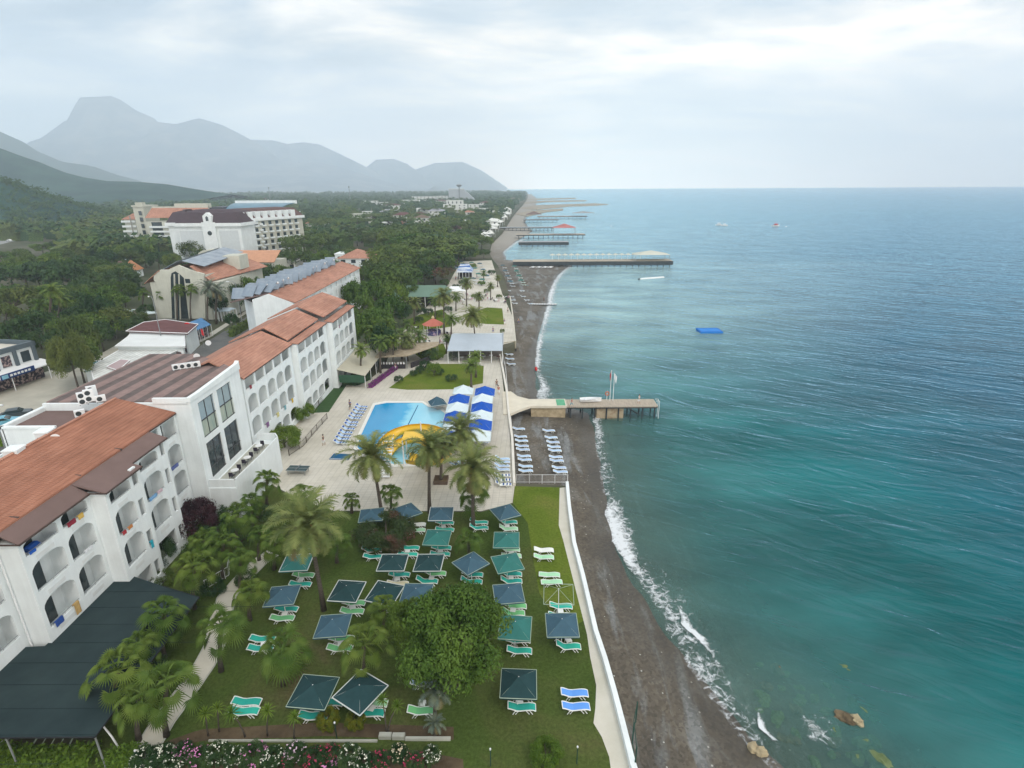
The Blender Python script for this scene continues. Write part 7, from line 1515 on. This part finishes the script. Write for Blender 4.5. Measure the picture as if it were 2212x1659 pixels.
# oleander bushes: foliage with flower clusters
def oleander(X,Y,r,h,fc,label,seed):
    s=shrub(X,Y,r,h,G_DARK,label,name='oleander',lod='near'); r_=random.Random(seed); mb=MB(); o=[c for c in s.children][0]; rad=o.scale[0]
    for i in range(34):
        u=r_.uniform(.1,1); th=r_.uniform(0,6.28); q=math.sqrt(1-u*u); p=Vector((q*math.cos(th)*rad*.95,q*math.sin(th)*rad*.95,h*(.5+.5*u*.98)))
        for k in range(3):
            c=p+Vector((r_.gauss(0,.05),r_.gauss(0,.05),r_.gauss(0,.04))); nn=Vector((r_.gauss(0,.5),r_.gauss(0,.5),1)).normalized(); a_=nn.cross(Vector((1,r_.gauss(0,1),0))).normalized()*.055; b_=nn.cross(a_.normalized())*.055; mb.face([c-a_,c-b_,c+a_,c+b_])
    mb.build('flowers',fc,s)
FW=mat('petals_white',(.72,.74,.62),.7,var=.08,scale=5); FP_=mat('petals_pink',(.62,.25,.48),.7,var=.15,scale=5); FR=mat('petals_crimson',(.38,.04,.10),.7,var=.2,scale=5); FPL=mat('petals_pale_pink',(.66,.50,.60),.7,var=.1,scale=5); FY=mat('petals_cream',(.66,.58,.42),.7,var=.1,scale=5)
for i,(X,Y,r,h,fc,l) in enumerate([(312,1640,24,1.4,FW,'white oleander, leftmost by the path'),(350,1635,24,1.4,FW,'white oleander next to the leftmost one'),(398,1628,20,1.5,FP_,'pink oleander between the white ones'),(372,1655,20,1.2,FW,'low white oleander in front'),(432,1638,22,1.4,FP_,'purple pink oleander at the path bend'),(470,1630,24,1.4,FW,'white oleander right of the pink pair'),(508,1640,22,1.4,FW,'white oleander before the pink cluster'),(548,1634,26,1.5,FP_,'large pink oleander'),(590,1640,22,1.4,FW,'white oleander right of the large pink one'),(638,1630,22,1.4,FPL,'pale pink oleander'),(680,1642,24,1.4,FR,'crimson oleander left'),(715,1632,20,1.3,FR,'crimson oleander right'),(755,1636,24,1.5,FW,'white oleander below the yellow shrub'),(785,1650,22,1.3,FW,'creamy white oleander'),(823,1645,20,1.2,FR,'thin crimson oleander'),(862,1630,18,1.3,FY,'cream oleander under the pale kerb blocks'),(895,1648,20,1.1,FR,'sparse dark red oleander'),(932,1632,17,1.3,FW,'rightmost white oleander'),(600,1662,30,1.0,FR,'front low crimson oleander'),(700,1665,30,1.0,FP_,'front low pink oleander')]):
    oleander(X,Y,r,h,fc,l+' in the bottom flower border',i)
for i,(X,Yc,Yb,s) in enumerate([(895,655,700,1.1),(985,640,672,1.0),(1035,640,668,.9),(1045,590,612,.8),(1000,575,598,.9),(905,725,765,1.0),(880,735,780,1.0),(975,690,728,1.0),(1075,600,620,.7),(940,650,690,1.0)]):
    palm(X,Yc,Yb,'dategreen' if i%2 else 'date',f'promenade palm north of the pool, {ORD[i]} of the scattered ones',s,group='scattered promenade palms',nofruit=True)
for i,(X,Y,r,h) in enumerate([(985,620,9,2),(1040,612,8,1.8),(1052,628,7,1.5),(968,668,9,1.8),(990,690,8,1.6),(890,715,10,2),(975,735,10,1.8),(1025,640,7,1.6),(1078,640,6,1.4),(1000,610,9,2.2),(880,745,11,2.2),(960,610,10,2.4),(1062,588,8,2),(1020,575,9,2.5),(1085,715,5,1.2),(905,690,9,1.8)]):
    shrub(X,Y,r,h,[G_DARK,G_TOPI,G_PINE][i%3],f'leafy bush on the far promenade, {ORD[i]} of the loose ones',group='loose bushes on the far promenade')
# ---------------------------------------------------------------- middle distance trees seen one by one
for a in [(870,500,55,13,'pine'),(925,495,45,13,'pine'),(965,515,42,12,'pine'),(885,530,52,13,'broad'),(830,560,42,12,'pine'),(780,605,28,10,'broad'),(765,640,24,10,'broad'),(850,640,28,9,'broad'),(795,715,30,9,'broad'),(830,735,26,8,'dark'),(870,675,18,6,'dark'),(985-45,535,72,13,'pine'),(905-40,520,55,14,'pine'),(850,595,52,12,'pine'),(800,640,30,10,'broad'),(815,700,34,9,'broad'),(785,665,26,8,'broad'),(845,668,28,8,'broad'),(880,560,42,12,'pine'),(935,565,40,11,'pine'),(845,545,38,12,'pine'),(990,545,32,9,'dark'),(1003,535,26,9,'broad'),(655,525,42,12,'pine'),(640,555,36,11,'pine'),(690,520,26,11,'pine'),(690,580,28,9,'dark'),(560,590,36,10,'dark'),(600,610,30,9,'dark'),(530,595,30,10,'pine'),(585,565,24,9,'broad'),(515,640,26,9,'dark'),(540,620,28,9,'broad'),
(50,590,60,11,'dark'),(105,585,50,12,'dark'),(150,600,45,12,'dark'),(30,650,55,10,'olive'),(10,690,45,10,'olive'),(75,705,40,9,'dark'),(150,655,42,10,'dark'),(200,680,45,9,'dark'),(240,690,40,8,'olive'),(170,690,34,8,'dark'),(20,590,38,9,'broad'),(40,548,24,7,'pine'),(90,535,24,7,'broad'),(0,556,24,7,'broad'),(130,528,22,7,'dark'),(60,580,28,8,'broad'),(240,545,24,9,'broad'),(280,535,24,9,'broad'),(28,572,26,7,'broad'),(70,566,26,7,'pine'),(108,556,24,7,'broad'),(135,548,22,8,'pine'),(0,580,26,7,'dark'),(185,575,36,11,'dark'),(235,560,34,10,'dark'),(280,560,30,10,'olive'),(310,550,26,10,'dark'),(205,610,38,10,'dark'),(260,600,34,10,'dark'),(150,497,30,9,'pine'),(190,500,30,9,'broad'),(230,520,34,11,'dark'),(265,525,30,10,'dark'),(340,560,24,10,'dark'),(365,560,22,9,'dark'),(395,575,20,8,'dark'),(430,545+10,18,8,'dark'),(280,700,26,6,'dark'),(300,690,22,6,'olive'),(215,720,30,7,'dark'),(130,735,30,8,'dark'),(55,740,30,7,'dark'),(20,725,30,8,'dark'),(315,670,18,5,'dark'),(480,600,20,8,'broad'),(500,690,16,5,'dark'),(880,625,22,7,'pine'),(915,590,24,7,'dark'),(770,480,30,10,'umbrella'),(720,470,26,11,'pine'),(745,460,24,11,'pine'),(810,470,28,11,'umbrella'),(845,480,30,11,'umbrella'),(985,490,34,11,'umbrella'),(960,480,30,11,'umbrella'),(1010,505,26,10,'pine'),(1035,490,22,9,'pine'),(935,455,26,11,'umbrella'),(1020,470,22,10,'pine'),(1050,470,18,9,'pine'),(900,470,28,11,'umbrella'),(700,480,26,11,'pine'),(680,470,22,11,'dark'),(780,505,26,9,'olive'),(815,515,26,9,'olive'),(740,515,24,8,'olive'),(715,540,24,7,'dark'),(760,545,20,6,'olive'),(745,500,24,9,'dark'),(1040,520,22,8,'pine'),(1015,545,18,6,'broad'),(1045,545,12,5,'pine'),(480,622,26,11,'dark'),(505,612,28,11,'pine'),(470,655,22,8,'dark'),(530,625,26,10,'broad'),(455,600,20,10,'dark'),(165,762,44,10,'pine'),(145,715,34,10,'pine')]:
    X,Y,r,h,k=a; T(X,Y,r*(1.22 if X>640 else 1.05),h*(1.12 if X>640 else 1),k,'mid')
T(150,770,46,11,'olive','near','olive green pine beside the roadside shops at the left',var=2)
T(165,730,44,12,'olive','mid','upper crown of the olive green pine by the shops',var=0)
T(940,590,38,7,'dark','mid','red brown leafed tree behind the restaurant',matr=mat('leaf_redbrown',(.11,.045,.03),.6,col2=(.08,.09,.03),scale=1.3,thr=(.42,.6),trans=.15))
# low blocks and villas beyond
WP=mat('far_white',(.70,.71,.68),.85,var=.06,scale=.1)
for i,(X0,X1,Y,z,l,rm,w,st,fl) in enumerate([(760,800,482,9,'small cream block with a stair tower among the pines',CREAM,2,2,True),(820,870,448,9,'long white block with pale flat roof far behind the pines',WP,5,2,True),(868,905,446,12,'white block with a round roof bay far behind the pines',WP,3,3,True),
(890,945,440,16,'tall pale slab hotel block left of the mast tree',mat('far_slab',(.42,.45,.48),.85,var=.1,scale=.05),7,4,True),(945,972,440,17,'narrow pale slab hotel block in the middle of the far group',mat('far_slab',(.42,.45,.48),.85,var=.1,scale=.05),4,4,True),
(820,860,472,8,'lilac roofed villa left in the holiday village',mat('lilac_roof',(.36,.36,.42),.85,var=.08),4,2,False),(850,890,482,8,'maroon roofed villa in the holiday village front',MAROON,4,2,False),(885,925,486,9,'white villa with dark arches in the holiday village',MAROON,4,2,False),(900,945,468,10,'white villa with row of windows in the holiday village',WP,4,2,True),(925,960,470,8,'grey roofed villa right in the holiday village',mat('lilac_roof',(.36,.36,.42),.85),3,2,False),(958,1008,463,13,'stepped white apartment block right of the holiday village',WP,5,4,True),(965,1000,456,16,'upper storeys of the stepped white apartment block',WP,4,2,True),
(1035,1055,460,6,'small white beach house before the far pines',WP,2,1,True),(945,976,552,5,'white flat beach pavilion at the red leafed tree',WP,3,1,True),(1050,1075,490,5,'pale beach club hut by the groynes, near one',WP,2,1,False),(1068,1090,478,5,'pale beach club hut by the groynes, middle one',WP,2,1,False),(1085,1105,462,6,'pale beach club hut by the groynes, far one',WP,2,1,False),(895,925,492,9,'yellowish house with pyramid roof at the village front',mat('brown_pyramid_roof',(.16,.12,.09),.9),2,2,False),(700,716,500,6,'pale small house left of the olive trees',WP,2,1,True),(610,640,592,5,'low pale garden building right of the long hotel',WP,2,1,True),(0,30,470+40,5,'pale house beside the hillside road',WP,2,1,True),(240,262,505,5,'small pale roadside house left of the long hotel',WP,2,1,True),(975,1005,492,6,'low white house among far umbrella pines',WP,2,1,True)]):
    hip_house(X0,X1,Y,z,l,roofm=rm,wallm=WP if rm is not CREAM else CREAM,dep=10+abs(X1-X0)*.1,rise=3,wins=w,storeys=st,flat_=fl)
NTH={}
for i,(X,Y,w_,h_) in enumerate([(832,497,10,6),(866,500,9,6),(792,470,9,7),(742,478,8,6),(700,452,12,8),(670,498,9,6),(632,470,10,7),(846,456,16,9),(800,444,16,9),(1012,474,12,8),(1026,455,14,9),(1048,449,12,9),(1062,466,10,6),(1084,450,12,8),(905,512,9,6),(985,512,9,6),(640,515,8,5),(725,505,8,5),(590,445,12,7),(560,436,14,8),(1098,441,14,8),(1110,436,12,7),(768,512,8,5),(950,445,14,10)]):
    hip_house(X-w_,X+w_,Y,h_,f'pale far villa or block scattered in the wood, {ORD[i]} of the scattered ones',roofm=[WP,TERRA2,WP,MAROON][i%4],wallm=WP,dep=9+w_*.4,rise=2.5,wins=3,storeys=2,flat_=(i%2==0),gr='pale houses scattered in the far wood')
for i in range(46):
    t_=i/45; X=1038+62*t_+rng.uniform(-14,12); Y=528-78*t_+rng.uniform(-4,4)
    if i==0: cb=empty('beach_cabana'); m=MB(); m.face([(-2,-2,2.4),(2,-2,2.4),(0,0,3.6)]); m.face([(2,-2,2.4),(2,2,2.4),(0,0,3.6)]); m.face([(2,2,2.4),(-2,2,2.4),(0,0,3.6)]); m.face([(-2,2,2.4),(-2,-2,2.4),(0,0,3.6)]); m.build('canopy',WP,cb); m=MB(); [m.tube([(a,b,0),(a,b,2.4)],.08,4) for a in (-1.9,1.9) for b in (-1.9,1.9)]; m.build('posts',METW,cb); o=cb
    else: o=copy_tree(cb)
    p=P(X,Y,-.6); o.location=(p.x,p.y,-.9 if X>1085 else 0); o.rotation_euler=(0,0,rng.uniform(0,1.5)); o.scale=(1.0+t_*.9,)*3; tag(o,'pale beach cabana on the far resort strip','cabana','pale beach cabanas on the far strip')
# far slab with sloping end
def slab_end():
    y=P(985,440).y; a=PY(970,440,y); b=PY(1035,440,y); zt=PY(985,409,y).z; root=empty('hotel_block'); m=MB(); c=PY(1002,440,y); m.extr([(a.x,0),(b.x,0),(c.x,zt),(a.x,zt)],1,y,y+25); m.build('wall',mat('far_slab',(.42,.45,.48),.85,var=.1,scale=.05),root); m=MB(); m.box((a.x,y+.1,zt),(c.x,y+25,zt+1.5)); m.build('roof_edge',WP,root); tag(root,'pale slab hotel with sloping right end in the far distance','hotel block')
slab_end()
r=empty('lookout_mast',P(993,440)); h=PY(993,400,r.location.y).z; m=MB(); m.tube([(0,0,0),(0,0,h-3)],1.2,6); m.build('mast',METG,r); m=MB(); m.tube([(0,0,h-4),(0,0,h),(0,0,h+2)],[3,7,4],8); m.build('head',METG,r); tag(r,'tall mast with a rounded head above the far hotels','mast')
for X,Y0,Y1,l in ((585,440,404,'thin far radio mast above the plain, left'),(757,440,402,'thin far radio mast above the plain, right')):
    b=P(X,Y0); r=empty('radio_mast',b); h=PY(X,Y1,b.y).z; m=MB(); m.tube([(0,0,0),(0,0,h)],[1.2,.6],4); m.build('lattice',METG,r); m=MB(); m.tube([(0,0,h*.9),(0,0,h)],1.5,5); m.build('head',METG,r); tag(r,l,'radio mast')
# playground roofs left
hip_house(268,292,600,3,'small cream playground hut with a steep orange roof in the left trees',roofm=mat('orange_roof',(.42,.20,.10),.85),dep=6,rise=4,wins=1,storeys=1)
hip_house(240,275,608,3,'playground hut with steep brown roof in the left trees',roofm=BROWN,dep=6,rise=5,wins=1,storeys=1)
# garden umbrellas / pale awnings in the left wood
for i,(X,Y) in enumerate([(288,588),(190,678),(272,671),(262,560),(318,674),(206,672),(180,690)]):
    parasol(X,Y,'white',10*i,EDGEW,f'pale garden parasol in the left wood, {ORD[i]} of a scattered handful',half=2.0,zr=2.6,zp=3.2,group='pale parasols in the left wood')
# rows of folded and open sunshades on the beach north of the restaurant
nn=0
for cx,(X0,Y0),(X1,Y1),n,col in [(0,(985,572),(1008,606),7,'slate'),(1,(1000,570),(1030,612),8,'slate'),(2,(1022,572),(1045,608),7,'teal'),(3,(1090,578),(1108,618),8,'slate'),(4,(1115,580),(1132,615),8,'teal'),(5,(1040,574),(1055,600),5,'slate')]:
    for k in range(n):
        t=k/(n-1); X=X0+(X1-X0)*t; Y=Y0+(Y1-Y0)*t; lounger(X,Y,'pale' if col=='slate' else 'teal',0,'low',f'lounger in {ORD[cx]} row beyond the restaurant, {ORD[k]} from the far end',z=0 if X<1080 else -1.8,group='lounger rows beyond the restaurant')
        if k%2==0: parasol(X-4,Y-6,col,0,EDGE,f'{"slate" if col=="slate" else "teal"} sunshade in {ORD[cx]} row beyond the restaurant, {ORD[k//2]} from the far end',half=1.1,z=0 if X<1080 else -1.8,zr=2.0,zp=2.4,group='sunshade rows beyond the restaurant')
for X,Y,k in [(1104,640,0),(1108,648,1),(1112,655,2),(1130,640,3),(1138,648,4),(1146,656,5),(1128,628,6),(1098,628,7)]: lounger(X,Y,'pale',0,'low',f'pale lounger on the beach before the far terrace, {ORD[k]} of the loose group',z=-1.8,group='loose loungers before the far terrace')
# wooden boards / boat near the long pier
for i,X in enumerate((1150,1163,1176,1188)): p=P(X,578,-1.8); r=empty('beached_catamaran',p,R(-25)); m=MB(); m.tube([(-.4,-3,.2),(-.4,0,.25),(-.4,3,.3)],[.05,.25,.05],6); m.tube([(.8,-3,.2),(.8,0,.25),(.8,3,.3)],[.05,.25,.05],6); m.build('hull',METW,r); m=MB(); m.box((-.5,-1.1,.4),(.9,1.0,.46)); m.build('deck',METW,r); tag(r,f'white boat drawn up on the beach by the long pier, {ORD[i]} from the left','boat','white boats drawn up by the long pier')
def jet(): 
    a=P(1152,657,-2.0); r=empty('wooden_jetty',a,R(-4)); m=MB(); [m.box((k*.9,-.6,0),(k*.9+.8,.6,.12)) for k in range(9)]; m.build('planks',METW,r); m=MB(); m.tube([(0,-.6,-.05),(8,-.6,-.05)],.1,5); m.tube([(0,.6,-.05),(8,.6,-.05)],.1,5); m.build('bearers',PILE,r); tag(r,'short plank jetty crossing the sand to the surf','jetty')
jet()
# ---------------------------------------------------------------- scattered middle wood (each tree its own) and far wood (one mass)
AV=[(-140,-45,260,350),(-110,-60,140,200),(-75,-25,0,125),(-66,-44,118,200)]     # x0,x1,y0,y1 kept clear
def clear(x,y):
    for a in AV:
        if a[0]<x<a[1] and a[2]<y<a[3]: return False
    if abs(x+76)<7 and y<200: return False
    if y<145 and x>-85: return False
    if y<520 and -125<x*480/max(y,1)<-30 and y>360: return False
    return True
def road_view(x,y,z=8):
    X,Y=proj(x,y,z); return (X<135 and 492<Y<532) or (165<X<225 and 525<Y<555)
def coastx(y):
    for a,b in zip(WL,WL[1:]):
        if a.y<=y<=b.y: return a.x+(b.x-a.x)*(y-a.y)/max(.01,(b.y-a.y))
    return WL[-1].x
n=0
while n<165:
    y=150+ (n/165)**1.4*620+rng.uniform(-20,20); x=rng.uniform(-.95,.02)*y
    if x>coastx(y)-9-(y*.01) or not clear(x,y) or road_view(x,y) or x<-.93*y or (y<260 and x>-40): n+= .34; continue
    k=rng.choice(['dark','pine','broad','umbrella','olive','pine','broad']); l,g=lab((x,y),k); tree((x,y,0),rng.uniform(3.6,6.5)*(1+y/1600),rng.uniform(7,12),k,'mid' if y<330 else 'far',l,g); n+=1
def far_wood(name,n,y0,y1,s0,m,seed,label):
    r_=random.Random(seed); mb=MB()
    for i in range(n):
        y=y0+(y1-y0)*r_.random()**1.3; x=r_.uniform(-1.0,.03)*y
        if road_view(x,y) or x>coastx(y)-12 or -140<x<-50 and y<352 or -.27<x/y<-.04 and 330<y<1000 and r_.random()<.72: continue
        h=r_.uniform(8,13)*(1+y/4000); rad=r_.uniform(4,7)*(1+y/2500); c=r_.randint(9,14) if y>900 else 26
        for k in range(c):
            th=r_.uniform(0,6.28); q=r_.random()**.5; u=r_.random(); p=Vector((x+rad*q*math.cos(th),y+rad*q*math.sin(th),h*(.55+.45*u*(1-q*.5)))); s=rad*r_.uniform(.16,.34)*(1.5 if y>900 else 1)
            nn=Vector((r_.gauss(0,.5),r_.gauss(-.3,.5),1)).normalized(); a=nn.cross(Vector((r_.gauss(0,1),1,0))).normalized()*s; b=nn.cross(a.normalized())*s*.7; mb.face([p-a,p-b,p+a,p+b])
        mb.face([(x-rad*.8,y-rad*.3,0),(x+rad*.8,y-rad*.3,0),(x+rad*.8,y,h*.62),(x-rad*.8,y,h*.62)])
    tag(mb.build(name,m),label,'wood',kind='stuff')
far_wood('wood',800,300,1000,5,G_DARK,3,'dark green wood covering the plain beyond the hotels'); far_wood('wood',600,300,1300,5,G_PINE,13,'mid green pines mixed through the wood beyond the hotels'); far_wood('wood',260,300,900,5,G_OLIVE,17,'olive tinted trees mixed through the wood beyond the hotels'); far_wood('wood',2600,900,3400,8,G_DARK,4,'hazy far wood reaching to the foot of the hills')
def hill_wood():
    r_=random.Random(8); mb=MB(); hill=[o for o in bpy.data.objects if o.name.startswith('hill')][-1]; vs=[v.co for v in hill.data.vertices]
    for i in range(2600):
        v=r_.choice(vs); 
        if v.z<2 or road_view(v.x,v.y,v.z): continue
        x=v.x+r_.uniform(-8,8); y=v.y+r_.uniform(-10,10); rad=r_.uniform(3,6); h=r_.uniform(2,6)
        for k in range(10):
            th=r_.uniform(0,6.28); q=r_.random()**.5; p=Vector((x+rad*q*math.cos(th),y+rad*q*math.sin(th),v.z-2+h*r_.random())); s=rad*r_.uniform(.2,.4); nn=Vector((r_.gauss(.2,.5),r_.gauss(-.6,.5),.8)).normalized(); a=nn.cross(Vector((r_.gauss(0,1),1,0))).normalized()*s; b=nn.cross(a.normalized())*s*.7; mb.face([p-a,p-b,p+a,p+b])
    tag(mb.build('wood',G_DARK),'trees thick on the nearest hillside at the left','wood',kind='stuff')
hill_wood()
# ---------------------------------------------------------------- haze
def haze():
    mb=MB(); mb.box((-7200,-500,-12),(9000,10000,1130)); 
    m,N,L,out=nodes('haze_air'); pv=N.new('ShaderNodeVolumePrincipled'); pv.inputs['Color'].default_value=(.77,.895,1.0,1); pv.inputs['Density'].default_value=HAZE_D; pv.inputs['Anisotropy'].default_value=.1
    L.new(pv.outputs[0],out.inputs['Volume']); o=mb.build('haze',m); tag(o,kind='stuff',label='pale blue haze filling the air over bay and coast',cat='haze')
HAZE_D=2.35e-4
haze()

# ---------------------------------------------------------------- give look-alikes their own label by their order from the camera
def finalize():
    d={}
    for o in bpy.data.objects:
        if o.parent is None and o.get('label') and o.get('kind') is None: d.setdefault(o['label'],[]).append(o)
    for l,os_ in d.items():
        if len(os_)<2: continue
        os_.sort(key=lambda o:o.location.y*1.0+o.location.x*.001)
        w=len(l.split())
        for i,o in enumerate(os_):
            if o.get('group') is None: o['group']=l
            o['label']=f"{l}, {ORD[i]} nearest"
finalize()
